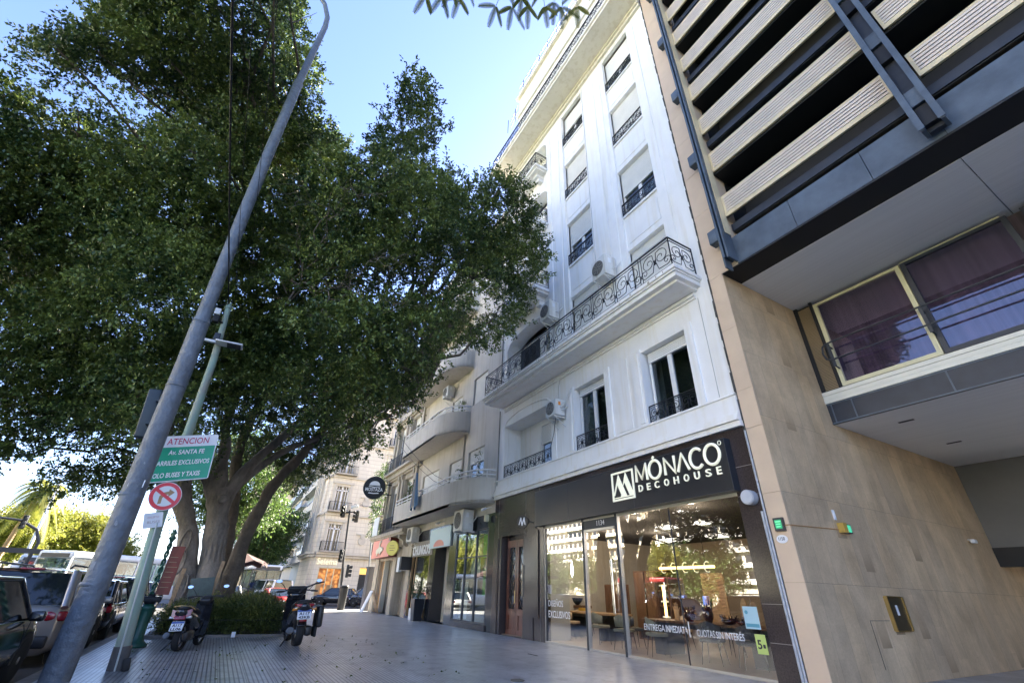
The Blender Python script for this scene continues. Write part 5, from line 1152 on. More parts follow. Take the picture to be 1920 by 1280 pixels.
def foliage(name, centers, per_r2, leaf_l, leaf_w, material, parent=None, flat=1.0, sprig=22, box=None, sprig_len=0.4, seed=0, shell=0.45, gaps=0.0):
    """leaf-sized faces carried on sprigs through the volume of each clump"""
    rng = np.random.default_rng(seed+5); P = []; Dv = []
    for c in centers:
        cx, cy, cz, r = c; n = max(3, int(per_r2*r*r)+(3 if r < 0.6 else 0))
        d = rng.normal(size=(n, 3)); d /= np.linalg.norm(d, axis=1)[:, None]
        rad = r*rng.random(n)**shell*(1+0.16*rng.normal(size=n)); p = np.array([cx, cy, cz])+d*rad[:, None]*np.array([1, 1, flat])
        dr = d+rng.normal(size=(n, 3))*0.6+np.array([0, 0, 0.15]); dr /= np.linalg.norm(dr, axis=1)[:, None]
        P.append(p); Dv.append(dr)
    if box is not None:
        x0, x1, y0, y1, z0, z1, n = box; p = rng.random((n, 3))*np.array([x1-x0, y1-y0, z1-z0])+np.array([x0, y0, z0]); dr = rng.normal(size=(n, 3))+np.array([0, 0, 0.5]); dr /= np.linalg.norm(dr, axis=1)[:, None]
        P.append(p); Dv.append(dr)
    P = np.concatenate(P); Dv = np.concatenate(Dv)
    if gaps > 0:        # hollows between the boughs
        X, Y, Z = P.T; f = np.sin(1.15*X+0.6*Z+1.0)*np.sin(1.25*Y-0.7*Z+2.0)+np.sin(1.2*Z+0.5*X-0.4*Y)*0.8+0.35*np.sin(2.7*X+2.1*Y)+0.3*np.sin(3.1*Z-2.2*Y)
        k = f > np.quantile(f, gaps); P = P[k]; Dv = Dv[k]
    n = len(P)
    s = rng.random((n, sprig)); L = sprig_len*(0.6+0.8*rng.random((n, 1, 1)))
    pos = P[:, None, :]+Dv[:, None, :]*s[:, :, None]*L+rng.normal(size=(n, sprig, 3))*0.045*(sprig_len/0.4)
    ax = Dv[:, None, :]*0.5+rng.normal(size=(n, sprig, 3))*0.6+np.array([0, 0, -0.15]); pos = pos.reshape(-1, 3); ax = ax.reshape(-1, 3); ax /= np.linalg.norm(ax, axis=1)[:, None]
    up = rng.normal(size=ax.shape)*0.62+np.array([0, 0, 1.3]); b = np.cross(ax, up); b /= (np.linalg.norm(b, axis=1)[:, None]+1e-9)
    k = len(pos); l = leaf_l*(0.65+0.6*rng.random((k, 1))); w_ = leaf_w*(0.65+0.6*rng.random((k, 1)))
    V = np.stack([pos, pos+ax*l*0.45+b*w_*0.5, pos+ax*l, pos+ax*l*0.45-b*w_*0.5], axis=1).reshape(-1, 3)
    V -= np.array(base_of(parent))
    me = bpy.data.meshes.new(name); me.vertices.add(4*k); me.loops.add(4*k); me.polygons.add(k)
    me.vertices.foreach_set('co', V.astype(np.float32).ravel()); me.loops.foreach_set('vertex_index', np.arange(4*k, dtype=np.int32))
    me.polygons.foreach_set('loop_start', np.arange(0, 4*k, 4, dtype=np.int32)); me.materials.append(M[material]); me.update(calc_edges=True)
    o = bpy.data.objects.new(name, me); COL.objects.link(o)
    if parent: o.parent = parent
    return o
def crooked(p, q, n=6, amp=0.08, rng=random):
    p, q = Vector(p), Vector(q); L = (q-p).length
    return [p.lerp(q, i/n)+Vector((rng.uniform(-1, 1), rng.uniform(-1, 1), rng.uniform(-1, 1)))*amp*L*(0 if i in (0, n) else 1)*0.5 for i in range(n+1)]
CROWN = [(-10.2,-6.0,13.5,0.56),(-11.8,-2.6,13.1,0.82),(-8.5,-4.5,14.0,0.98),(-17.9,-7.3,9.7,1.06),(-15.1,-2.0,3.9,0.34),(-9.8,-6.1,12.8,0.36),(-12.9,-0.6,9.0,0.83),(-11.0,0.1,12.6,0.56),(-13.0,-4.7,15.0,1.11),(-15.4,-6.4,9.5,1.19),(-13.9,-2.6,6.7,1.10),(-15.4,3.1,14.0,0.94),(-13.7,1.3,11.4,1.01),(-14.9,-2.4,9.0,1.25),(-9.8,-4.2,14.2,0.83),(-13.4,-6.8,11.5,0.84),(-16.8,-4.0,12.3,1.19),(-10.9,-7.1,11.5,0.36),(-11.5,-2.4,15.8,0.87),(-23.0,0.8,6.3,0.52),(-15.9,-6.6,4.3,1.16),(-10.8,2.3,14.8,0.85),(-12.0,-7.2,10.7,0.80),(-11.1,4.7,10.6,0.91),(-11.6,-5.0,11.3,1.18),(-15.1,-4.4,5.6,0.81),(-10.5,6.3,13.0,0.50),(-13.9,-8.2,8.4,0.55),(-10.4,-5.6,13.9,1.04),(-10.2,1.5,15.3,1.10),(-11.1,-2.8,12.4,0.93),(-19.7,-6.9,9.5,1.00),(-10.9,-6.8,11.9,0.70),(-22.3,2.0,7.7,1.09),(-22.7,3.1,7.8,0.96),(-16.2,-6.1,6.2,1.16),(-20.3,-2.8,5.3,0.62),(-12.0,-4.0,8.6,0.81),(-23.3,-0.4,6.7,0.52),(-11.8,-6.5,11.9,1.06),(-12.9,-6.2,10.7,1.21),(-14.8,-5.6,12.1,1.21),(-17.8,-2.3,5.3,0.90),(-12.5,-8.0,8.8,0.36),(-11.9,-3.0,16.3,1.03),(-18.4,-0.5,9.3,1.08),(-14.8,-2.8,12.2,1.04),(-19.8,3.6,7.9,0.52),(-22.0,0.5,6.3,0.49),(-15.1,-7.5,7.2,1.20),(-15.9,-6.7,7.1,0.86),(-17.0,-4.8,4.2,0.64),(-13.3,-7.3,10.2,0.95),(-12.3,-7.2,11.5,0.81),(-11.7,-1.9,11.7,1.08),(-8.6,-3.8,15.3,0.93),(-9.1,1.2,15.3,0.54),(-12.1,6.3,13.0,0.84),(-12.6,7.2,12.0,0.62),(-10.9,4.0,14.1,1.02),(-13.9,-7.3,8.9,0.85),(-12.7,-5.2,9.4,0.96),(-14.8,-7.5,6.0,0.38),(-22.6,-1.6,6.3,0.51),(-10.7,3.1,15.1,0.60),(-15.1,5.4,10.9,0.75),(-11.8,-4.6,14.4,1.24),(-12.1,-8.2,9.2,0.36),(-13.9,-6.7,9.6,0.92),(-12.3,-7.6,9.6,0.81),(-11.3,-6.2,12.9,1.04),(-15.1,3.1,11.4,1.20),(-14.1,-5.8,14.7,0.87),(-10.1,1.6,8.1,1.18),(-14.6,6.8,13.4,1.17),(-22.8,0.9,7.8,0.90),(-9.6,-5.6,14.0,0.38),(-15.0,0.1,10.9,1.02),(-15.1,-7.4,5.3,0.38),(-13.8,-1.3,8.9,0.83),(-14.5,-4.8,6.8,1.13),(-17.7,-6.3,9.1,1.10),(-14.6,-5.9,10.4,1.01),(-20.1,-2.5,8.0,0.89),(-11.7,-3.4,19.4,0.68),(-14.9,4.3,16.2,1.12),(-17.1,-5.0,5.0,0.81),(-13.0,-8.1,8.3,0.37),(-15.0,-7.6,5.8,0.38),(-11.9,-1.9,13.9,0.82),(-15.7,-6.4,5.2,1.22),(-21.0,-3.3,5.2,0.68),(-12.3,-5.8,13.1,1.24),(-11.0,5.3,13.7,1.21),(-11.8,-7.6,10.0,0.91),(-17.7,-7.2,11.0,1.14),(-13.8,-4.7,12.7,0.97),(-17.2,-4.0,4.1,0.61),(-21.6,1.8,8.4,0.91),(-16.9,-5.7,14.4,1.18),(-7.9,-3.2,15.3,0.46),(-12.3,6.5,11.3,0.86),(-12.9,-1.8,9.7,1.07),(-11.4,-8.2,9.8,0.36),(-10.0,6.0,13.3,0.37),(-18.5,-4.1,10.5,0.90),(-21.0,-3.3,6.4,1.13),(-14.4,-7.6,6.8,0.64),(-15.8,-2.8,4.2,0.48),(-13.9,-2.6,4.6,0.98),(-11.2,3.7,7.2,0.29),(-22.0,2.5,6.6,0.78),(-11.4,-5.2,13.5,1.02),(-16.8,5.2,10.8,0.89),(-11.6,-1.7,14.6,0.42),(-14.7,-3.3,17.5,1.24),(-17.3,1.9,9.8,1.10),(-16.5,-5.9,4.9,0.95),(-11.7,-3.9,15.7,1.25),(-16.9,-5.1,3.8,0.39),(-17.0,-3.2,5.9,0.92),(-14.6,-7.4,8.1,0.90),(-11.6,-0.2,8.2,0.81),(-13.3,-4.0,7.3,0.94),(-15.2,-6.8,4.1,0.37),(-9.4,-3.7,14.6,1.03),(-12.7,0.8,6.0,1.15),(-9.5,-5.2,13.7,0.97),(-16.0,-0.5,8.3,0.85),(-14.1,-0.8,11.7,0.99),(-13.6,-1.8,14.0,1.00),(-14.1,-7.8,7.3,0.45),(-14.5,3.7,8.3,0.86),(-13.1,-7.7,9.5,0.82),(-15.7,-4.0,16.3,1.19),(-13.5,-3.3,6.3,0.92),(-22.6,-1.0,6.7,0.51),(-14.4,-1.3,17.3,0.85),(-15.8,-3.7,7.1,1.13),(-12.5,-1.1,13.3,0.86),(-13.2,-5.2,7.2,0.80),(-15.2,-0.5,15.9,0.91),(-14.9,-6.9,5.6,1.05),(-15.3,-6.6,8.7,1.09),(-10.4,2.8,7.4,1.00),(-13.7,1.9,15.2,1.00),(-12.5,4.8,9.2,0.43),(-16.2,-2.5,7.2,1.23),(-19.1,-6.7,8.1,1.14),(-16.5,-3.7,5.4,0.91),(-11.4,4.0,15.1,0.86),(-10.9,1.6,7.0,1.07),(-11.9,3.9,10.3,0.84),(-8.0,-4.7,14.1,0.35),(-10.3,6.5,13.6,0.38),(-12.5,-8.1,9.2,0.61),(-16.1,-4.4,8.2,1.19),(-9.9,0.7,10.2,1.09),(-15.6,-3.6,12.0,1.09),(-15.4,5.7,12.3,0.88),(-15.7,-5.7,3.6,0.37),(-10.2,1.1,12.2,0.80),(-8.4,-5.1,14.0,0.35),(-13.4,0.8,13.3,1.01),(-10.1,4.8,14.5,0.38),(-17.2,3.0,7.6,0.80),(-13.4,-1.2,14.8,0.88),(-14.0,1.3,7.5,1.02),(-11.8,-3.9,18.2,1.03),(-18.0,1.5,8.3,1.01),(-12.8,0.4,8.9,1.22),(-10.0,3.4,8.9,0.81),(-11.3,4.9,12.3,0.91),(-10.1,0.3,7.7,1.07),(-15.5,2.6,5.4,0.36),(-16.0,-3.2,13.9,1.12),(-15.0,-1.0,7.4,1.05),(-12.4,-3.8,9.9,1.24),(-16.6,3.6,6.8,0.39),(-14.1,0.0,14.7,0.85),(-14.0,-0.7,17.0,0.55),(-7.9,-4.5,14.3,0.35),(-11.9,-3.3,11.7,0.90),(-14.1,-7.5,6.4,0.37),(-14.5,-7.4,6.1,0.37),(-15.2,-5.3,14.7,1.23),(-11.4,2.7,11.0,0.83),(-16.8,5.2,12.3,0.96),(-9.7,2.1,11.7,1.16),(-14.6,2.7,17.9,1.15),(-23.1,0.0,8.3,0.83),(-11.8,-0.2,14.1,0.43),(-15.1,4.2,10.4,1.24),(-13.0,3.8,15.3,0.86),(-16.3,-4.6,5.8,0.88),(-14.2,-4.3,16.2,1.24),(-15.2,-3.8,4.7,1.13),(-10.6,3.4,11.7,1.00),(-10.9,3.2,10.5,0.83),(-13.3,1.2,16.3,0.78),(-8.0,-4.0,15.0,0.36),(-10.3,-6.7,12.1,0.36),(-13.5,-0.6,10.8,0.85),(-11.2,4.8,8.5,0.33),(-7.6,-3.7,14.5,0.34),(-22.7,-0.0,6.8,0.51),(-12.1,-8.4,9.7,0.37),(-12.7,-1.7,11.5,0.93),(-16.4,3.4,9.9,1.01),(-12.6,5.3,12.0,1.00),(-19.8,-5.2,7.9,1.00),(-10.3,-3.4,18.7,0.55),(-13.7,-7.1,10.8,0.80),(-15.9,3.3,15.5,1.03),(-13.8,-4.2,9.0,1.23),(-14.0,-3.4,13.0,0.95),(-16.3,0.0,14.4,1.06),(-14.5,-7.2,9.5,1.08),(-15.3,-3.3,9.8,1.18),(-19.0,-6.7,11.3,1.02),(-11.5,-7.0,11.4,0.82),(-11.6,-7.9,10.9,0.37),(-12.1,1.9,16.1,1.06),(-14.3,4.9,14.1,0.91),(-15.3,-7.3,4.9,0.38),(-15.9,-6.0,3.8,0.38),(-21.8,-0.7,6.4,0.49),(-15.6,-6.7,7.8,1.01),(-12.4,3.3,6.4,0.30),(-10.8,-3.7,18.6,0.89),(-14.0,4.0,7.0,0.34),(-20.3,4.0,7.4,0.47),(-17.3,-7.0,13.6,1.21),(-12.6,-0.6,15.3,0.43),(-16.7,-1.0,9.4,1.12),(-11.2,7.0,12.9,0.49),(-23.1,0.5,7.2,0.61),(-18.9,2.8,9.2,0.81),(-16.4,-1.7,13.7,0.82),(-12.4,-1.2,15.4,0.58),(-15.1,-6.9,4.4,0.37),(-11.1,-2.4,14.2,0.94),(-21.6,-1.5,6.9,0.78),(-9.7,-5.6,13.3,0.54),(-14.7,-4.0,11.0,1.10),(-13.1,-8.2,8.6,0.37),(-11.1,2.7,13.4,1.21),(-15.1,-6.7,6.4,1.09),(-12.0,7.0,11.8,0.56),(-13.6,3.3,7.0,0.53),(-22.7,-1.6,7.3,1.00),(-11.0,-3.7,14.9,0.81),(-10.3,-6.3,12.7,0.36),(-17.4,-1.2,10.3,0.94),(-14.3,-8.1,7.4,0.38),(-11.4,-1.3,13.4,0.85),(-11.7,0.1,10.3,1.24),(-23.1,1.7,5.5,0.52),(-14.8,-3.5,7.6,1.08),(-12.4,1.4,12.2,0.90),(-7.7,-2.9,14.9,0.61),(-8.6,-5.3,13.9,0.35),(-9.3,1.0,11.9,0.65),(-15.6,-1.8,5.5,1.09),(-15.9,-2.1,9.5,1.18),(-12.0,6.0,10.0,0.83),(-16.5,-5.4,4.1,0.63),(-10.5,4.2,13.2,0.84),(-15.4,-6.6,3.7,0.37),(-10.3,2.4,15.6,0.53),(-11.1,2.0,8.2,0.95),(-16.8,-5.4,3.8,0.39),(-17.9,4.2,8.5,0.70),(-10.8,6.8,13.4,0.39),(-10.0,2.8,13.8,0.83),(-11.4,-3.8,12.6,1.18),(-9.9,5.7,14.2,0.38),(-16.8,-5.8,4.0,0.39),(-15.9,-3.0,15.8,1.16),(-16.5,-3.6,4.4,0.82),(-16.6,-2.4,4.3,0.37),(-10.6,5.1,14.6,0.55),(-14.9,-6.3,13.4,0.96),(-13.3,1.9,5.2,0.66),(-16.5,3.8,8.2,0.82),(-13.6,0.6,6.3,0.90),(-13.8,-7.7,6.9,0.37),(-15.1,0.7,8.9,0.98),(-17.1,-3.2,3.9,0.39),(-15.4,6.5,11.0,0.42),(-14.8,2.9,16.6,1.16),(-13.6,1.1,17.3,0.62),(-9.4,0.6,11.0,0.54),(-17.0,-4.4,3.7,0.39),(-16.5,5.0,8.4,0.41),(-18.6,4.1,8.3,0.58),(-21.8,1.9,5.6,0.49),(-15.1,2.3,6.8,1.00),(-10.0,2.5,10.6,1.17),(-17.5,-4.4,4.2,0.63),(-11.7,-8.0,9.3,0.36),(-15.0,-6.9,5.0,0.61),(-14.4,0.6,11.7,0.88),(-15.6,-2.2,7.9,1.07),(-12.8,-3.0,7.4,0.90),(-13.6,4.1,10.9,0.85),(-12.0,3.7,6.9,0.30),(-14.2,-6.4,8.5,1.09),(-14.7,-0.6,6.3,1.14),(-7.4,-2.9,15.3,0.35),(-20.3,-4.8,6.9,0.96),(-12.4,5.0,13.3,0.95),(-17.7,5.1,10.0,0.64),(-13.3,6.6,9.7,0.37),(-12.7,-6.2,12.5,0.88),(-12.4,2.2,7.6,0.92),(-13.6,-2.6,8.7,0.89),(-13.1,-3.3,12.2,1.01),(-9.6,5.0,14.1,0.37),(-14.8,-7.6,6.4,0.42),(-17.8,-2.9,4.2,0.40),(-13.0,-7.3,10.8,0.80),(-15.1,4.8,8.7,0.38),(-18.4,-4.9,5.3,1.15),(-17.1,-1.9,6.2,1.01),(-14.5,-6.9,10.9,1.23),(-13.3,-7.9,7.7,0.37),(-11.8,1.5,11.1,1.21),(-14.2,-2.4,10.5,1.04),(-11.9,2.2,6.5,0.94),(-9.7,-5.8,13.8,0.37),(-11.9,-7.6,11.5,0.38),(-10.7,-4.8,14.3,0.97),(-17.1,-5.7,5.6,0.91),(-9.5,1.6,16.0,0.54),(-11.3,-7.0,12.5,0.60),(-15.9,-5.7,8.9,0.97),(-11.9,-7.6,11.0,0.70),(-13.5,-4.2,10.6,1.04),(-10.2,-6.4,12.9,0.37),(-17.0,-6.1,10.6,0.83),(-17.7,-5.4,6.5,0.89),(-11.0,3.0,9.4,1.24),(-18.3,-2.8,6.9,1.06),(-13.5,-0.7,13.2,1.12),(-11.1,-8.2,10.1,0.36),(-10.4,7.0,12.3,0.37),(-15.1,-5.6,7.3,1.13),(-18.5,-5.7,8.0,1.05),(-11.6,-8.1,9.6,0.36),(-7.6,-3.3,15.0,0.35),(-8.6,-4.9,14.6,0.37),(-15.9,7.1,12.1,0.94),(-15.7,-1.5,11.5,0.95),(-10.7,-3.7,11.0,0.81),(-18.5,-6.1,7.0,1.19),(-15.0,-2.2,17.9,1.01),(-16.7,-0.1,6.8,0.81),(-16.3,-2.8,3.9,0.37),(-15.4,-4.6,9.4,1.15),(-12.1,-8.0,8.8,0.36),(-17.3,5.7,9.8,0.44),(-15.7,4.3,8.5,0.51),(-17.4,-6.6,7.8,1.08),(-12.8,-7.8,8.2,0.36),(-18.4,-0.8,7.1,1.04),(-23.1,2.8,6.5,0.52),(-9.6,5.5,14.0,0.37),(-11.3,6.9,12.1,0.76),(-21.2,-5.4,7.4,1.24),(-22.2,0.2,6.9,0.50),(-20.0,4.0,6.8,0.46),(-10.9,-3.0,17.0,0.90),(-14.1,6.2,11.1,1.05),(-16.7,-1.3,7.5,0.86),(-12.9,-3.7,16.1,0.86),(-9.6,-0.3,10.9,0.85),(-12.6,-8.0,10.3,0.97),(-7.2,-2.9,14.6,0.34),(-12.6,-7.9,8.5,0.36),(-10.7,-6.4,12.4,0.72),(-18.5,-1.6,5.0,0.41),(-10.8,-8.0,9.8,0.35),(-12.5,-1.3,14.3,0.94),(-17.9,-3.8,3.8,0.40),(-11.6,-2.8,18.1,0.53),(-9.6,-0.0,11.5,0.34),(-11.6,-7.6,11.3,0.38),(-18.8,2.8,7.2,0.82),(-10.3,1.6,9.5,0.93),(-14.9,-1.1,13.1,0.94),(-13.4,2.1,4.5,0.30),(-22.9,3.4,6.8,0.52),(-12.9,-2.2,4.9,0.86),(-9.9,-6.0,13.2,0.36),(-14.9,6.8,15.3,1.13),(-14.3,3.0,7.0,0.76),(-11.9,-8.3,9.5,0.36),(-12.4,1.1,16.6,0.59),(-8.6,-5.4,14.2,0.36),(-13.1,-1.1,16.2,0.63),(-12.5,6.8,10.4,0.59),(-13.2,-7.9,8.0,0.37),(-15.5,-5.9,3.5,0.37),(-17.2,-4.1,11.1,0.95),(-13.0,-2.9,10.7,0.85),(-11.5,-3.5,7.4,1.11),(-11.5,-8.4,10.2,0.37),(-18.0,-6.2,12.1,1.11),(-14.8,-6.7,4.1,0.36),(-14.2,-8.0,7.7,0.50),(-13.4,3.4,6.0,0.32),(-14.7,1.9,10.5,1.03),(-9.2,1.2,16.1,0.43),(-16.4,-1.8,4.9,0.56),(-14.0,-1.0,7.0,0.87),(-23.6,1.9,6.1,0.53),(-16.7,-6.7,12.3,1.05),(-22.5,1.3,6.0,0.50),(-15.0,-6.6,3.8,0.36),(-17.2,-7.4,11.6,0.84),(-11.0,-7.1,12.2,0.37),(-17.4,-4.7,3.7,0.40),(-12.6,2.6,5.1,0.29),(-10.7,7.2,12.9,0.38),(-13.9,-6.3,12.2,0.98),(-13.6,-8.1,9.0,1.09),(-22.5,1.5,6.7,1.05),(-11.1,-7.2,11.1,0.36),(-13.4,-3.0,5.4,0.83),(-21.9,-1.8,5.7,0.49),(-9.1,-5.5,13.8,0.36),(-18.5,-3.5,4.4,0.42),(-11.6,-7.3,12.1,0.55),(-9.7,-5.9,13.5,0.37),(-13.6,7.2,12.0,0.97),(-7.7,-4.0,14.6,0.35),(-9.7,0.7,13.2,0.35),(-17.5,-3.6,4.2,0.40),(-12.3,6.0,14.0,1.13),(-12.2,-3.0,8.7,0.82),(-23.8,1.9,5.7,0.53),(-13.7,-7.7,7.7,0.69),(-10.0,6.0,13.8,0.37),(-12.0,0.9,16.1,0.46),(-9.2,-5.3,14.3,0.55),(-8.0,-5.0,13.6,0.34),(-16.7,-2.7,4.1,0.38),(-11.4,-7.8,10.6,0.39),(-12.5,-8.3,9.6,0.46),(-8.1,-4.4,14.7,0.36),(-13.9,0.0,8.3,1.12),(-10.9,-6.8,12.9,0.38),(-17.6,-3.2,9.4,1.03),(-11.9,-2.2,17.7,0.53),(-16.1,3.3,5.8,0.37),(-14.9,-1.2,9.4,1.07),(-7.8,-4.4,14.1,0.34),(-22.5,-0.7,7.1,0.61),(-11.1,-7.4,10.7,0.36)]
random.seed(3)
TR = thing('street_tree', 'huge old ficus tree with several grey trunks and a dense dark crown', 'tree', (-20, -0.2, 0))
b = MB()
def trunk(pts, rs, n=12, mi=0): 
    P = [Vector(p) for p in pts]; out = []; rr = []
    for i in range(len(P)-1):
        for k in range(4): 
            t = k/4; a = P[i-1] if i else P[i]*2-P[i+1]; d = P[i+2] if i+2 < len(P) else P[i+1]*2-P[i]
            q = 0.5*((2*P[i])+(-a+P[i+1])*t+(2*a-5*P[i]+4*P[i+1]-d)*t*t+(-a+3*P[i]-3*P[i+1]+d)*t**3)
            out.append(q+Vector((random.uniform(-1, 1), random.uniform(-1, 1), 0))*0.03); rr.append(rs[i]*(1-t)+rs[i+1]*t)
    out.append(P[-1]); rr.append(rs[-1]); b.tube(out, [r*(1+0.10*math.sin(i*1.9)) for i, r in enumerate(rr)], n, mi); return out
main = trunk([(-20, 0.0, -0.1), (-20, -0.15, 0.6), (-20, -0.42, 1.9), (-20, -0.66, 3.4), (-20, -0.95, 4.3)], [0.68, 0.45, 0.36, 0.35, 0.42], 18)
l2 = trunk([(-20, -0.8, -0.1), (-20.0, -0.9, 1.2), (-20, -1.40, 2.8), (-20, -1.95, 4.0), (-19.6, -2.3, 5.6)], [0.45, 0.33, 0.29, 0.27, 0.22], 14)
l3 = trunk([(-20.6, 0.25, -0.1), (-20.8, 0.34, 1.9), (-20.8, 0.55, 3.8), (-20.6, 0.98, 5.1), (-20.0, 1.7, 6.4), (-18.5, 2.6, 8.2)], [0.38, 0.28, 0.23, 0.21, 0.18, 0.12], 12, 1)
l4 = trunk([(-21.4, -0.1, 0), (-21.8, -0.1, 1.2), (-22, -0.2, 2.9), (-22, -0.45, 4.5), (-22, -0.8, 6.5), (-21, -0.5, 9)], [0.4, 0.33, 0.28, 0.24, 0.2, 0.14], 12, 1)
r1 = trunk([(-20, -0.70, 3.9), (-20, -0.30, 5.1), (-20, 0.72, 6.75), (-19.6, 1.6, 8.0), (-18, 2.8, 9.5), (-16, 3.8, 11.0)], [0.30, 0.19, 0.16, 0.13, 0.10, 0.07], 12)
r2 = trunk([(-20, -1.0, 4.2), (-20, -1.2, 5.8), (-20, -1.45, 7.2), (-19, -1.2, 10), (-17.5, -0.8, 13.5), (-16.5, -0.6, 16)], [0.32, 0.19, 0.16, 0.13, 0.10, 0.06], 12)
r3 = trunk([(-20, -0.95, 4.2), (-20, -1.75, 5.0), (-20.0, -3.2, 5.5), (-20, -4.9, 6.75), (-19.4, -6.6, 8.2), (-18, -8.2, 9.5)], [0.34, 0.22, 0.19, 0.16, 0.12, 0.07], 12)
r4 = trunk([(-20, -0.75, 4.1), (-20.1, 0.1, 5.3), (-20.0, 1.0, 6.2), (-19.0, 2.4, 6.9), (-17, 3.6, 7.4), (-14.5, 4.8, 8.3)], [0.24, 0.15, 0.12, 0.10, 0.08, 0.05], 10)
for s in range(9):      # root flares and a burl
    a = s*0.75; b.tube([(-20+0.30*math.cos(a), -0.05+0.30*math.sin(a), 0.75), (-20+0.55*math.cos(a), -0.05+0.55*math.sin(a), 0.25), (-20+0.95*math.cos(a), -0.05+0.95*math.sin(a), -0.02)], [0.16, 0.17, 0.10], 8)
b.lathe((-19.55, -0.72, 3.95), [(0.02, 0.0), (0.14, 0.02), (0.17, 0.10), (0.09, 0.15), (0.02, 0.11)], 14, 0, axis=(0.95, 0.15, 0.1))
for (x, y, z, h) in ((-19.55, -1.30, 1.9, 0.7), (-19.6, -1.35, 2.5, 0.8), (-19.55, -1.0, 1.2, 0.8)):
    b.tube([(x, y+0.13*math.sin(math.pi*2*k/10), z+h*0.5*math.cos(math.pi*2*k/10)) for k in range(10)], 0.035, 6, closed=True)
for k in range(14):
    a = k*0.45; r_ = 0.34; b.tube([(-20+r_*math.cos(a), -0.2+r_*math.sin(a), 0.1), (-20+r_*0.95*math.cos(a+.1), -0.35+r_*0.95*math.sin(a+.1), 1.6), (-20+r_*0.9*math.cos(a+.25), -0.60+r_*0.9*math.sin(a+.25), 3.2)], [0.10, 0.07, 0.05], 6)
b.build('trunk', ['bark', 'bark_dark'], TR)
b = MB(); nodes = r1[6:]+r2[6:]+r3[6:]+r4[6:]+l2[-4:]+l3[-6:]+l4[-6:]
for c in CROWN[::3]:
    cc = Vector(c[:3]); nd = min(nodes, key=lambda q: (q-cc).length+random.random()*2)
    if (nd-cc).length < 0.8: continue
    pts = crooked(nd, cc, 7, 0.10); L = (nd-cc).length; r0 = 0.03+0.008*L; b.tube(pts, [r0*(1-0.8*i/7) for i in range(8)], 6)
    for k in range(3):
        q = pts[random.randint(3, 6)]; b.tube(crooked(q, q+Vector((random.uniform(-1, 1), random.uniform(-1, 1), random.uniform(-0.2, 1)))*1.1, 4, 0.15), [0.02, 0.016, 0.012, 0.008, 0.004], 4)
b.build('branches', 'bark_dark', TR)
b = MB()      # bare pale twigs where the crown has died back
def dead(p, d, L, r, lev):
    p = Vector(p); d = Vector(d).normalized(); q = p+d*L; pts = crooked(p, q, 5, 0.18); b.tube(pts, [r*(1-0.6*i/5) for i in range(6)], 5, cap=False)
    if lev: 
        for k in range(3 if lev > 1 else 4): dead(pts[random.randint(2, 5)], d+Vector((random.uniform(-1, 1), random.uniform(-1, 1), random.uniform(-0.9, 0.9))), L*0.62, r*0.5, lev-1)
for (p, d, L) in (((-13.6, -0.6, 8.9), (0.9, 0.12, 0.12), 3.0), ((-12.6, -0.5, 8.6), (0.7, 0.2, 0.75), 2.0), ((-13.2, -0.2, 9.8), (0.85, 0.25, 0.1), 2.6), ((-12.2, -0.5, 8.9), (0.7, 0.5, -0.35), 1.7), ((-12.8, 0.2, 8.4), (0.9, 0.3, 0.0), 2.2)): dead(p, d, L, 0.030, 3)
b.build('dead_twigs', 'twig', TR)
_r = random.Random(77); core = []
while len(core) < 60:
    x, y, z = _r.uniform(-1, 1), _r.uniform(-1, 1), _r.uniform(-1, 1)
    if x*x+y*y+z*z < 1: core.append((-19.5+5.5*x, 0.2+5.0*y, 11.0+4.2*z, 1.2))
foliage('light_block_foliage', core, 16, 0.24, 0.13, 'leaf', TR, sprig=16, sprig_len=0.5, seed=4, gaps=0.1)  # oversized filler leaves added to block light inside the crown
foliage('crown', CROWN, 145, 0.105, 0.056, 'leaf', TR, sprig=22, seed=1, sprig_len=0.34, shell=0.3, gaps=0.20)

def small_tree(name, label, x, y, h, r, leaf, seed, per=26, lf=0.22, grp=None, trunk_r=0.18, z0=0.0, n=16, flat=0.8, cat='tree'):
    rnd = random.Random(seed); t = thing(name, label, cat, (x, y, z0), grp)
    b = MB(); p = [(x, y, z0-0.1), (x+rnd.uniform(-.2, .2), y+rnd.uniform(-.2, .2), z0+h*0.3), (x+rnd.uniform(-.4, .4), y+rnd.uniform(-.4, .4), z0+h*0.6)]
    b.tube(p, [trunk_r, trunk_r*0.8, trunk_r*0.5], 8); cs = []
    for k in range(n):
        a = rnd.uniform(0, 2*math.pi); rr = r*math.sqrt(rnd.random())*0.8; cz = z0+h-r*flat*0.95+rnd.uniform(-0.75, 0.75)*r*flat*math.sqrt(max(0.05, 1-(rr/r)**2)); c = (x+rr*math.cos(a), y+rr*math.sin(a), cz, r*rnd.uniform(0.26, 0.42))
        cs.append(c); b.tube(crooked(p[1+(k % 2)], c[:3], 4, 0.1, rnd), [trunk_r*0.35, trunk_r*0.28, trunk_r*0.2, trunk_r*0.12, 0.02], 5)
    b.build('trunk', 'bark_dark', t); foliage('crown', cs, per, lf, lf*0.5, leaf, t, sprig=14, sprig_len=lf*3, seed=seed); return t
small_tree('street_tree', 'mid-green leafy tree across the side street, left of the corner building', -62, 3.3, 9.3, 3.8, 'leaf_mid', 21, per=34, lf=0.26, n=26)
small_tree('street_tree', 'dark leafy tree right behind the big grey trunks, closing the gaps between them', -34.5, -0.6, 11.0, 3.6, 'leaf_mid', 25, per=40, lf=0.2, n=34, flat=1.05)
small_tree('street_tree', 'smaller dark tree behind the mid-green one down the avenue', -78, 5.4, 8.0, 3.0, 'leaf_mid', 22, per=30, lf=0.3, n=18)
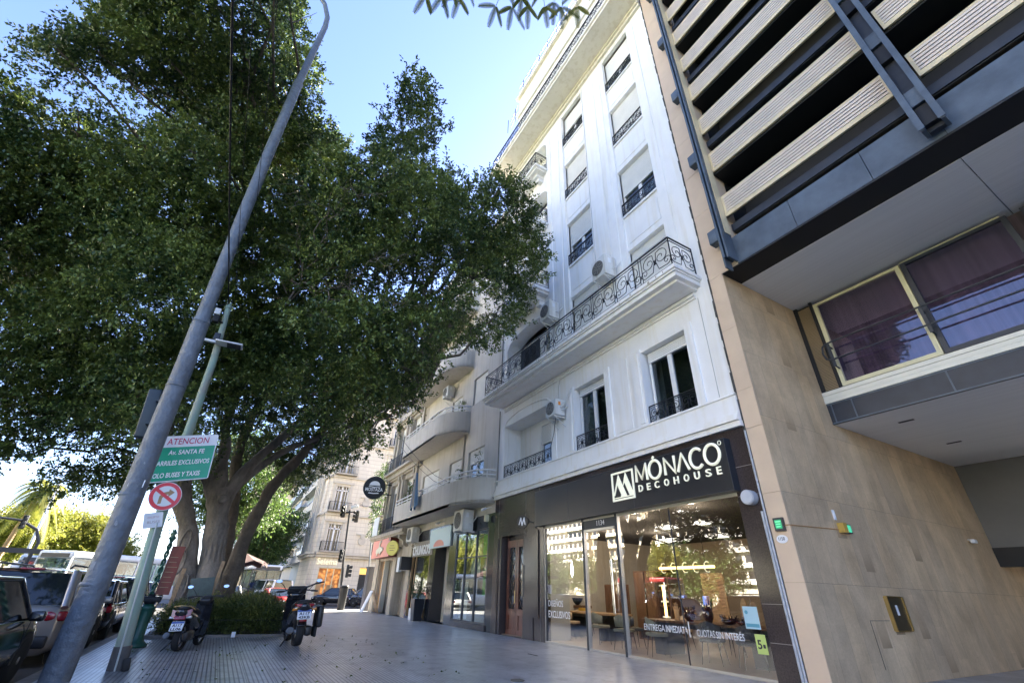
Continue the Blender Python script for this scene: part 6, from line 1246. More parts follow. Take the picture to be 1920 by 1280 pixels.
# sunlit park across the avenue
pt = [(-118, -24.5, 13, 6.5, 'wide sunlit yellow-green tree in the park at the far left'), (-104, -29.0, 11, 5.0, 'sunlit tree behind the black traffic light, nearer than the wide one'), (-128, -33, 12, 6.0, 'sunlit tree under the palm at the left edge'), (-140, -22, 11, 5.5, 'pale sunlit tree seen just left of the grey lamp pole')]
for i, (x, y, h, r, l) in enumerate(pt): small_tree('park_tree', l, x, y, h, r, 'leaf_sun', 30+i, per=22, lf=0.42, grp='sunlit park trees', n=24, flat=0.7, trunk_r=0.3)
rf = [(-36, -27, 6.2, 3.6), (-45, -31, 7, 4.2), (-56, -27, 6.2, 3.6), (-27, -30, 6.4, 3.8), (-68, -30, 7, 4.2), (-18, -26, 6, 3.4), (-50, -42, 8, 4.6)]
for i, (x, y, h, r) in enumerate(rf): small_tree('park_tree', 'bushy sunlit park tree across the avenue, seen only as a reflection in the shop glass', x, y, h, r, 'leaf_sun' if i % 2 else 'leaf_mid', 50+i, per=22, lf=0.36, grp='reflected park trees', n=20, flat=0.8, trunk_r=0.22)
# palm
t = thing('palm_tree', 'tall sunlit palm tree with drooping fronds at the left edge', 'palm tree', (-80, -23.4, 0))
b = MB(); b.tube([(-80, -23.4, 0), (-80, -23.2, 3), (-80, -22.9, 7), (-80, -22.3, 11.2)], [0.32, 0.27, 0.24, 0.26], 10); b.build('trunk', mat('palm_bark', (0.38, 0.24, 0.14), 0.9, var=0.3, vscale=2), t)
def frond(b, c, a, L, rise, droop, w=0.7, n=14):
    pts = [Vector((c[0]+math.cos(a)*L*s, c[1]+math.sin(a)*L*s, c[2]+rise*math.sin(s*2.0)-droop*s*s)) for s in [i/n for i in range(n+1)]]
    b.tube(pts, [0.04*(1-0.8*i/n) for i in range(n+1)], 4); side = Vector((-math.sin(a), math.cos(a), 0))
    for i in range(1, n):
        for k in range(3):
            p = pts[i].lerp(pts[i+1], k/3); ww = w*math.sin(math.pi*(i+k/3)/n)**0.6; f = (pts[i+1]-pts[i]).normalized()
            for s in (-1, 1):
                tip = p+side*s*ww+f*0.25+Vector((0, 0, -0.35*ww)); b.add([p-f*0.07, p+f*0.07, tip], [(0, 1, 2)])
b = MB()
for k in range(28): frond(b, (-80, -22.3, 11.2), k*2.4, 3.0+0.4*math.sin(k*3), 1.6-0.12*k, 1.6+0.14*k)
b.build('fronds', 'leaf_sun', t)
b = MB()
for k in range(7): a = k*0.9; b.tube([(-80, -22.3, 10.9), (-80+0.5*math.cos(a), -22.3+0.5*math.sin(a), 10.4), (-80+0.5*math.cos(a), -22.3+0.6*math.sin(a), 9.0)], [0.10, 0.14, 0.05], 6)
b.build('dry_skirt', mat('orange_dry_fronds', (0.50, 0.27, 0.10), 0.9, var=0.3, vscale=3), t)
# feathery branch overhead: belongs to a tree standing behind the camera
t = thing('overhanging_tree', 'feathery-leaved tree whose twig ends hang in at the top of the view', 'tree', (3.2, -1.4, 0))
b = MB(); b.tube([(3.2, -1.4, 0), (3.1, -1.3, 2.5), (2.6, -1.0, 5.0), (1.2, -0.2, 7.2), (-0.5, 0.6, 7.75), (-1.6, 1.1, 7.9)], [0.22, 0.18, 0.14, 0.08, 0.04, 0.015], 10); b.build('trunk', 'bark_dark', t)
b = MB(); random.seed(9)
def pinna(p, d, L, q):
    n = 20
    for i in range(1, n):
        c = p+d*(L*i/n)+Vector((0, 0, -0.25*L*(i/n)**2)); ww = 0.034*math.sin(math.pi*(i+1)/(n+2))**0.5
        for s2 in (-1, 1): b.add([c-d*0.004, c+q*s2*ww+d*0.008, c+q*s2*ww*0.9+d*0.013, c+d*0.006], [(0, 1, 2, 3)])
    b.tube([p, p+d*L*0.5+Vector((0, 0, -0.06*L)), p+d*L+Vector((0, 0, -0.25*L))], 0.002, 4)
for (ex, ey, ez) in ((-2.45, 0.20, 6.80), (-2.38, 0.36, 6.84), (-2.30, 0.52, 6.82), (-2.17, 0.90, 6.84), (-2.08, 1.05, 6.82), (-1.99, 1.20, 6.83), (-1.90, 1.36, 6.84), (-1.80, 1.52, 6.83), (-1.72, 1.66, 6.84), (-2.0, 1.12, 6.95), (-1.85, 1.45, 6.95), (-2.3, 0.42, 6.95)):
    e = Vector((ex, ey, ez)); s = Vector((-0.9+random.uniform(-.4, .4), 0.9+random.uniform(-.4, .4), 7.75)); pts = [s.lerp(e, i/9)+Vector((0, 0, 0.16*math.sin(math.pi*i/9))) for i in range(10)]; b.tube(pts, [0.012-0.001*i for i in range(10)], 5)
    for i in range(4, 10):
        f = (pts[i]-pts[i-1]).normalized(); q = f.cross(Vector((0, 0, 1))).normalized()
        for sd_ in (-1, 1): pinna(pts[i], (q*sd_+f*random.uniform(0.3, 0.9)+Vector((0, 0, -0.3))).normalized(), random.uniform(0.12, 0.24), f)
    pinna(pts[9], f, 0.2, q)
b.build('feathery_leaves', 'leaf_sun', t)

# hedge bed at the foot of the tree
b = MB(); bx = (-25.5, -17.05, -1.35, 2.2)
b.box(bx[0], bx[1], bx[2], bx[2]+0.12, 0, 0.07); b.box(bx[0], bx[1], bx[3]-0.12, bx[3], 0, 0.07); b.box(bx[1]-0.12, bx[1], bx[2]+0.12, bx[3]-0.12, 0, 0.07); b.box(bx[0], bx[0]+0.12, bx[2]+0.12, bx[3]-0.12, 0, 0.07); b.box(bx[0]+0.12, bx[1]-0.12, bx[2]+0.12, bx[3]-0.12, 0, 0.045, 1)
single('bed_edging', b, ['kerb', 'earth'], None, None, kind='structure')
HD = thing('hedge', 'dark green clipped hedge filling the bed around the big tree', 'hedge', (-21, 0.4, 0.04))
cs = []; rnd = random.Random(4)
for k in range(150):
    x = rnd.uniform(-25.1, -17.35); y = rnd.uniform(-1.0, 1.85)
    if (x+20.2)**2+(y+0.2)**2 < 0.9: continue
    h = 0.72 if y < -0.3 else 0.92; cs.append((x, y, h-0.25+rnd.uniform(-0.12, 0.1), rnd.uniform(0.24, 0.36)))
for k in range(80): cs.append((-17.32+rnd.uniform(-0.15, 0.05), rnd.uniform(-1.05, 1.85), rnd.uniform(0.2, 0.6), 0.24))
for k in range(60): cs.append((rnd.uniform(-25, -17.3), 1.8, rnd.uniform(0.2, 0.65), 0.24))
foliage('leaves', cs, 620, 0.055, 0.028, 'leaf_hedge', HD, sprig=12, sprig_len=0.16, seed=8)
b = MB()
for k in range(130):
    x, y = rnd.uniform(-24.9, -17.35), rnd.uniform(-1.1, 1.95); b.tube([(x, y, 0.04), (x+rnd.uniform(-.05, .05), y, 0.5)], 0.008, 4)
b.build('stems', 'bark_dark', HD)
FN = thing('low_fence', 'low dark wire edging fence along the front of the hedge bed', 'fence', (-17.1, 0.4, 0.05))
b = MB(); ironbars(b, (-17.11, -1.25), (-17.11, 2.1), 0.07, 0.42, 0.13, 0.006); b.build('front_panel', 'iron', FN)
b = MB(); ironbars(b, (-17.11, 2.14), (-25.3, 2.14), 0.07, 0.42, 0.13, 0.006); b.build('side_panel', 'iron', FN)
foliage('shrub', [(-24.55, 8.9, 1.35, 0.42)], 1500, 0.05, 0.028, 'leaf_mid', PLANTER, sprig=12, sprig_len=0.12, seed=3)
b = MB(); b.tube([(-24.55, 8.9, 0.9), (-24.55, 8.9, 1.3)], 0.03, 6); b.build('stem', 'bark_dark', PLANTER)
# climbing plant on the ornate house
t = thing('climbing_plant', 'green climbing plant hanging off the left corner of the ornate house', 'plant', (-35, 8.9, 4))
foliage('leaves', [(-35.1, 8.7+0.15*math.sin(k), 4.8+k*0.33, 0.36+0.1*math.sin(k*2)) for k in range(16)], 90, 0.13, 0.07, 'leaf_mid', t, sprig=12, sprig_len=0.3, seed=6)
b = MB(); b.tube(crooked((-35.0, 9.0, 3.5), (-35.0, 9.0, 10), 8, 0.06), 0.02, 5); b.build('stem', 'bark_dark', t)
t = thing('climbing_plant', 'green plant growing between the windows of the ornate house, by the lower rounded balcony', 'plant', (-28.9, 8.8, 5))
foliage('leaves', [(-28.9+0.1*k, 8.95, 5.0+k*0.28, 0.25) for k in range(9)], 110, 0.12, 0.06, 'leaf_mid', t, sprig=12, sprig_len=0.25, seed=7)
b = MB(); b.tube(crooked((-28.9, 9.05, 4.5), (-28.2, 9.05, 7.5), 6, 0.06), 0.02, 5); b.build('stem', 'bark_dark', t)
for i, (x, y, z) in enumerate(((-20.7, 8.9, 5.75), (-18.9, 9.1, 5.75), (-21.3, 9.0, 9.8))):
    t = thing('potted_plant', ('straggly potted plant behind the lower rounded balcony rail, left one', 'tall wispy potted plant at the right end of the lower rounded balcony', 'leafy potted plant on the upper rounded balcony')[i], 'plant', (x, y, z-0.3))
    b = MB(); b.lathe((x, y, z-0.3), [(0.10, 0), (0.15, 0.28)], 12); b.build('pot', mat('terracotta', (0.35, 0.15, 0.09), 0.8), t)
    hh = (0.9, 1.5, 0.5)[i]; b = MB(); st = crooked((x, y, z), (x+0.25, y-0.05, z+hh), 6, 0.2); b.tube(st, 0.008, 4); b.build('stem', 'twig', t)
    foliage('leaves', [(st[k].x, st[k].y, st[k].z, 0.16) for k in range(1, 7, 1 if i == 2 else 2)], 420, 0.08, 0.04, 'leaf_mid', t, sprig=6, sprig_len=0.12, seed=70+i)
# ------------------------------------------------------------------ lamp pole, sign post, green lamp post
LP = thing('street_lamp', 'tall leaning grey steel street lamp pole curving over the road, nearest the camera', 'street lamp', (-10.32, -1.69, 0))
pp = [(-10.32, -1.69, 0.0), (-10.29, -1.69, 0.6), (-10.25, -1.68, 1.2), (-10.19, -1.70, 2.3), (-10.11, -1.73, 3.8), (-10.05, -1.75, 5.0), (-9.99, -1.79, 6.05)]
b = MB(); b.tube(pp, [0.188, 0.186, 0.182, 0.175, 0.168, 0.162, 0.155], 24)
pp2 = [(-9.99, -1.79, 6.05), (-9.82, -1.87, 9.1), (-9.7, -1.91, 11.35), (-9.55, -1.93, 13.9)]
b.tube([(-9.995, -1.788, 6.0), (-9.985, -1.79, 6.12)], [0.17, 0.135], 24, 0)
b.tube(pp2, [0.135, 0.13, 0.125, 0.12], 20)
b.tube([(-9.55, -1.93, 13.85), (-9.44, -1.90, 16.0), (-9.40, -1.89, 16.85), (-9.38, -1.94, 17.35), (-9.35, -2.15, 17.9), (-9.33, -2.6, 18.4), (-9.3, -3.3, 18.75), (-9.28, -4.4, 18.95)], [0.10, 0.085, 0.08, 0.075, 0.07, 0.065, 0.06, 0.055], 16)
for z, r in ((1.25, 0.190), (2.6, 0.182), (4.6, 0.172)): b.lathe((-10.32+0.055*z, -1.69-0.012*z, z), [(r-0.012, -0.03), (r, 0), (r-0.012, 0.03)], 24)
b.build('pole', 'pole_grey', LP)
for (z, a, hh, ww) in ((1.75, 0.5, 0.16, 0.5), (2.1, -0.2, 0.10, 0.4), (1.45, -0.7, 0.12, 0.35), (3.1, 0.1, 0.09, 0.3)):
    b = MB(); n_ = 6; rr = 0.1805-0.0045*(z-1.75)+0.001
    b.add([(-10.32+0.055*z+rr*math.cos(a+ww*(i/n_)), -1.69-0.012*z+rr*math.sin(a+ww*(i/n_)), z+k*hh+0.01*math.sin(i*2+k)) for k in (0, 1) for i in range(n_+1)], [(i, i+1, i+n_+2, i+n_+1) for i in range(n_)], 0, True)
    b.build('sticker_remains', mat('torn_paper', (0.36, 0.38, 0.39), 0.85, var=0.4, vscale=25), LP)
b = MB(); b.obox((-9.28, -4.9, 18.93), (0.3, 0.9, 0.14), None, 0, 0.05); b.build('lamp_head', 'soffit', LP)
b = MB(); b.obox((-10.42, -2.03, 4.1), (0.16, 0.22, 0.95), Matrix.Rotation(0.10, 3, 'X'), 0, 0.03); b.box(-10.40, -10.2, -1.98, -1.85, 4.3, 4.34); b.box(-10.40, -10.2, -1.98, -1.85, 3.85, 3.89)
cb_ = b; o = single('signal_cabinet', b, mat('dark_teal_cabinet', (0.03, 0.045, 0.055), 0.5), 'dark upright signal box strapped to the left side of the tall grey pole', 'signal box')
text('K11', (-10.02, -1.80, 2.72), (0.12, 1, 0.0), (0, 0, 1), w=0.22, h=0.12, mat_='paper', parent=LP, name='number', depth=0.002)

GP = thing('sign_post', 'pale green paint-flaked post carrying the ATENCION road signs', 'sign post', (-11.25, -1.12, 0))
b = MB(); gp = [(-11.30, -1.10, 0.0), (-11.30, -1.16, 0.65), (-11.3, -1.31, 2.1), (-11.3, -1.42, 4.0), (-11.3, -1.50, 5.8), (-11.3, -1.64, 7.3)]
b.tube(gp, [0.115, 0.11, 0.10, 0.088, 0.075, 0.06], 14)
for k in (1, 2, 3): p = Vector(gp[k]); b.lathe(p, [(0.115-0.01*k, -0.015), (0.125-0.01*k, 0), (0.115-0.01*k, 0.015)], 14)
b.lathe((-11.3, -1.63, 7.15), [(0.075, 0), (0.085, 0.03), (0.075, 0.06)], 12)
b.build('pole', 'pole_green', GP)
b = MB(); b.tube([(-11.30, -1.10, 0.0), (-11.30, -1.125, 0.34)], [0.135, 0.13], 14); b.build('base_sleeve', mat('grey_base_paint', (0.12, 0.115, 0.11), 0.7, var=0.3, vscale=8), GP)
b = MB(); b.tube([(-11.16, -1.10, 0.0), (-11.16, -1.32, 2.3)], 0.014, 6); b.build('conduit', mat('light_conduit', (0.55, 0.6, 0.58), 0.5), GP)
b = MB(); b.obox((-11.16, -0.97, 0.09), (0.10, 0.10, 0.18), Matrix.Rotation(0.2, 3, 'X'), 0, 0.01); single('foot_block', b, 'black', 'small black block standing against the foot of the pale green post', 'block')
X0 = -11.16
def quad_plate(b, pts, x, t=0.012, mi=0, r=0.0): b.prism([(p[0], p[1]) for p in pts], (x, 0, 0), (0, 1, 0), (0, 0, 1), (-t, 0, 0), mi)
t = thing('road_sign', 'green and white ATENCION bus-lane sign tied to the pale green post', 'road sign', (X0, -1.3, 2.96))
A0, A1, A2, A3 = (-1.86, 3.87), (-0.872, 4.125), (-0.778, 3.19), (-1.775, 2.955)     # TL TR BR BL
uu = Vector((0, A2[0]-A3[0], A2[1]-A3[1])); vv = Vector((0, A0[0]-A3[0], A0[1]-A3[1])); og = Vector((X0, A3[0], A3[1]))
def sp(a, c, off=0.0): return og+uu*a+vv*c+Vector((off, 0, 0))
def rpoly(a0, c0, a1, c1, r=0.04, ar=1.0):
    out = []
    for (cx, cy, st) in ((a1-r, c1-r, 0), (a0+r, c1-r, 90), (a0+r, c0+r, 180), (a1-r, c0+r, 270)):
        for k in range(5): out.append((cx+r*math.cos(R(st+k*22.5)), cy+r*math.sin(R(st+k*22.5))))
    return out
b = MB(); b.prism(rpoly(0, 0, 1, 1), og, uu, vv, (-0.02, 0, 0)); b.build('backing', 'paper', t)
b = MB(); b.prism(rpoly(0.018, 0.02, 0.982, 0.745, 0.02), og, uu, vv, (0.004, 0, 0)); b.build('green_field', 'green_sign', t)
un, vn = uu.normalized(), vv.normalized()
text('ATENCION', sp(0.17, 0.805, 0.001), un, vn, w=0.68*uu.length, h=0.125, mat_='letter_red', parent=t, name='lettering', depth=0.004, bold=0.004)
text('Av. SANTA FE', sp(0.24, 0.575, 0.005), un, vn, w=0.58*uu.length, h=0.095, mat_='paper', parent=t, name='lettering', depth=0.004, bold=0.022)
text('CARRILES EXCLUSIVOS', sp(0.045, 0.345, 0.005), un, vn, w=0.90*uu.length, h=0.095, mat_='paper', parent=t, name='lettering', depth=0.004, bold=0.022)
text('SOLO BUSES Y TAXIS', sp(0.06, 0.085, 0.005), un, vn, w=0.78*uu.length, h=0.095, mat_='paper', parent=t, name='lettering', depth=0.004, bold=0.022)
t = thing('road_sign', 'round red-ringed no-right-turn sign below the green ATENCION sign', 'road sign', (X0, -1.36, 2.45))
c = Vector((X0, -1.362, 2.77)); u1 = Vector((0, 0.975, 0.22)).normalized(); v1 = Vector((0, -0.24, 0.97)).normalized()
ell = lambda s: [(0.262*s*math.cos(2*math.pi*k/36), 0.265*s*math.sin(2*math.pi*k/36)) for k in range(36)]
b = MB(); b.prism(ell(1.0), c, u1, v1, (-0.015, 0, 0)); b.build('backing', 'paper', t)
b = MB(); b.prism(ell(0.96), c, u1, v1, (0.003, 0, 0)); b.build('red_ring', mat('sign_pink_red', (0.80, 0.06, 0.08), 0.4), t)
b = MB(); b.prism(ell(0.72), c+Vector((0.003, 0, 0)), u1, v1, (0.003, 0, 0)); b.build('white_field', 'plate', t)
b = MB(); b.prism([(-0.115, -0.135), (-0.06, -0.13), (-0.045, -0.03), (0.0, 0.02), (0.045, 0.03), (0.045, -0.02), (0.145, 0.055), (0.06, 0.125), (0.055, 0.085), (-0.03, 0.07), (-0.09, 0.01)], c+Vector((0.006, 0, 0)), u1, v1, (0.002, 0, 0)); b.build('arrow', mat('faded_arrow', (0.42, 0.27, 0.14), 0.6), t)
b = MB(); b.prism([(-0.155, 0.115), (-0.115, 0.155), (0.155, -0.115), (0.115, -0.155)], c+Vector((0.008, 0, 0)), u1, v1, (0.003, 0, 0)); b.build('red_bar', mat('sign_red_bar', (0.80, 0.06, 0.08), 0.4), t)
t = thing('road_sign', 'small faded white plate below the round red-ringed sign', 'road sign', (X0, -1.4, 2.17))
b = MB(); o3 = Vector((X0, -1.51, 2.165)); b.prism(rpoly(0, 0, 1, 1, 0.06), o3, u1*0.29, v1*0.27, (-0.012, 0, 0)); b.build('plate', 'plate', t)
text('EXCEPTO', o3+u1*0.06+v1*0.17+Vector((0.001, 0, 0)), u1, v1, w=0.17, h=0.035, mat_=mat('faded_pink_ink', (0.6, 0.4, 0.38), 0.6), parent=t, name='lettering', depth=0.002)
text('BUSES', o3+u1*0.06+v1*0.08+Vector((0.001, 0, 0)), u1, v1, w=0.19, h=0.045, mat_=mat('faded_grey_ink', (0.45, 0.38, 0.36), 0.6), parent=t, name='lettering', depth=0.002)
t = thing('led_flood_light', 'flat solar LED street light clamped high on the pale green post', 'street light', (-11.2, -1.5, 6.1))
b = MB(); b.obox((-11.12, -1.30, 6.17), (0.30, 0.55, 0.035), Matrix.Rotation(0.05, 3, 'X'), 0, 0.01); b.obox((-11.16, -1.72, 6.17), (0.08, 0.32, 0.06), None, 0, 0.01); b.build('body', 'plate', t)
b = MB(); b.obox((-11.12, -1.20, 6.15), (0.25, 0.28, 0.01), Matrix.Rotation(0.05, 3, 'X')); b.build('panel', 'dark_frame', t)
b = MB(); b.obox((-11.22, -1.60, 6.32), (0.12, 0.12, 0.2), None, 0, 0.01); b.build('clamp', 'dark_frame', t)
t = thing('junction_box', 'small white box on a dark bracket near the top of the pale green post', 'box', (-11.2, -1.72, 6.7))
b = MB(); b.obox((-11.2, -1.78, 6.95), (0.14, 0.12, 0.16), None, 0, 0.01); b.build('box', 'plate', t)
b = MB(); b.obox((-11.2, -1.76, 6.77), (0.13, 0.13, 0.18), None, 0, 0.01); b.tube([(-11.2, -1.7, 6.75), (-11.28, -1.58, 6.72)], 0.03, 6); b.build('bracket', 'black', t)
b = MB(); b.tube([(-11.25, -1.62, 7.3), (-11.2, -1.85, 7.1), (-11.15, -2.05, 6.75), (-11.15, -1.98, 6.4), (-11.15, -1.85, 6.22)], 0.012, 5); single('loop_cable', b, 'iron', 'thin black cable looping from the post top down to the flat LED light', 'cable')
for k, (yy, zz, rr, lb) in enumerate(((-1.66, 7.0, 0.016, 'thickest of the black overhead cables, leading to the top of the pale green post'), (-1.70, 8.1, 0.006, 'thin overhead cable right of the thick one, nearer of two'), (-1.66, 9.2, 0.006, 'thin overhead cable farthest right, running through the leaves'))):
    b = MB(); xe = -11.3 if k == 0 else -30; n = 16
    b.tube([(3+(xe-3)*i/n, yy, zz+(0.3*i/n if k == 0 else 0)-0.10*math.sin(math.pi*i/n)) for i in range(n+1)], rr, 6); single('overhead_cable', b, 'iron', lb, 'cable')

t = thing('street_name_post', 'dark green cast-iron post with twisted shaft holding a rusty red board', 'sign post', (-14.95, -1.28, 0))
b = MB(); b.lathe((-14.95, -1.30, 0), [(0.25, 0), (0.25, 0.05), (0.17, 0.12), (0.135, 0.2), (0.125, 0.7), (0.13, 0.74), (0.16, 0.78), (0.12, 0.82), (0.09, 0.86)], 20); b.build('base', 'cast_green', t)
b = MB(); b.obox((-14.95, -1.30, 0.95), (0.18, 0.42, 0.12), None, 0, 0.03); b.lathe((-14.95, -1.30, 0.86), [(0.12, 0), (0.06, 0.2)], 12); b.build('bracket', 'black', t)
b = MB()
for s in range(2): b.tube([(-14.95+0.03*math.cos(i*0.8+s*math.pi), -1.33-0.0*i+0.03*math.sin(i*0.8+s*math.pi), 0.95+i*0.045) for i in range(30)], 0.028, 6)
b.lathe((-14.95, -1.33, 2.25), [(0.05, 0), (0.09, 0.05), (0.03, 0.12), (0.07, 0.16), (0.01, 0.26)], 12)
b.build('shaft', 'cast_green', t)
b = MB(); b.box(-14.99, -14.93, -1.26, -0.98, 1.05, 2.12); b.build('board', 'rust_red', t)
b = MB()
for k in range(7): b.box(-14.929, -14.926, -1.22, -1.04+0.03*math.sin(k*2), 1.2+k*0.11, 1.215+k*0.11)
b.build('faded_lines', 'brown_faded', t)
# props around the big tree
for i, (x, y, z1, dy) in enumerate(((-18.05, -0.10, 1.95, 0.05), (-17.9, -1.05, 1.7, 0.30))):
    b = MB(); b.obox((x, y, z1/2), (0.07, 0.10, z1), Matrix.Rotation(-0.05, 3, 'X')); single('wooden_stake', b, 'wood_light', ('pale wooden stake standing in front of the big tree trunks', 'grey-green stake left of the trunks, behind the left scooter')[i], 'stake')
b = MB(); b.obox((-17.95, -0.42, 1.22), (0.04, 0.62, 0.5), Matrix.Rotation(0.1, 3, 'X'), 0, 0.01); b.tube([(-17.95, -0.65, 0), (-17.95, -0.65, 1.0)], 0.02, 6); b.tube([(-17.95, -0.2, 0), (-17.95, -0.2, 1.0)], 0.02, 6)
single('utility_panel', b, mat('grey_green_panel', (0.14, 0.18, 0.16), 0.6, var=0.3, vscale=6), 'low grey-green utility panel in the hedge at the foot of the tree', 'panel')
b = MB(); b.obox((-16.75, 0.75, 0.09), (0.14, 0.10, 0.01), Matrix.Rotation(1.1, 3, 'Y')); single('litter', b, 'paper', 'crumpled white scrap of paper on the kerb of the hedge bed', 'litter')
rnd = random.Random(5)
foliage('fallen_leaves', [(rnd.uniform(-17, -9), rnd.uniform(-1.4, 4.5), 0.006, 0.02) for k in range(150)], 0, 0.05, 0.03, 'leaf_hedge', None, flat=0.0, sprig=1, sprig_len=0.01, seed=2)
fo = bpy.data.objects['fallen_leaves']; tag(fo, 'scattered small fallen leaves on the grey ribbed pavement', 'fallen leaves', kind='stuff')

# ------------------------------------------------------------------ motorcycles (built facing -X)
def wheel(root, x, z, r, w, rim='alu', nm='wheel', spokes=5, disc=False):
    b = MB(); prof = [(r-0.05, -w*0.42), (r-0.012, -w*0.5), (r, -w*0.2), (r, w*0.2), (r-0.012, w*0.5), (r-0.05, w*0.42)]
    n = 30; vs = []
    for rr, yy in prof:
        for j in range(n): a = 2*math.pi*j/n; vs.append((x+rr*math.cos(a), yy, z+rr*math.sin(a)))
    k = len(prof); b.add(vs, [(i*n+j, i*n+(j+1) % n, ((i+1) % k)*n+(j+1) % n, ((i+1) % k)*n+j) for i in range(k) for j in range(n)], 0, True)
    w_ = b.build(nm, 'rubber', root)
    b = MB(); b.lathe((x, -w*0.3, z), [(r-0.05, 0), (r-0.055, w*0.6)], n, 0, axis=(0, 1, 0)) if disc else None
    if not disc:
        b.tube([(x+(r-0.055)*math.cos(a), 0, z+(r-0.055)*math.sin(a)) for a in [2*math.pi*i/24 for i in range(24)]], 0.016, 6, closed=True)
        for s in range(spokes): a = 2*math.pi*s/spokes; b.tube([(x, 0, z), (x+(r-0.06)*math.cos(a), 0, z+(r-0.06)*math.sin(a))], [0.03, 0.014], 6)
        b.lathe((x, -w*0.5, z), [(0.045, 0), (0.045, w)], 12, axis=(0, 1, 0))
    b.build('rim', rim, w_); return w_
def make_scooter(name, label, body_m, side_m, kind, plate_txt):
    t = thing(name, label, 'motorcycle', (0, 0, 0), 'motorcycles parked by the hedge')
    rw, fw = 0.27, 0.29
    wheel(t, 0.0, rw, rw, 0.13); wheel(t, -1.27, fw, fw, 0.10)
    b = MB()       # tail and under-seat body: lofted
    def loft(sec, mi=0):
        n = len(sec[0][1]); vs = []
        for x, ring in sec:
            for (y, z) in ring: vs.append((x, y, z))
        m = len(sec); b.add(vs, [(i*n+j, i*n+(j+1) % n, (i+1)*n+(j+1) % n, (i+1)*n+j) for i in range(m-1) for j in range(n)]+[tuple(range(n)), tuple(range((m-1)*n, m*n))], mi, True)
    def ring(w, z0, z1, k=12): return [(w*math.cos(2*math.pi*i/k), (z0+z1)/2+(z1-z0)/2*math.sin(2*math.pi*i/k)) for i in range(k)]
    loft([(0.42, ring(0.05, 0.74, 0.84)), (0.34, ring(0.13, 0.62, 0.84)), (0.15, ring(0.17, 0.55, 0.82)), (-0.15, ring(0.18, 0.48, 0.76)), (-0.42, ring(0.17, 0.34, 0.70)), (-0.60, ring(0.15, 0.30, 0.60))])
    b.build('tail_body', body_m, t)
    b = MB(); loft([(0.33, ring(0.10, 0.80, 0.89)), (0.1, ring(0.15, 0.76, 0.90)), (-0.2, ring(0.16, 0.72, 0.84)), (-0.5, ring(0.12, 0.66, 0.78)), (-0.62, ring(0.07, 0.66, 0.74))]); b.build('seat', mat('black_vinyl_seat', (0.025, 0.025, 0.028), 0.4, bump=0.3, bscale=60), t)
    b = MB(); b.prism([(-0.6, 0.24), (-0.98, 0.24), (-1.10, 0.46), (-1.02, 0.92), (-1.10, 0.98), (-1.22, 0.72), (-1.20, 0.40), (-1.08, 0.20), (-0.6, 0.18)], (0, -0.16, 0), (1, 0, 0), (0, 0, 1), (0, 0.32, 0)); b.build('leg_shield', body_m, t)
    b = MB(); b.obox((-1.10, 0, 0.98), (0.26, 0.24, 0.18), Matrix.Rotation(0.4, 3, 'Y'), 0, 0.06); b.build('headlight_cowl', side_m, t)
    b = MB(); b.disc((-1.24, 0, 0.98), 0.08, (-1, 0, 0.1), 0.02, 16); b.build('headlight', 'white_lens', t)
    b = MB(); b.tube([(-1.02, -0.34, 1.06), (-1.05, -0.18, 1.08), (-1.07, 0, 1.04), (-1.05, 0.18, 1.08), (-1.02, 0.34, 1.06)], 0.014, 8); 
    for s in (-1, 1): b.tube([(-1.02, s*0.24, 1.065), (-1.0, s*0.36, 1.055)], 0.02, 8); b.tube([(-1.06, s*0.22, 1.08), (-1.14, s*0.34, 1.08)], 0.007, 6)
    b.tube([(-1.07, 0, 1.0), (-1.2, 0, 0.6), (-1.25, 0, fw+0.02)], 0.03, 8)
    for s in (-1, 1): b.tube([(-1.19, s*0.07, 0.6), (-1.27, s*0.075, fw)], 0.022, 8)
    b.build('handlebar', 'black_plastic', t)
    for s in (-1, 1):
        b = MB(); b.tube([(-1.05, s*0.20, 1.08), (-1.02, s*0.27, 1.2), (-1.0, s*0.33, 1.27)], 0.007, 6); m_ = b.build('mirror', 'black_plastic', t)
        b = MB(); b.disc((-0.99, s*0.36, 1.29), 0.035, (1, 0, 0.25), 0.02, 18, rx=0.055); b.build('mirror_glass', 'mirror', m_)
    b = MB(); b.obox((-1.27, 0, fw+0.26), (0.46, 0.12, 0.03), None, 0, 0.012); b.obox((0.24, 0, 0.50), (0.26, 0.15, 0.03), Matrix.Rotation(0.9, 3, 'Y'), 0, 0.012); b.build('mudguard', side_m, t)
    b = MB(); b.obox((0.02, 0.13, 0.29), (0.46, 0.12, 0.2), None, 0, 0.05); b.tube([(-0.3, 0.14, 0.24), (0.05, 0.17, 0.26)], [0.03, 0.045], 10); b.build('engine', 'black_plastic', t)
    b = MB(); b.tube([(0.0, -0.15, 0.27), (0.30, -0.17, 0.33)], [0.055, 0.06], 14); b.tube([(0.28, -0.17, 0.325), (0.32, -0.17, 0.335)], 0.045, 12); b.build('exhaust', mat('dull_exhaust', (0.1, 0.1, 0.1), 0.4, metal=0.7), t)
    b = MB()
    if kind == 'scooter':
        for s in (-1, 1): b.prism([(0, 0), (0.16, 0.05), (0.17, 0.19), (0.05, 0.15), (-0.01, 0.06)], (0.345, s*0.005, 0.635), (-0.25, s*1.0, 0.02), (-0.1, 0, 1), (0.05, 0, 0))
        b.obox((0.37, 0, 0.66), (0.05, 0.20, 0.09), Matrix.Rotation(-0.3, 3, 'Y'), 0, 0.02)
    else: b.obox((0.36, 0, 0.79), (0.08, 0.26, 0.05), None, 0, 0.02); b.obox((0.37, 0.0, 0.50), (0.04, 0.12, 0.05), None, 0, 0.015)
    b.build('tail_light', 'red_lens', t)
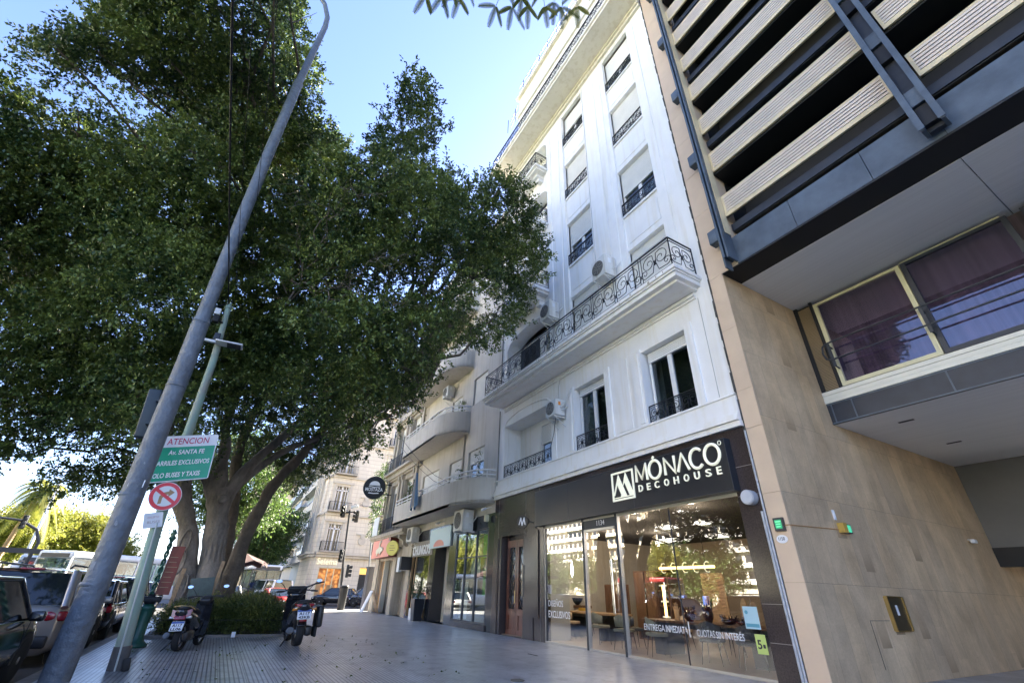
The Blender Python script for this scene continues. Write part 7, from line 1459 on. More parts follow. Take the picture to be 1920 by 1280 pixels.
    for s in (-1, 1):
        b = MB(); b.tube([(0.33, s*0.10, 0.66 if kind == 'scooter' else 0.72), (0.34, s*0.19, 0.67 if kind == 'scooter' else 0.72)], [0.012, 0.028], 8); b.build('indicator', 'amber_lens' if kind != 'scooter' else 'white_lens', t)
    pz = 0.50 if kind == 'scooter' else 0.62
    b = MB(); rot = Matrix.Rotation(-0.35, 3, 'Y'); b.obox((0.40, 0, pz), (0.012, 0.22, 0.19), rot, 0); pl = b.build('licence_plate', 'plate', t)
    b = MB(); b.obox(Vector((0.40, 0, pz))+rot @ Vector((0.004, 0, 0.072)), (0.012, 0.215, 0.035), rot); b.build('plate_band', 'plate_blue', pl)
    nrm = rot @ Vector((1, 0, 0)); up = rot @ Vector((0, 0, 1))
    a1, a2 = plate_txt.split(' ')
    text(a1, Vector((0.40, -0.085, pz))+nrm*0.0075-up*0.015, (0, 1, 0), up, w=0.17, h=0.062, mat_='ink', parent=pl, name='plate_number', depth=0.002, bold=0.03)
    text(a2, Vector((0.40, -0.09, pz))+nrm*0.0075-up*0.085, (0, 1, 0), up, w=0.18, h=0.055, mat_='ink', parent=pl, name='plate_number', depth=0.002, bold=0.03)
    b = MB(); b.tube([(-0.1, -0.12, 0.24), (0.08, -0.26, 0.01)], 0.012, 6); b.build('kickstand', 'black_plastic', t)
    b = MB(); b.tube([(0.05, -0.15, 0.8), (0.38, -0.14, 0.88), (0.44, 0, 0.90), (0.38, 0.14, 0.88), (0.05, 0.15, 0.8)], 0.012, 8); b.build('grab_rail', 'black_plastic' if kind != 'scooter' else mat('gold_rail', (0.5, 0.36, 0.18), 0.35, metal=0.7), t)
    return t
M['bike_black'] = mat('glossy_black_fairing', (0.015, 0.015, 0.018), 0.15, coat=0.8)
M['bike_red'] = mat('dark_red_fairing', (0.35, 0.02, 0.03), 0.2, coat=0.7)
m1 = make_scooter('motor_scooter', 'small black scooter with a large red tail light, left of the hedge', 'bike_black', 'black_plastic', 'scooter', 'A117 LL06')
m1.location = (-13.95, -0.40, 0.0); m1.rotation_euler = (R(3), 0, R(-16)); m1.scale = (1.0, 1.12, 0.97)
m2 = make_scooter('motorcycle', 'black and red motorcycle with a black side case at the right end of the hedge', 'bike_black', 'bike_black', 'moto', 'A117 43KB')
b = MB(); b.obox((0.02, 0.29, 0.56), (0.5, 0.10, 0.44), None, 0, 0.05); b.build('side_case', 'black_plastic', m2)
b = MB(); b.obox((0.05, 0.25, 0.26), (0.34, 0.04, 0.20), None, 0, 0.02); b.build('mud_flap', 'rubber', m2)
b = MB(); b.tube([(-1.0, 0.02, 1.02), (-1.02, 0.1, 1.12), (-1.0, 0.3, 1.22), (-0.96, 0.45, 1.26)], 0.02, 6); b.obox((-1.12, 0, 1.08), (0.10, 0.34, 0.2), Matrix.Rotation(0.5, 3, 'Y'), 0, 0.04); b.build('windscreen', 'black_plastic', m2)
b = MB(); b.obox((0.26, 0.0, 0.80), (0.28, 0.28, 0.05), None, 0, 0.02); b.build('red_tail', 'bike_red', m2)
m2.location = (-14.45, 2.12, 0.0); m2.rotation_euler = (R(3), 0, R(2)); m2.scale = (1.1, 1.5, 1.13)

# ------------------------------------------------------------------ cars (built facing -X, origin on the road under the middle)
def make_car(name, label, cat, L, Wd, H, paint, kind='hatch', grp='cars parked along the kerb', rack=False, lens='red_lens'):
    t = thing(name, label, cat, (0, 0, 0), grp); w = Wd/2; zb = 0.2; zbelt = H*0.60
    xr = L/2; xf = -L/2
    if kind in ('suv', 'hatch', 'van'):
        st = [(xr, .80, .44, .90, .93, .86), (xr-0.05, .90, .36, .97, 1, .90)]
        gh = dict(suv=(xr-0.02, xr-0.42, -L*0.14, -L*0.30), hatch=(xr-0.05, xr-0.62, -L*0.10, -L*0.29), van=(xr-0.0, xr-0.15, -L*0.24, -L*0.38))[kind]
    else: gh = (xr-0.75, xr-1.45, -L*0.08, -L*0.26)
    hood = zbelt*1.0
    def zt(x):      # top of the body below the glass
        if x < gh[3]: s = (x-xf)/(gh[3]-xf); return zbelt*(0.74+0.24*min(1, s*1.6)) if s < 0.62 else zbelt*(0.98+0.02*(s-0.62)/0.38)
        return zbelt if kind != 'sedan' or x < gh[0] else zbelt*0.98
    def hw(x):
        e = min(1, (xr-x)/0.35), min(1, (x-xf)/0.55); return w*(0.86+0.14*math.sin(e[0]*math.pi/2))*(0.80+0.20*math.sin(e[1]*math.pi/2))
    xs = sorted({xr, xr-0.06, xr-0.18, xr-0.4, xr-0.8, 0.6, 0.2, -0.3, gh[3], gh[3]-0.25, xf+0.8, xf+0.45, xf+0.2, xf+0.07, xf}, reverse=True)
    b = MB(); vs = []; n = 0
    for x in xs:
        h_ = hw(x); z1 = zt(x); ee = 0.10 if x in (xr, xf) else 0.0
        half = [(0, zb+ee), (h_*0.82, zb+ee), (h_*0.97, zb+0.12+ee), (h_*1.0, 0.52), (h_*0.985, z1*0.80), (h_*0.955, z1*0.965), (h_*0.90, z1), (h_*0.5, z1+0.02), (0, z1+0.03)]
        ringp = half + [(-p[0], p[1]) for p in half[-2:0:-1]]; n = len(ringp); vs += [(x, p[0], p[1]) for p in ringp]
    m = len(xs); b.add(vs, [(i*n+j, i*n+(j+1) % n, (i+1)*n+(j+1) % n, (i+1)*n+j) for i in range(m-1) for j in range(n)]+[tuple(range(n)), tuple(range((m-1)*n, m*n))], 0, True)
    # greenhouse shell
    zr = H; wr = w*0.74; wb = w*0.93
    prof = [(gh[0], zbelt-0.02, 0), (gh[1], zr-0.04, 1), ((gh[1]+gh[2])/2, zr, 1), (gh[2], zr-0.05, 1), (gh[3], zbelt, 0)]
    GX_ = []
    for x, z, top in prof: GX_.append((x, z, (wr if top else wb)))
    vs = []
    for i, (x, z, ww) in enumerate(GX_):
        if i in (0, 4): continue
        vs += [(x, -ww, z-0.05), (x, -ww*0.86, z), (x, 0, z+0.025), (x, ww*0.86, z), (x, ww, z-0.05)]
    b.add(vs, [(i*5+j, i*5+j+1, (i+1)*5+j+1, (i+1)*5+j) for i in range(2) for j in range(4)], 0, True)
    # pillars
    def bar(p, q, r=0.035): b.tube([p, q], r, 6, 0)
    for s in (-1, 1):
        A = (gh[3]+0.02, s*wb*0.98, zbelt-0.02); Bt = (gh[2], s*wr, zr-0.06); Rt = (gh[1], s*wr, zr-0.06); Rb = (gh[0], s*wb*0.96, zbelt-0.02)
        bar(A, Bt, 0.04); bar(Rt, Rb, 0.07 if kind != 'sedan' else 0.05); bar(Bt, Rt, 0.035)
        xm = (gh[2]+gh[1])/2+0.1; bar((xm, s*wb*0.985, zbelt), (xm, s*wr, zr-0.05), 0.04)
        xq = gh[1]-0.25 if kind == 'suv' else gh[1]-0.05; bar((xq+0.1, s*wb*0.985, zbelt), (xq, s*wr, zr-0.06), 0.05)
    b.build('body', paint, t)
    M.setdefault('car_glass', mat('car_glass', (0.012, 0.016, 0.018), 0.04, spec=0.9))
    def gl(nm, pts): b_ = MB(); b_.add(pts, [tuple(range(len(pts)))]); b_.build(nm, 'car_glass', t)
    gl('windshield', [(gh[3]+0.03, -wb*0.93, zbelt), (gh[3]+0.03, wb*0.93, zbelt), (gh[2]-0.01, wr*0.92, zr-0.07), (gh[2]-0.01, -wr*0.92, zr-0.07)])
    gl('rear_window', [(gh[0]+0.005, -wb*0.90, zbelt+0.03), (gh[0]+0.005, wb*0.90, zbelt+0.03), (gh[1]+0.03, wr*0.90, zr-0.09), (gh[1]+0.03, -wr*0.90, zr-0.09)])
    xm = (gh[2]+gh[1])/2+0.1
    for s in (-1, 1):
        gl('side_window', [(gh[3]+0.12, s*wb*0.98, zbelt+0.01), (xm, s*wb*0.98, zbelt+0.01), (xm, s*wr*1.01, zr-0.07), (gh[2]+0.03, s*wr*1.01, zr-0.07)])
        gl('side_window', [(xm+0.03, s*wb*0.98, zbelt+0.01), (gh[0]-0.16, s*wb*0.98, zbelt+0.01), (gh[1]-0.03, s*wr*1.01, zr-0.07), (xm+0.03, s*wr*1.01, zr-0.07)])
        b = MB(); b.obox((gh[3]+0.30, s*(w+0.06), zbelt+0.04), (0.10, 0.20, 0.14), None, 0, 0.04); b.tube([(gh[3]+0.28, s*(w-0.03), zbelt), (gh[3]+0.30, s*(w+0.02), zbelt+0.02)], 0.02, 6); b.build('wing_mirror', paint if 'black' not in name else 'black_plastic', t)
        b = MB(); b.obox((xr-0.12, s*(w*0.80), zbelt*0.84), (0.24, w*0.36, 0.17), Matrix.Rotation(s*0.25, 3, 'Z'), 0, 0.05); b.build('tail_light', lens, t)
        b = MB(); b.obox((xf+0.22, s*(w*0.68), zbelt*0.66), (0.30, w*0.40, 0.13), Matrix.Rotation(-s*0.3, 3, 'Z'), 0, 0.05); b.build('headlight', 'white_lens', t)
        for xd in (xm-0.22, xm+0.75): b = MB(); b.obox((xd, s*(w*0.995), zbelt*0.86), (0.17, 0.03, 0.03), None, 0, 0.01); b.build('door_handle', 'chrome', t)
        b = MB()
        for xd in (gh[3]+0.25, xm, xm+0.98): b.box(xd, xd+0.008, s*(w*0.99), s*(w*1.003), 0.35, zbelt*0.96)
        b.build('door_gap', 'black', t)
    for x in (xr-0.82, xf+0.85):
        for s in (-1, 1):
            b = MB(); r = 0.33
            b.lathe((x, s*(w-0.19), r), [(r-0.05, 0), (r, 0.02), (r, 0.17), (r-0.04, 0.195), (r-0.10, 0.19)], 24, 0, axis=(0, s, 0)); wh = b.build('wheel', 'rubber', t)
            b = MB(); b.lathe((x, s*(w-0.035), r), [(0.24, 0.0), (0.225, 0.035), (0.05, 0.02), (0.05, 0.04)], 20, 0, axis=(0, s, 0)); 
            b.build('rim', 'alu', wh)
            b = MB(); n_ = 16; b.prism([(0.40*math.cos(math.pi*i/n_), 0.40*math.sin(math.pi*i/n_)) for i in range(n_+1)], (x, s*(w-0.02), r-0.02), (1, 0, 0), (0, 0, 1), (0, s*0.018, 0)); b.build('wheel_arch', 'black', t)
    b = MB(); b.obox((xr+0.005, 0, 0.42), (0.10, Wd*0.86, 0.20), None, 0, 0.04); b.build('bumper', 'black_plastic', t); b = MB(); b.obox((xf-0.0, 0, 0.38), (0.10, Wd*0.76, 0.18), None, 0, 0.04); b.build('bumper', 'black_plastic', t)
    b = MB(); b.obox((xr+0.04, 0, zbelt*0.66), (0.02, 0.40, 0.13), None, 0); pl = b.build('licence_plate', 'plate', t)
    if rack:
        b = MB()
        for s in (-1, 1): b.tube([(gh[1]+0.05, s*wr*0.85, zr+0.0), (gh[1]-0.15, s*wr*0.85, zr+0.06), (gh[2]+0.2, s*wr*0.85, zr+0.06), (gh[2]+0.05, s*wr*0.85, zr)], 0.02, 6)
        b.build('roof_rail', 'black_plastic', t)
        b = MB(); b.obox((gh[1]+0.02, 0, zr-0.03), (0.10, wr*0.55, 0.04), None, 0, 0.015); b.build('brake_light', 'red_lens', t)
    return t
M['car_black'] = mat('black_car_paint', (0.012, 0.013, 0.016), 0.16, coat=1.0, spec=0.6)
M['car_silver'] = mat('champagne_silver_paint', (0.36, 0.34, 0.32), 0.28, metal=0.5, coat=1.0)
M['car_white'] = mat('white_car_paint', (0.72, 0.73, 0.74), 0.3, coat=1.0)
M['car_dark'] = mat('dark_grey_car_paint', (0.05, 0.055, 0.065), 0.2, coat=1.0, metal=0.3)
M['car_red'] = mat('red_car_paint', (0.50, 0.02, 0.02), 0.3, coat=1.0)
YC = -3.27
c = make_car('parked_car', 'black hatchback cut by the left edge, nearest parked car', 'car', 4.2, 1.74, 1.50, 'car_black', 'hatch'); c.location = (-10.0, YC, -0.15)
c = make_car('parked_suv', 'champagne silver SUV with roof rails parked in front of the black hatchback', 'car', 4.45, 1.84, 1.66, 'car_silver', 'suv', rack=True); c.location = (-15.3, YC-0.03, -0.15)
c3 = make_car('parked_car', 'glossy black hatchback parked third in the kerb row, behind the grey pole', 'car', 4.1, 1.74, 1.50, 'car_black', 'hatch'); c3.location = (-20.3, YC, -0.15)
c4 = make_car('parked_suv', 'dark grey SUV parked fourth in the kerb row, by the pale green post', 'car', 4.4, 1.82, 1.62, 'car_dark', 'suv', rack=True); c4.location = (-25.2, YC, -0.15)
dup(c3, (-30.0, YC, -0.15), 0, 'black hatchback farthest along the kerb row, mostly hidden')
xc = dup(c3, (-50.3, 10.0, -0.15), R(64), 'black car crossing the side street in front of the lit corner shop', 'cars in the side street')
c = make_car('parked_car', 'silver car waiting in the side street behind the crossing black one', 'car', 4.3, 1.78, 1.5, 'car_silver', 'sedan', 'cars in the side street'); c.location = (-52.5, 13.3, -0.15); c.rotation_euler = (0, 0, R(60))
dup(c4, (-46.0, 12.3, -0.15), R(25), 'dark SUV half hidden by the dark street cabinet in the side street', 'cars in the side street')
wv = make_car('white_van', 'white van in the avenue beyond the hedge', 'van', 4.9, 1.9, 1.95, 'car_white', 'van', 'vehicles beyond the hedge'); wv.location = (-47.5, 3.9, -0.15); wv.rotation_euler = (0, 0, R(18))
rv = make_car('red_pickup', 'red vehicle partly hidden behind the right-hand motorcycle', 'car', 4.2, 1.8, 1.35, 'car_red', 'sedan', 'vehicles beyond the hedge'); rv.location = (-41.5, 3.9, -0.15); rv.rotation_euler = (0, 0, R(8))
wc = make_car('white_car', 'white car seen between the tree trunk and the red-brown parasol', 'car', 4.0, 1.7, 1.45, 'car_white', 'hatch', 'vehicles beyond the hedge'); wc.location = (-40.5, 0.4, -0.15); wc.rotation_euler = (0, 0, R(12))
dup(wc, (-52, -10.2, -0.15), R(4), 'small white car farther off in the avenue', 'cars in the avenue')

# ------------------------------------------------------------------ buses
M['bus_white'] = mat('bus_white_paint', (0.62, 0.66, 0.70), 0.35, coat=0.6, var=0.08, vscale=1.5)
M['bus_red'] = mat('bus_red_paint', (0.28, 0.02, 0.025), 0.35, coat=0.6)
M['bus_glass'] = glass_mat('bus_glass', (0.55, 0.62, 0.65), 1.2)
def make_bus(label, L, paint, roofc):
    t = thing('city_bus', label, 'bus', (0, 0, 0), 'city buses'); w = 1.25; H = 3.0; b = MB()
    b.obox((0, 0, 0.80), (L, 2*w, 0.95), None, 0, 0.08); b.obox((0, 0, H-0.12), (L, 2*w-0.02, 0.42), None, 1, 0.12)
    n = int(L/1.55)
    for i in range(n+1):
        x = -L/2+0.08+(L-0.16)*i/n
        for s in (-1, 1): b.box(x-0.05, x+0.05, s*(w-0.09), s*(w-0.02), 1.2, H-0.28, 0)
    b.box(-L/2+0.05, L/2-0.05, -0.02, 0.02, 1.2, 1.5, 2)
    b.build('body', [paint, roofc, 'dark_frame'], t)
    for s in (-1, 1):
        b = MB(); b.box(-L/2+0.13, L/2-0.13, s*(w-0.055), s*(w-0.05), 1.28, H-0.34); b.build('side_window', 'bus_glass', t)
    for s, nm in ((1, 'rear_window'), (-1, 'windshield')):
        b = MB(); b.box(s*(L/2-0.03), s*(L/2-0.02), -w+0.14, w-0.14, 1.30, H-0.36); b.build(nm, 'bus_glass', t)
        b = MB(); b.box(s*(L/2+0.001), s*(L/2+0.012), -w+0.25, w-0.25, H-0.30, H-0.06); b.build('destination_board', 'dark_frame', t)
    for s in (-1, 1): b = MB(); b.obox((L/2-0.0, s*(w-0.2), 0.9), (0.06, 0.14, 0.3), None, 0, 0.02); b.build('tail_light', 'red_lens', t)
    for x in (L/2-2.4, -L/2+2.2):
        for s in (-1, 1):
            b = MB(); b.lathe((x, s*(w-0.27), 0.48), [(0.4, 0), (0.48, 0.03), (0.48, 0.24), (0.42, 0.28), (0.25, 0.26)], 22, 0, axis=(0, s, 0)); wh = b.build('wheel', 'rubber', t)
            b = MB(); b.lathe((x, s*(w-0.02), 0.48), [(0.26, 0), (0.1, 0.03)], 16, 0, axis=(0, s, 0)); b.build('rim', 'alu', wh)
    b = MB(); 
    for k in range(6): b.obox((-L/2+1.5+k*1.5, 0.5*(-1)**k, 1.35), (0.45, 0.45, 0.7), None, 0, 0.08)
    b.build('seats', 'plate_blue', t)
    return t
bs = make_bus('white city bus in the avenue behind the leaning grey pole', 10.5, 'bus_white', 'bus_white'); bs.location = (-46, -6.5, -0.15); bs.rotation_euler = (0, 0, R(-35))
bs2 = make_bus('dark-glazed city bus crossing beyond the parasol', 10.0, 'dark_frame', 'bus_white'); bs2.location = (-53.0, 2.2, -0.15); bs2.rotation_euler = (0, 0, R(14))
bs3 = make_bus('short red-roofed city bus in the avenue, seen mirrored in the shop glass', 6.2, 'bus_white', 'bus_red'); bs3.location = (-35.0, -17.2, -0.15)
dup(bs, (-58, -13.0, -0.15), R(2), 'pale city bus farther down the avenue beside the park trees')

# ------------------------------------------------------------------ parasol, traffic lights, cabinet
t = thing('parasol', 'dark red-brown drooping parasol beyond the hedge', 'parasol', (-33, 1.15, 0))
b = MB(); b.tube([(-33, 1.15, 0), (-33, 1.0, 2.9)], 0.035, 8); b.build('pole', 'black', t)
b = MB(); n = 8; top = Vector((-33, 1.0, 2.95))
for k in range(n):
    a0, a1 = 2*math.pi*k/n, 2*math.pi*(k+1)/n; r = 1.25; p0 = Vector((-33+r*math.cos(a0), 1.0+r*math.sin(a0), 2.42)); p1 = Vector((-33+r*math.cos(a1), 1.0+r*math.sin(a1), 2.42)); mm = (p0+p1)/2+Vector((0, 0, 0.12))
    b.add([top, p0, mm], [(0, 1, 2)]); b.add([top, mm, p1], [(0, 1, 2)]); b.add([p0, mm, mm-Vector((0, 0, 0.16)), p0-Vector((0, 0, 0.18))], [(0, 1, 2, 3)]); b.add([mm, p1, p1-Vector((0, 0, 0.18)), mm-Vector((0, 0, 0.16))], [(0, 1, 2, 3)])
b.build('canopy', mat('dull_maroon_cloth', (0.045, 0.018, 0.02), 0.8, var=0.3, vscale=2), t)
b = MB()
for k in range(n): a = 2*math.pi*k/n; b.tube([(-33, 1.0, 2.1), (-33+0.65*math.cos(a), 1.0+0.65*math.sin(a), 2.58)], 0.01, 4); b.tube([top-Vector((0, 0, 0.05)), (-33+1.23*math.cos(a), 1.0+1.23*math.sin(a), 2.38)], 0.01, 4)
b.build('ribs', 'black', t)
M['unlit_lens'] = mat('unlit_lens', (0.05, 0.045, 0.04), 0.3)
def signal(parent, c, nrm, up=(0, 0, 1)):
    b = MB(); c = Vector(c); n = Vector(nrm).normalized(); u = Vector((0, 0, 1)).cross(n).normalized()
    rot = Matrix((n, u, Vector((0, 0, 1)))).transposed()
    b.obox(c, (0.20, 0.28, 0.84), rot, 0, 0.04)
    for k in (-1, 0, 1):
        p = c+Vector((0, 0, k*0.26))+n*0.13
        b.tube([p-n*0.04, p+n*0.16], [0.10, 0.11], 12, 0, cap=False)
    h = b.build('signal_head', 'traffic_black', parent)
    for k, col in ((1, 'unlit_lens'), (0, 'unlit_lens'), (-1, 'unlit_lens')):
        b = MB(); b.disc(c+Vector((0, 0, k*0.26))+n*0.105, 0.09, n, 0.01, 14); b.build('lens', col, h)
t = thing('traffic_light', 'black traffic light pole with paired heads at the crossing before the cream corner building', 'traffic light', (-37.0, 7.7, 0))
b = MB(); b.tube([(-37, 7.75, 0), (-37, 7.4, 3.0), (-37, 7.15, 6.5)], [0.10, 0.08, 0.07], 10); b.tube([(-37, 6.75, 6.3), (-37, 7.7, 6.45)], 0.05, 8); b.build('pole', 'traffic_black', t)
signal(t, (-36.95, 6.7, 6.35), (0.8, -0.6, 0)); signal(t, (-36.95, 7.75, 6.1), (0.3, -0.95, 0)); signal(t, (-36.9, 7.15, 3.35), (0.9, -0.4, 0)); signal(t, (-37.1, 7.85, 2.4), (0.3, 0.95, 0))
b = MB(); b.obox((-36.9, 7.45, 6.75), (0.35, 0.5, 0.22), Matrix.Rotation(0.3, 3, 'X'), 0, 0.03); b.build('camera_box', 'plate', t)
t = thing('street_cabinet', 'dark green cylinder-shaped litter bin standing at the crossing kerb', 'litter bin', (-36.6, 7.75, 0))
b = MB(); b.lathe((-36.6, 7.75, 0), [(0.22, 0), (0.25, 0.1), (0.29, 1.30), (0.31, 1.35), (0.25, 1.42)], 18); b.build('body', 'black', t)
b = MB(); b.lathe((-36.6, 7.75, 1.42), [(0.32, 0), (0.28, 0.06)], 18); b.build('lid', 'dark_frame', t)
b = MB(); b.box(-36.3, -35.6, 9.0, 9.6, 0, 2.6); b.box(-36.35, -35.55, 8.95, 9.65, 2.6, 2.7); single('street_cabinet', b, mat('slate_cabinet', (0.05, 0.055, 0.075), 0.4), 'tall dark slate street cabinet at the corner of the ornate house', 'cabinet')
t = thing('street_lamp', 'thin curved-top street lamp at the corner of the ornate house', 'street lamp', (-38.2, 9.6, 0))
b = MB(); b.tube([(-38.2, 9.9, 0), (-38.2, 9.5, 4), (-38.2, 9.2, 7.4), (-38.2, 9.3, 8.0), (-38.2, 9.8, 8.4), (-38.2, 10.6, 8.5)], [0.07, 0.06, 0.05, 0.045, 0.04, 0.035], 8); b.build('pole', 'pole_grey', t)
b = MB(); b.obox((-38.2, 10.8, 8.46), (0.2, 0.5, 0.08), None, 0, 0.03); b.build('lamp_head', 'plate', t)
t = thing('traffic_light', 'black traffic light with a curved arm over the avenue at the left edge', 'traffic light', (-30, -7.3, 0))
b = MB(); b.tube([(-44, -10.9, 0), (-44, -11.3, 2.2), (-44, -11.2, 3.4), (-44, -11.6, 4.2), (-44, -12.6, 4.7), (-44, -15.5, 4.9)], [0.14, 0.12, 0.10, 0.09, 0.08, 0.05], 10)
t.location = (-44, -10.9, 0); b.build('pole', 'traffic_black', t); signal(t, (-43.9, -12.4, 4.6), (1, 0.1, 0)); signal(t, (-43.9, -10.75, 1.9), (1, 0.4, 0))
b = MB(); b.box(-43.95, -43.9, -12.9, -10.4, 2.75, 3.05); b.build('street_sign', 'traffic_black', t)
b = MB(); b.box(-43.95, -43.8, -11.9, -11.5, 1.4, 2.2); b.build('control_box', 'soffit', t)
b = MB(); b.tube([(-60, -15.6, 0), (-60, -15.9, 9.5)], [0.16, 0.10], 10); single('white_mast', b, 'car_white', 'plain white mast rising behind the yellow-green park trees', 'mast')
for k, (x, y) in enumerate(((-52, -17.5), (-55, -19.2), (-50, -15.0))):
    b = MB(); b.tube([(x, y, 0), (x, y-0.2, 4.2)], 0.05, 6); single('thin_post', b, 'traffic_black', ('thin dark post left of the curved-arm traffic light', 'thin dark post at the far left edge under the palm', 'thin dark post right of the curved-arm traffic light')[k], 'post')
_before = set(bpy.data.objects)
# ------------------------------------------------------------------ inside the shop
M['int_wall'] = mat('taupe_interior_wall', (0.34, 0.27, 0.20), 0.8, var=0.1, vscale=1)
M['int_floor'] = mat('warm_tile_floor', (0.38, 0.29, 0.21), 0.35, var=0.15, vscale=1.5)
SI = thing('shop_interior', 'warm lit furniture showroom behind the big shop window', 'room', (-10, 13, 0.03))
b = MB(); x0, x1, y0, y1, z0, z1 = -22.0, -5.95, D+0.35, 18.5, 0.03, 3.55
b.box(x0-0.1, x0, y0, y1, z0, z1); b.box(x1, x1+0.1, y0+0.2, y1, z0, z1); b.box(x0, x1, y1, y1+0.1, z0, z1); b.box(-15.2, -13.95, 10.35, 10.45, z0, z1, 1); b.box(-13.9, -13.8, y0-0.3, 10.35, z0, z1, 1); b.box(-22, -13.9, y0+0.02, y0+0.1, z0, z1); b.box(x1, x1+0.1, D+0.1, y0+0.2, z0, z1)
b.build('walls', ['int_wall', mat('pale_partition', (0.45, 0.44, 0.38), 0.7)], SI)
b = MB(); b.box(x0, x1, D+0.1, y1, z0-0.02, z0); b.build('floor', 'int_floor', SI)
b = MB(); b.box(x0, x1, D+0.1, y1, z1, z1+0.1); b.build('ceiling', mat('dark_ceiling', (0.03, 0.028, 0.027), 0.9), SI)
def lamp(loc, p, r=0.05):
    l = bpy.data.lights.new('shop_lamp', 'POINT'); l.energy = p; l.color = (1.0, 0.80, 0.58); l.shadow_soft_size = r; o = bpy.data.objects.new('shop_lamp', l); COL.objects.link(o); o.location = loc
for x, y, p in ((-12.6, 11.0, 30), (-10.9, 10.6, 26), (-9.3, 11.2, 26), (-7.4, 10.9, 26), (-8.6, 14.6, 26), (-11.4, 14.8, 30), (-10.4, 12.8, 26)): lamp((x, y, 3.1), p*0.24)
M['lamp_glow'] = mat('warm_lamp_glow', (0.9, 0.6, 0.2), 0.5, emit=(1, 0.6, 0.18), estr=0.6)
def chair(label, m_):
    t = thing('chair', label, 'chair', (0, 0, 0), 'showroom chairs'); b = MB(); b.obox((0, 0, 0.46), (0.46, 0.46, 0.08), None, 0, 0.03); b.build('seat', m_, t)
    b = MB(); n = 9
    for i in range(n-1):
        a0, a1 = R(200+140*i/(n-1)), R(200+140*(i+1)/(n-1))
        def P(a, z, r=0.25): return (r*math.cos(a), -r*math.sin(a)*0.95, z)
        h0 = 0.84-0.10*abs(i/(n-1)-0.5)*2; h1 = 0.84-0.10*abs((i+1)/(n-1)-0.5)*2
        b.add([P(a0, 0.54), P(a1, 0.54), P(a1, h1, 0.27), P(a0, h0, 0.27), P(a0, 0.54, 0.21), P(a1, 0.54, 0.21), P(a1, h1, 0.235), P(a0, h0, 0.235)], [(0, 1, 2, 3), (4, 7, 6, 5), (3, 2, 6, 7), (0, 4, 5, 1)], 0, True)
    b.build('backrest', m_, t)
    for sx in (-1, 1):
        for sy in (-1, 1): b = MB(); b.tube([(sx*0.17, sy*0.17, 0.43), (sx*0.23, sy*0.23, 0.0)], [0.016, 0.009], 6); b.build('leg', 'black', t)
    return t
M['fab_green'] = mat('olive_fabric', (0.26, 0.26, 0.20), 0.85); M['fab_beige'] = mat('beige_fabric', (0.55, 0.43, 0.30), 0.8); M['fab_dark'] = mat('charcoal_fabric', (0.09, 0.09, 0.085), 0.85)
cg = chair('olive green chair with its back to the glass door', 'fab_green'); cg.location = (-11.05, 10.6, 0.03); cg.rotation_euler = (0, 0, R(180))
cbg = chair('beige rounded chair at the left end of the long table', 'fab_beige'); cbg.location = (-12.3, 11.0, 0.03); cbg.rotation_euler = (0, 0, R(120))
cd_ = chair('charcoal chair drawn up between the two tables', 'fab_dark'); cd_.location = (-9.75, 10.9, 0.03); cd_.rotation_euler = (0, 0, R(160))
dup(cbg, (-12.0, 12.9, 0.03), R(10), 'beige chair at the back of the long oak table'); dup(cg, (-10.1, 10.2, 0.03), R(200), 'olive green chair close behind the left part of the big window')
dup(cg, (-9.0, 10.05, 0.03), R(150), 'olive green chair at the corner of the console table by the glass')
dup(cbg, (-7.0, 12.0, 0.03), R(0), 'beige chair behind the console table, at the right')
dup(cd_, (-7.45, 10.15, 0.03), R(200), 'charcoal chair under the right half of the console table')
dup(cd_, (-6.6, 10.3, 0.03), R(230), 'charcoal chair in the right corner behind the stickers')
dup(cbg, (-8.2, 12.2, 0.03), R(20), 'beige chair behind the middle of the console table')
def table(name, label, x0, x1, y0, y1, h, top, leg):
    t = thing(name, label, 'table', ((x0+x1)/2, (y0+y1)/2, 0.03), 'showroom tables'); b = MB(); b.box(x0, x1, y0, y1, h-0.05, h); b.build('tabletop', top, t)
    for x in (x0+0.35, x1-0.65): b = MB(); b.box(x, x+0.32, y0+0.12, y1-0.12, 0.03, h-0.051); b.build('leg', leg, t)
    b = MB(); b.box(x0+0.1, x1-0.1, y0+0.05, y1-0.05, h-0.15, h-0.051); b.build('apron', leg, t); return t
table('console_table', 'long dark console table with a walnut top right behind the big window', -9.35, -5.5, 10.35, 11.35, 0.80, 'wood_mid', 'dark_frame')
table('dining_table', 'oak dining table behind the glass door', -12.6, -9.9, 11.3, 12.4, 0.80, 'wood_light', 'black')
# shelving, slatted screen, panel
t = thing('display_cabinet', 'walnut display cabinet with round-topped doors and open cubbies', 'cabinet', (-9.0, 13.7, 0.03))
b = MB(); 
for x in (-9.55, -9.0, -8.47, -7.95): b.box(x, x+0.04, 13.4, 13.85, 0.03, 2.15)
for z in (0.03, 0.55, 1.05, 1.5, 2.11): b.box(-9.55, -7.91, 13.42, 13.86, z, z+0.04)
b.box(-9.55, -7.91, 13.85, 13.88, 0.03, 2.15); b.build('frame', 'wood_mid', t)
for x in (-9.5, -8.96): b = MB(); b.obox((x+0.24, 13.39, 1.2), (0.46, 0.03, 1.8), None, 0, 0.06); b.build('door', 'wood_mid', t)
t = thing('slatted_screen', 'brown slatted wooden screen left of the walnut cabinet', 'screen', (-10.3, 13.6, 0.03))
b = MB()
for k in range(16): b.box(-10.9+k*0.08, -10.86+k*0.08, 13.55, 13.62, 0.03, 1.7)
b.box(-10.95, -9.6, 13.62, 13.64, 0.03, 1.72); b.build('slats', 'wood_mid', t)
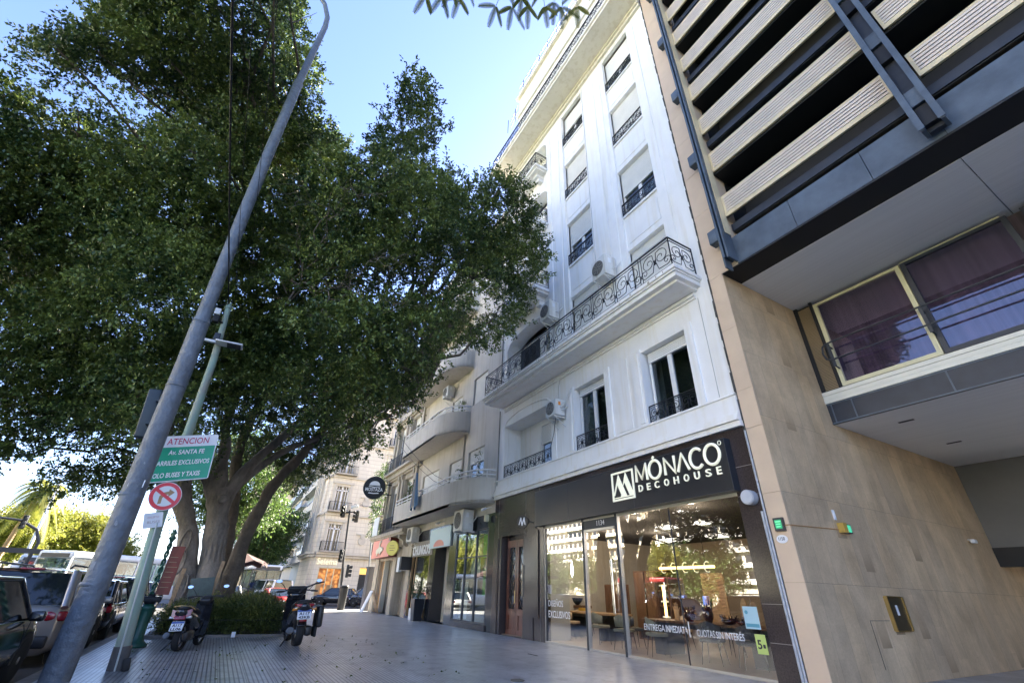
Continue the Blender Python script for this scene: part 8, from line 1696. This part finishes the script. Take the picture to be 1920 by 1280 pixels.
t = thing('wall_panel', 'tall carved light-wood panel behind the console table', 'panel', (-7.2, 12.9, 0.03))
b = MB(); b.box(-7.6, -6.8, 12.9, 12.95, 0.35, 2.0); b.build('board', 'wood_light', t)
b = MB()
for k in range(18): b.tube([(-7.55+0.7*i/8, 12.885+0.01*math.sin(i+k), 0.45+k*0.083+0.02*math.sin(i*1.5+k)) for i in range(9)], 0.012, 4)
b.build('carving', 'wood_light', t)
t = thing('bar_lamp', 'long horizontal yellow bar lamp with pale rings hung in the window', 'lamp', (-8.0, 10.6, 1.95))
b = MB(); b.tube([(-8.75, 10.6, 2.02), (-6.95, 10.6, 2.02)], 0.035, 10); b.build('bar', mat('lamp_bar', (0.85, 0.55, 0.15), 0.5, emit=(1, 0.68, 0.2), estr=0.5), t)
for x in (-8.6, -8.25, -7.85, -7.5, -7.15): b = MB(); b.tube([(x+0.10*math.cos(a), 10.6, 2.02+0.12*math.sin(a)) for a in [R(60+240*i/12) for i in range(13)]], 0.014, 6); b.build('ring', 'sign_cream', t)
b = MB(); b.tube([(-8.5, 10.6, 2.05), (-8.5, 10.6, 3.5)], 0.006, 4); b.tube([(-7.2, 10.6, 2.05), (-7.2, 10.6, 3.5)], 0.006, 4); b.build('cord', 'black', t)
t = thing('bar_lamp', 'upright yellow bar lamp standing on the left end of the console table', 'lamp', (-8.62, 10.65, 0.8))
b = MB(); b.tube([(-8.62, 10.65, 0.85), (-8.62, 10.65, 1.62)], 0.035, 10); b.build('bar', M['lamp_glow'], t)
for z in (0.86, 1.22, 1.6): b = MB(); b.tube([(-8.74, 10.65, z), (-8.5, 10.65, z)], 0.022, 8); b.build('ring', 'sign_cream', t)
M['red_glass'] = mat('dark_red_art_glass', (0.05, 0.012, 0.012), 0.12, coat=1.0)
rnd = random.Random(2)
for i, (x, y, h, r) in enumerate(((-7.95, 10.65, 0.30, 0.15), (-7.45, 10.6, 0.42, 0.13), (-6.95, 10.6, 0.16, 0.18), (-6.65, 10.7, 0.14, 0.14))):
    t = thing('glass_ornament', ('rounded', 'tallest spiky', 'low wide', 'small frilly')[i]+' dark red art-glass ornament on the console table', 'ornament', (x, y, 0.8), 'art glass ornaments')
    b = MB(); b.lathe((x, y, 0.80), [(r*0.5, 0), (r*0.9, h*0.25), (r, h*0.5), (r*0.6, h*0.8)], 14)
    for k in range(14): a = k*0.9; b.tube([(x+r*0.6*math.cos(a), y+r*0.6*math.sin(a), 0.80+h*0.5), (x+r*1.1*math.cos(a), y+r*1.1*math.sin(a), 0.8+h*rnd.uniform(0.8, 1.25))], [0.03, 0.008], 5)
    b.build('body', 'red_glass', t)
t = thing('hand_ornament', 'pale wooden hand-shaped ornament on the console table', 'ornament', (-8.3, 10.75, 0.8))
b = MB(); b.obox((-8.3, 10.75, 0.92), (0.16, 0.05, 0.24), None, 0, 0.03)
for k, (dx, l) in enumerate(((-0.08, 0.10), (-0.04, 0.17), (0.0, 0.19), (0.04, 0.16), (0.09, 0.08))): b.tube([(-8.3+dx*0.8, 10.75, 1.0), (-8.3+dx*1.3, 10.75, 1.02+l)], [0.02, 0.014], 6)
b.build('body', 'wood_light', t)
t = thing('leaf_ornament', 'pair of oak leaf-shaped plates at the right end of the console table', 'ornament', (-6.45, 10.9, 0.8))
for s in (-1, 1): b = MB(); b.disc((-6.45+s*0.12, 10.9, 1.10-0.03*s), 0.22, (0.2*s, -1, 0.1), 0.02, 20, rx=0.10); b.build('plate', 'wood_light', t)
t = thing('pendant_lamp', 'white drop pendant with amber wall glow at the back left of the showroom', 'lamp', (-12.2, 12.6, 2.3))
b = MB(); b.lathe((-12.2, 12.6, 1.95), [(0.01, 0), (0.06, 0.15), (0.05, 0.4), (0.01, 0.62)], 12); b.build('shade', mat('pendant_white', (0.8, 0.85, 0.9), 0.3, emit=(0.9, 0.95, 1), estr=0.5), t)
b = MB(); b.tube([(-12.2, 12.6, 2.57), (-12.2, 12.6, 3.5)], 0.005, 4); b.build('cord', 'black', t)
b = MB()
for x in (-13.0, -12.3): b.box(x, x+0.45, 14.9, 15.0, 2.75, 3.05)
single('wall_light', b, mat('amber_wall_light', (0.9, 0.5, 0.05), 0.5, emit=(1, 0.55, 0.05), estr=1.6), 'amber box light high on the back left of the showroom', 'lamp')
t = thing('yellow_chair', 'yellow backrest chair behind the olive green one', 'chair', (-11.7, 12.8, 0.03)); b = MB(); b.obox((-11.7, 12.7, 0.66), (0.42, 0.05, 0.44), None, 0, 0.04); b.build('backrest', mat('yellow_fabric', (0.7, 0.42, 0.05), 0.8), t); b = MB(); b.obox((-11.7, 12.9, 0.44), (0.42, 0.4, 0.06), None, 0, 0.02); b.build('seat', 'fab_beige', t)
for dx in (-0.17, 0.17):
    for dy in (-0.15, 0.15): b = MB(); b.tube([(-11.7+dx, 12.9+dy, 0.42), (-11.7+dx*1.2, 12.9+dy*1.2, 0.03)], 0.012, 6); b.build('leg', 'black', t)
t = thing('wire_ornament', 'black wire branch ornament and dark bowl on a back shelf', 'ornament', (-12.5, 13.4, 0.95)); b = MB(); random.seed(12)
b.box(-13.2, -11.2, 13.2, 13.7, 0.85, 0.95); b.build('shelf', 'wood_mid', t); b = MB()
for k in range(9): b.tube(crooked((-12.6, 13.4, 0.95), (-12.6+random.uniform(-.35, .35), 13.4, 1.5+random.uniform(-.2, .2)), 3, 0.25), 0.012, 4)
b.build('wire', 'black', t); b = MB(); b.lathe((-11.8, 13.4, 0.95), [(0.06, 0), (0.2, 0.12), (0.26, 0.26)], 14); b.build('bowl', 'black', t)

for o in [q for q in bpy.data.objects if q not in _before and q.parent is None and q.name != SI.name]:
    o.location.x = o.location.x*o.location.y/9.28      # set each piece where its sight line through the window crosses the room
# ------------------------------------------------------------------ the other side of the park (mirrored in the glass)
gA = 'apartment blocks across the park, seen mirrored'
ob = [(-150, -118, 34, 'warm_white', 'white_clean'), (-116, -92, 28, 'beige', 'warm_white'), (-90, -62, 37, 'warm_white', 'white_clean'), (-60, -34, 30, 'cream', 'warm_white'), (-32, -4, 36, 'white_clean', 'warm_white'), (-2, 26, 30, 'beige', 'warm_white')]
for i, (x0, x1, h, a, c) in enumerate(ob):
    slab_block('opposite_block', 'sunlit apartment block across the park, seen only mirrored in the glass', x0, x1, -96, -78, h, a, c, 3.1, 0.9, side=1, grp=gA, win_step=2.4)
t = thing('mansard_house', 'house with a dark sloping roof behind the palm at the left edge', 'building', (-115, -42, 0))
b = MB(); b.box(-122, -110, -46, -34.5, 0, 8.6); b.build('wall', 'warm_white', t)
b = MB(); b.add([(-122.3, -46.3, 8.6), (-109.7, -46.3, 8.6), (-109.7, -34.2, 8.6), (-122.3, -34.2, 8.6), (-120, -44, 11.6), (-112, -44, 11.6), (-112, -36.5, 11.6), (-120, -36.5, 11.6)], [(0, 1, 5, 4), (1, 2, 6, 5), (2, 3, 7, 6), (3, 0, 4, 7), (4, 5, 6, 7)]); b.build('roof', mat('slate_roof', (0.10, 0.10, 0.12), 0.6), t)
for k in range(3): b = MB(); b.box(-109.99, -109.95, -45+k*3.6, -43.6+k*3.6, 4.8, 7.2); b.build('window', 'dark_glass', t)
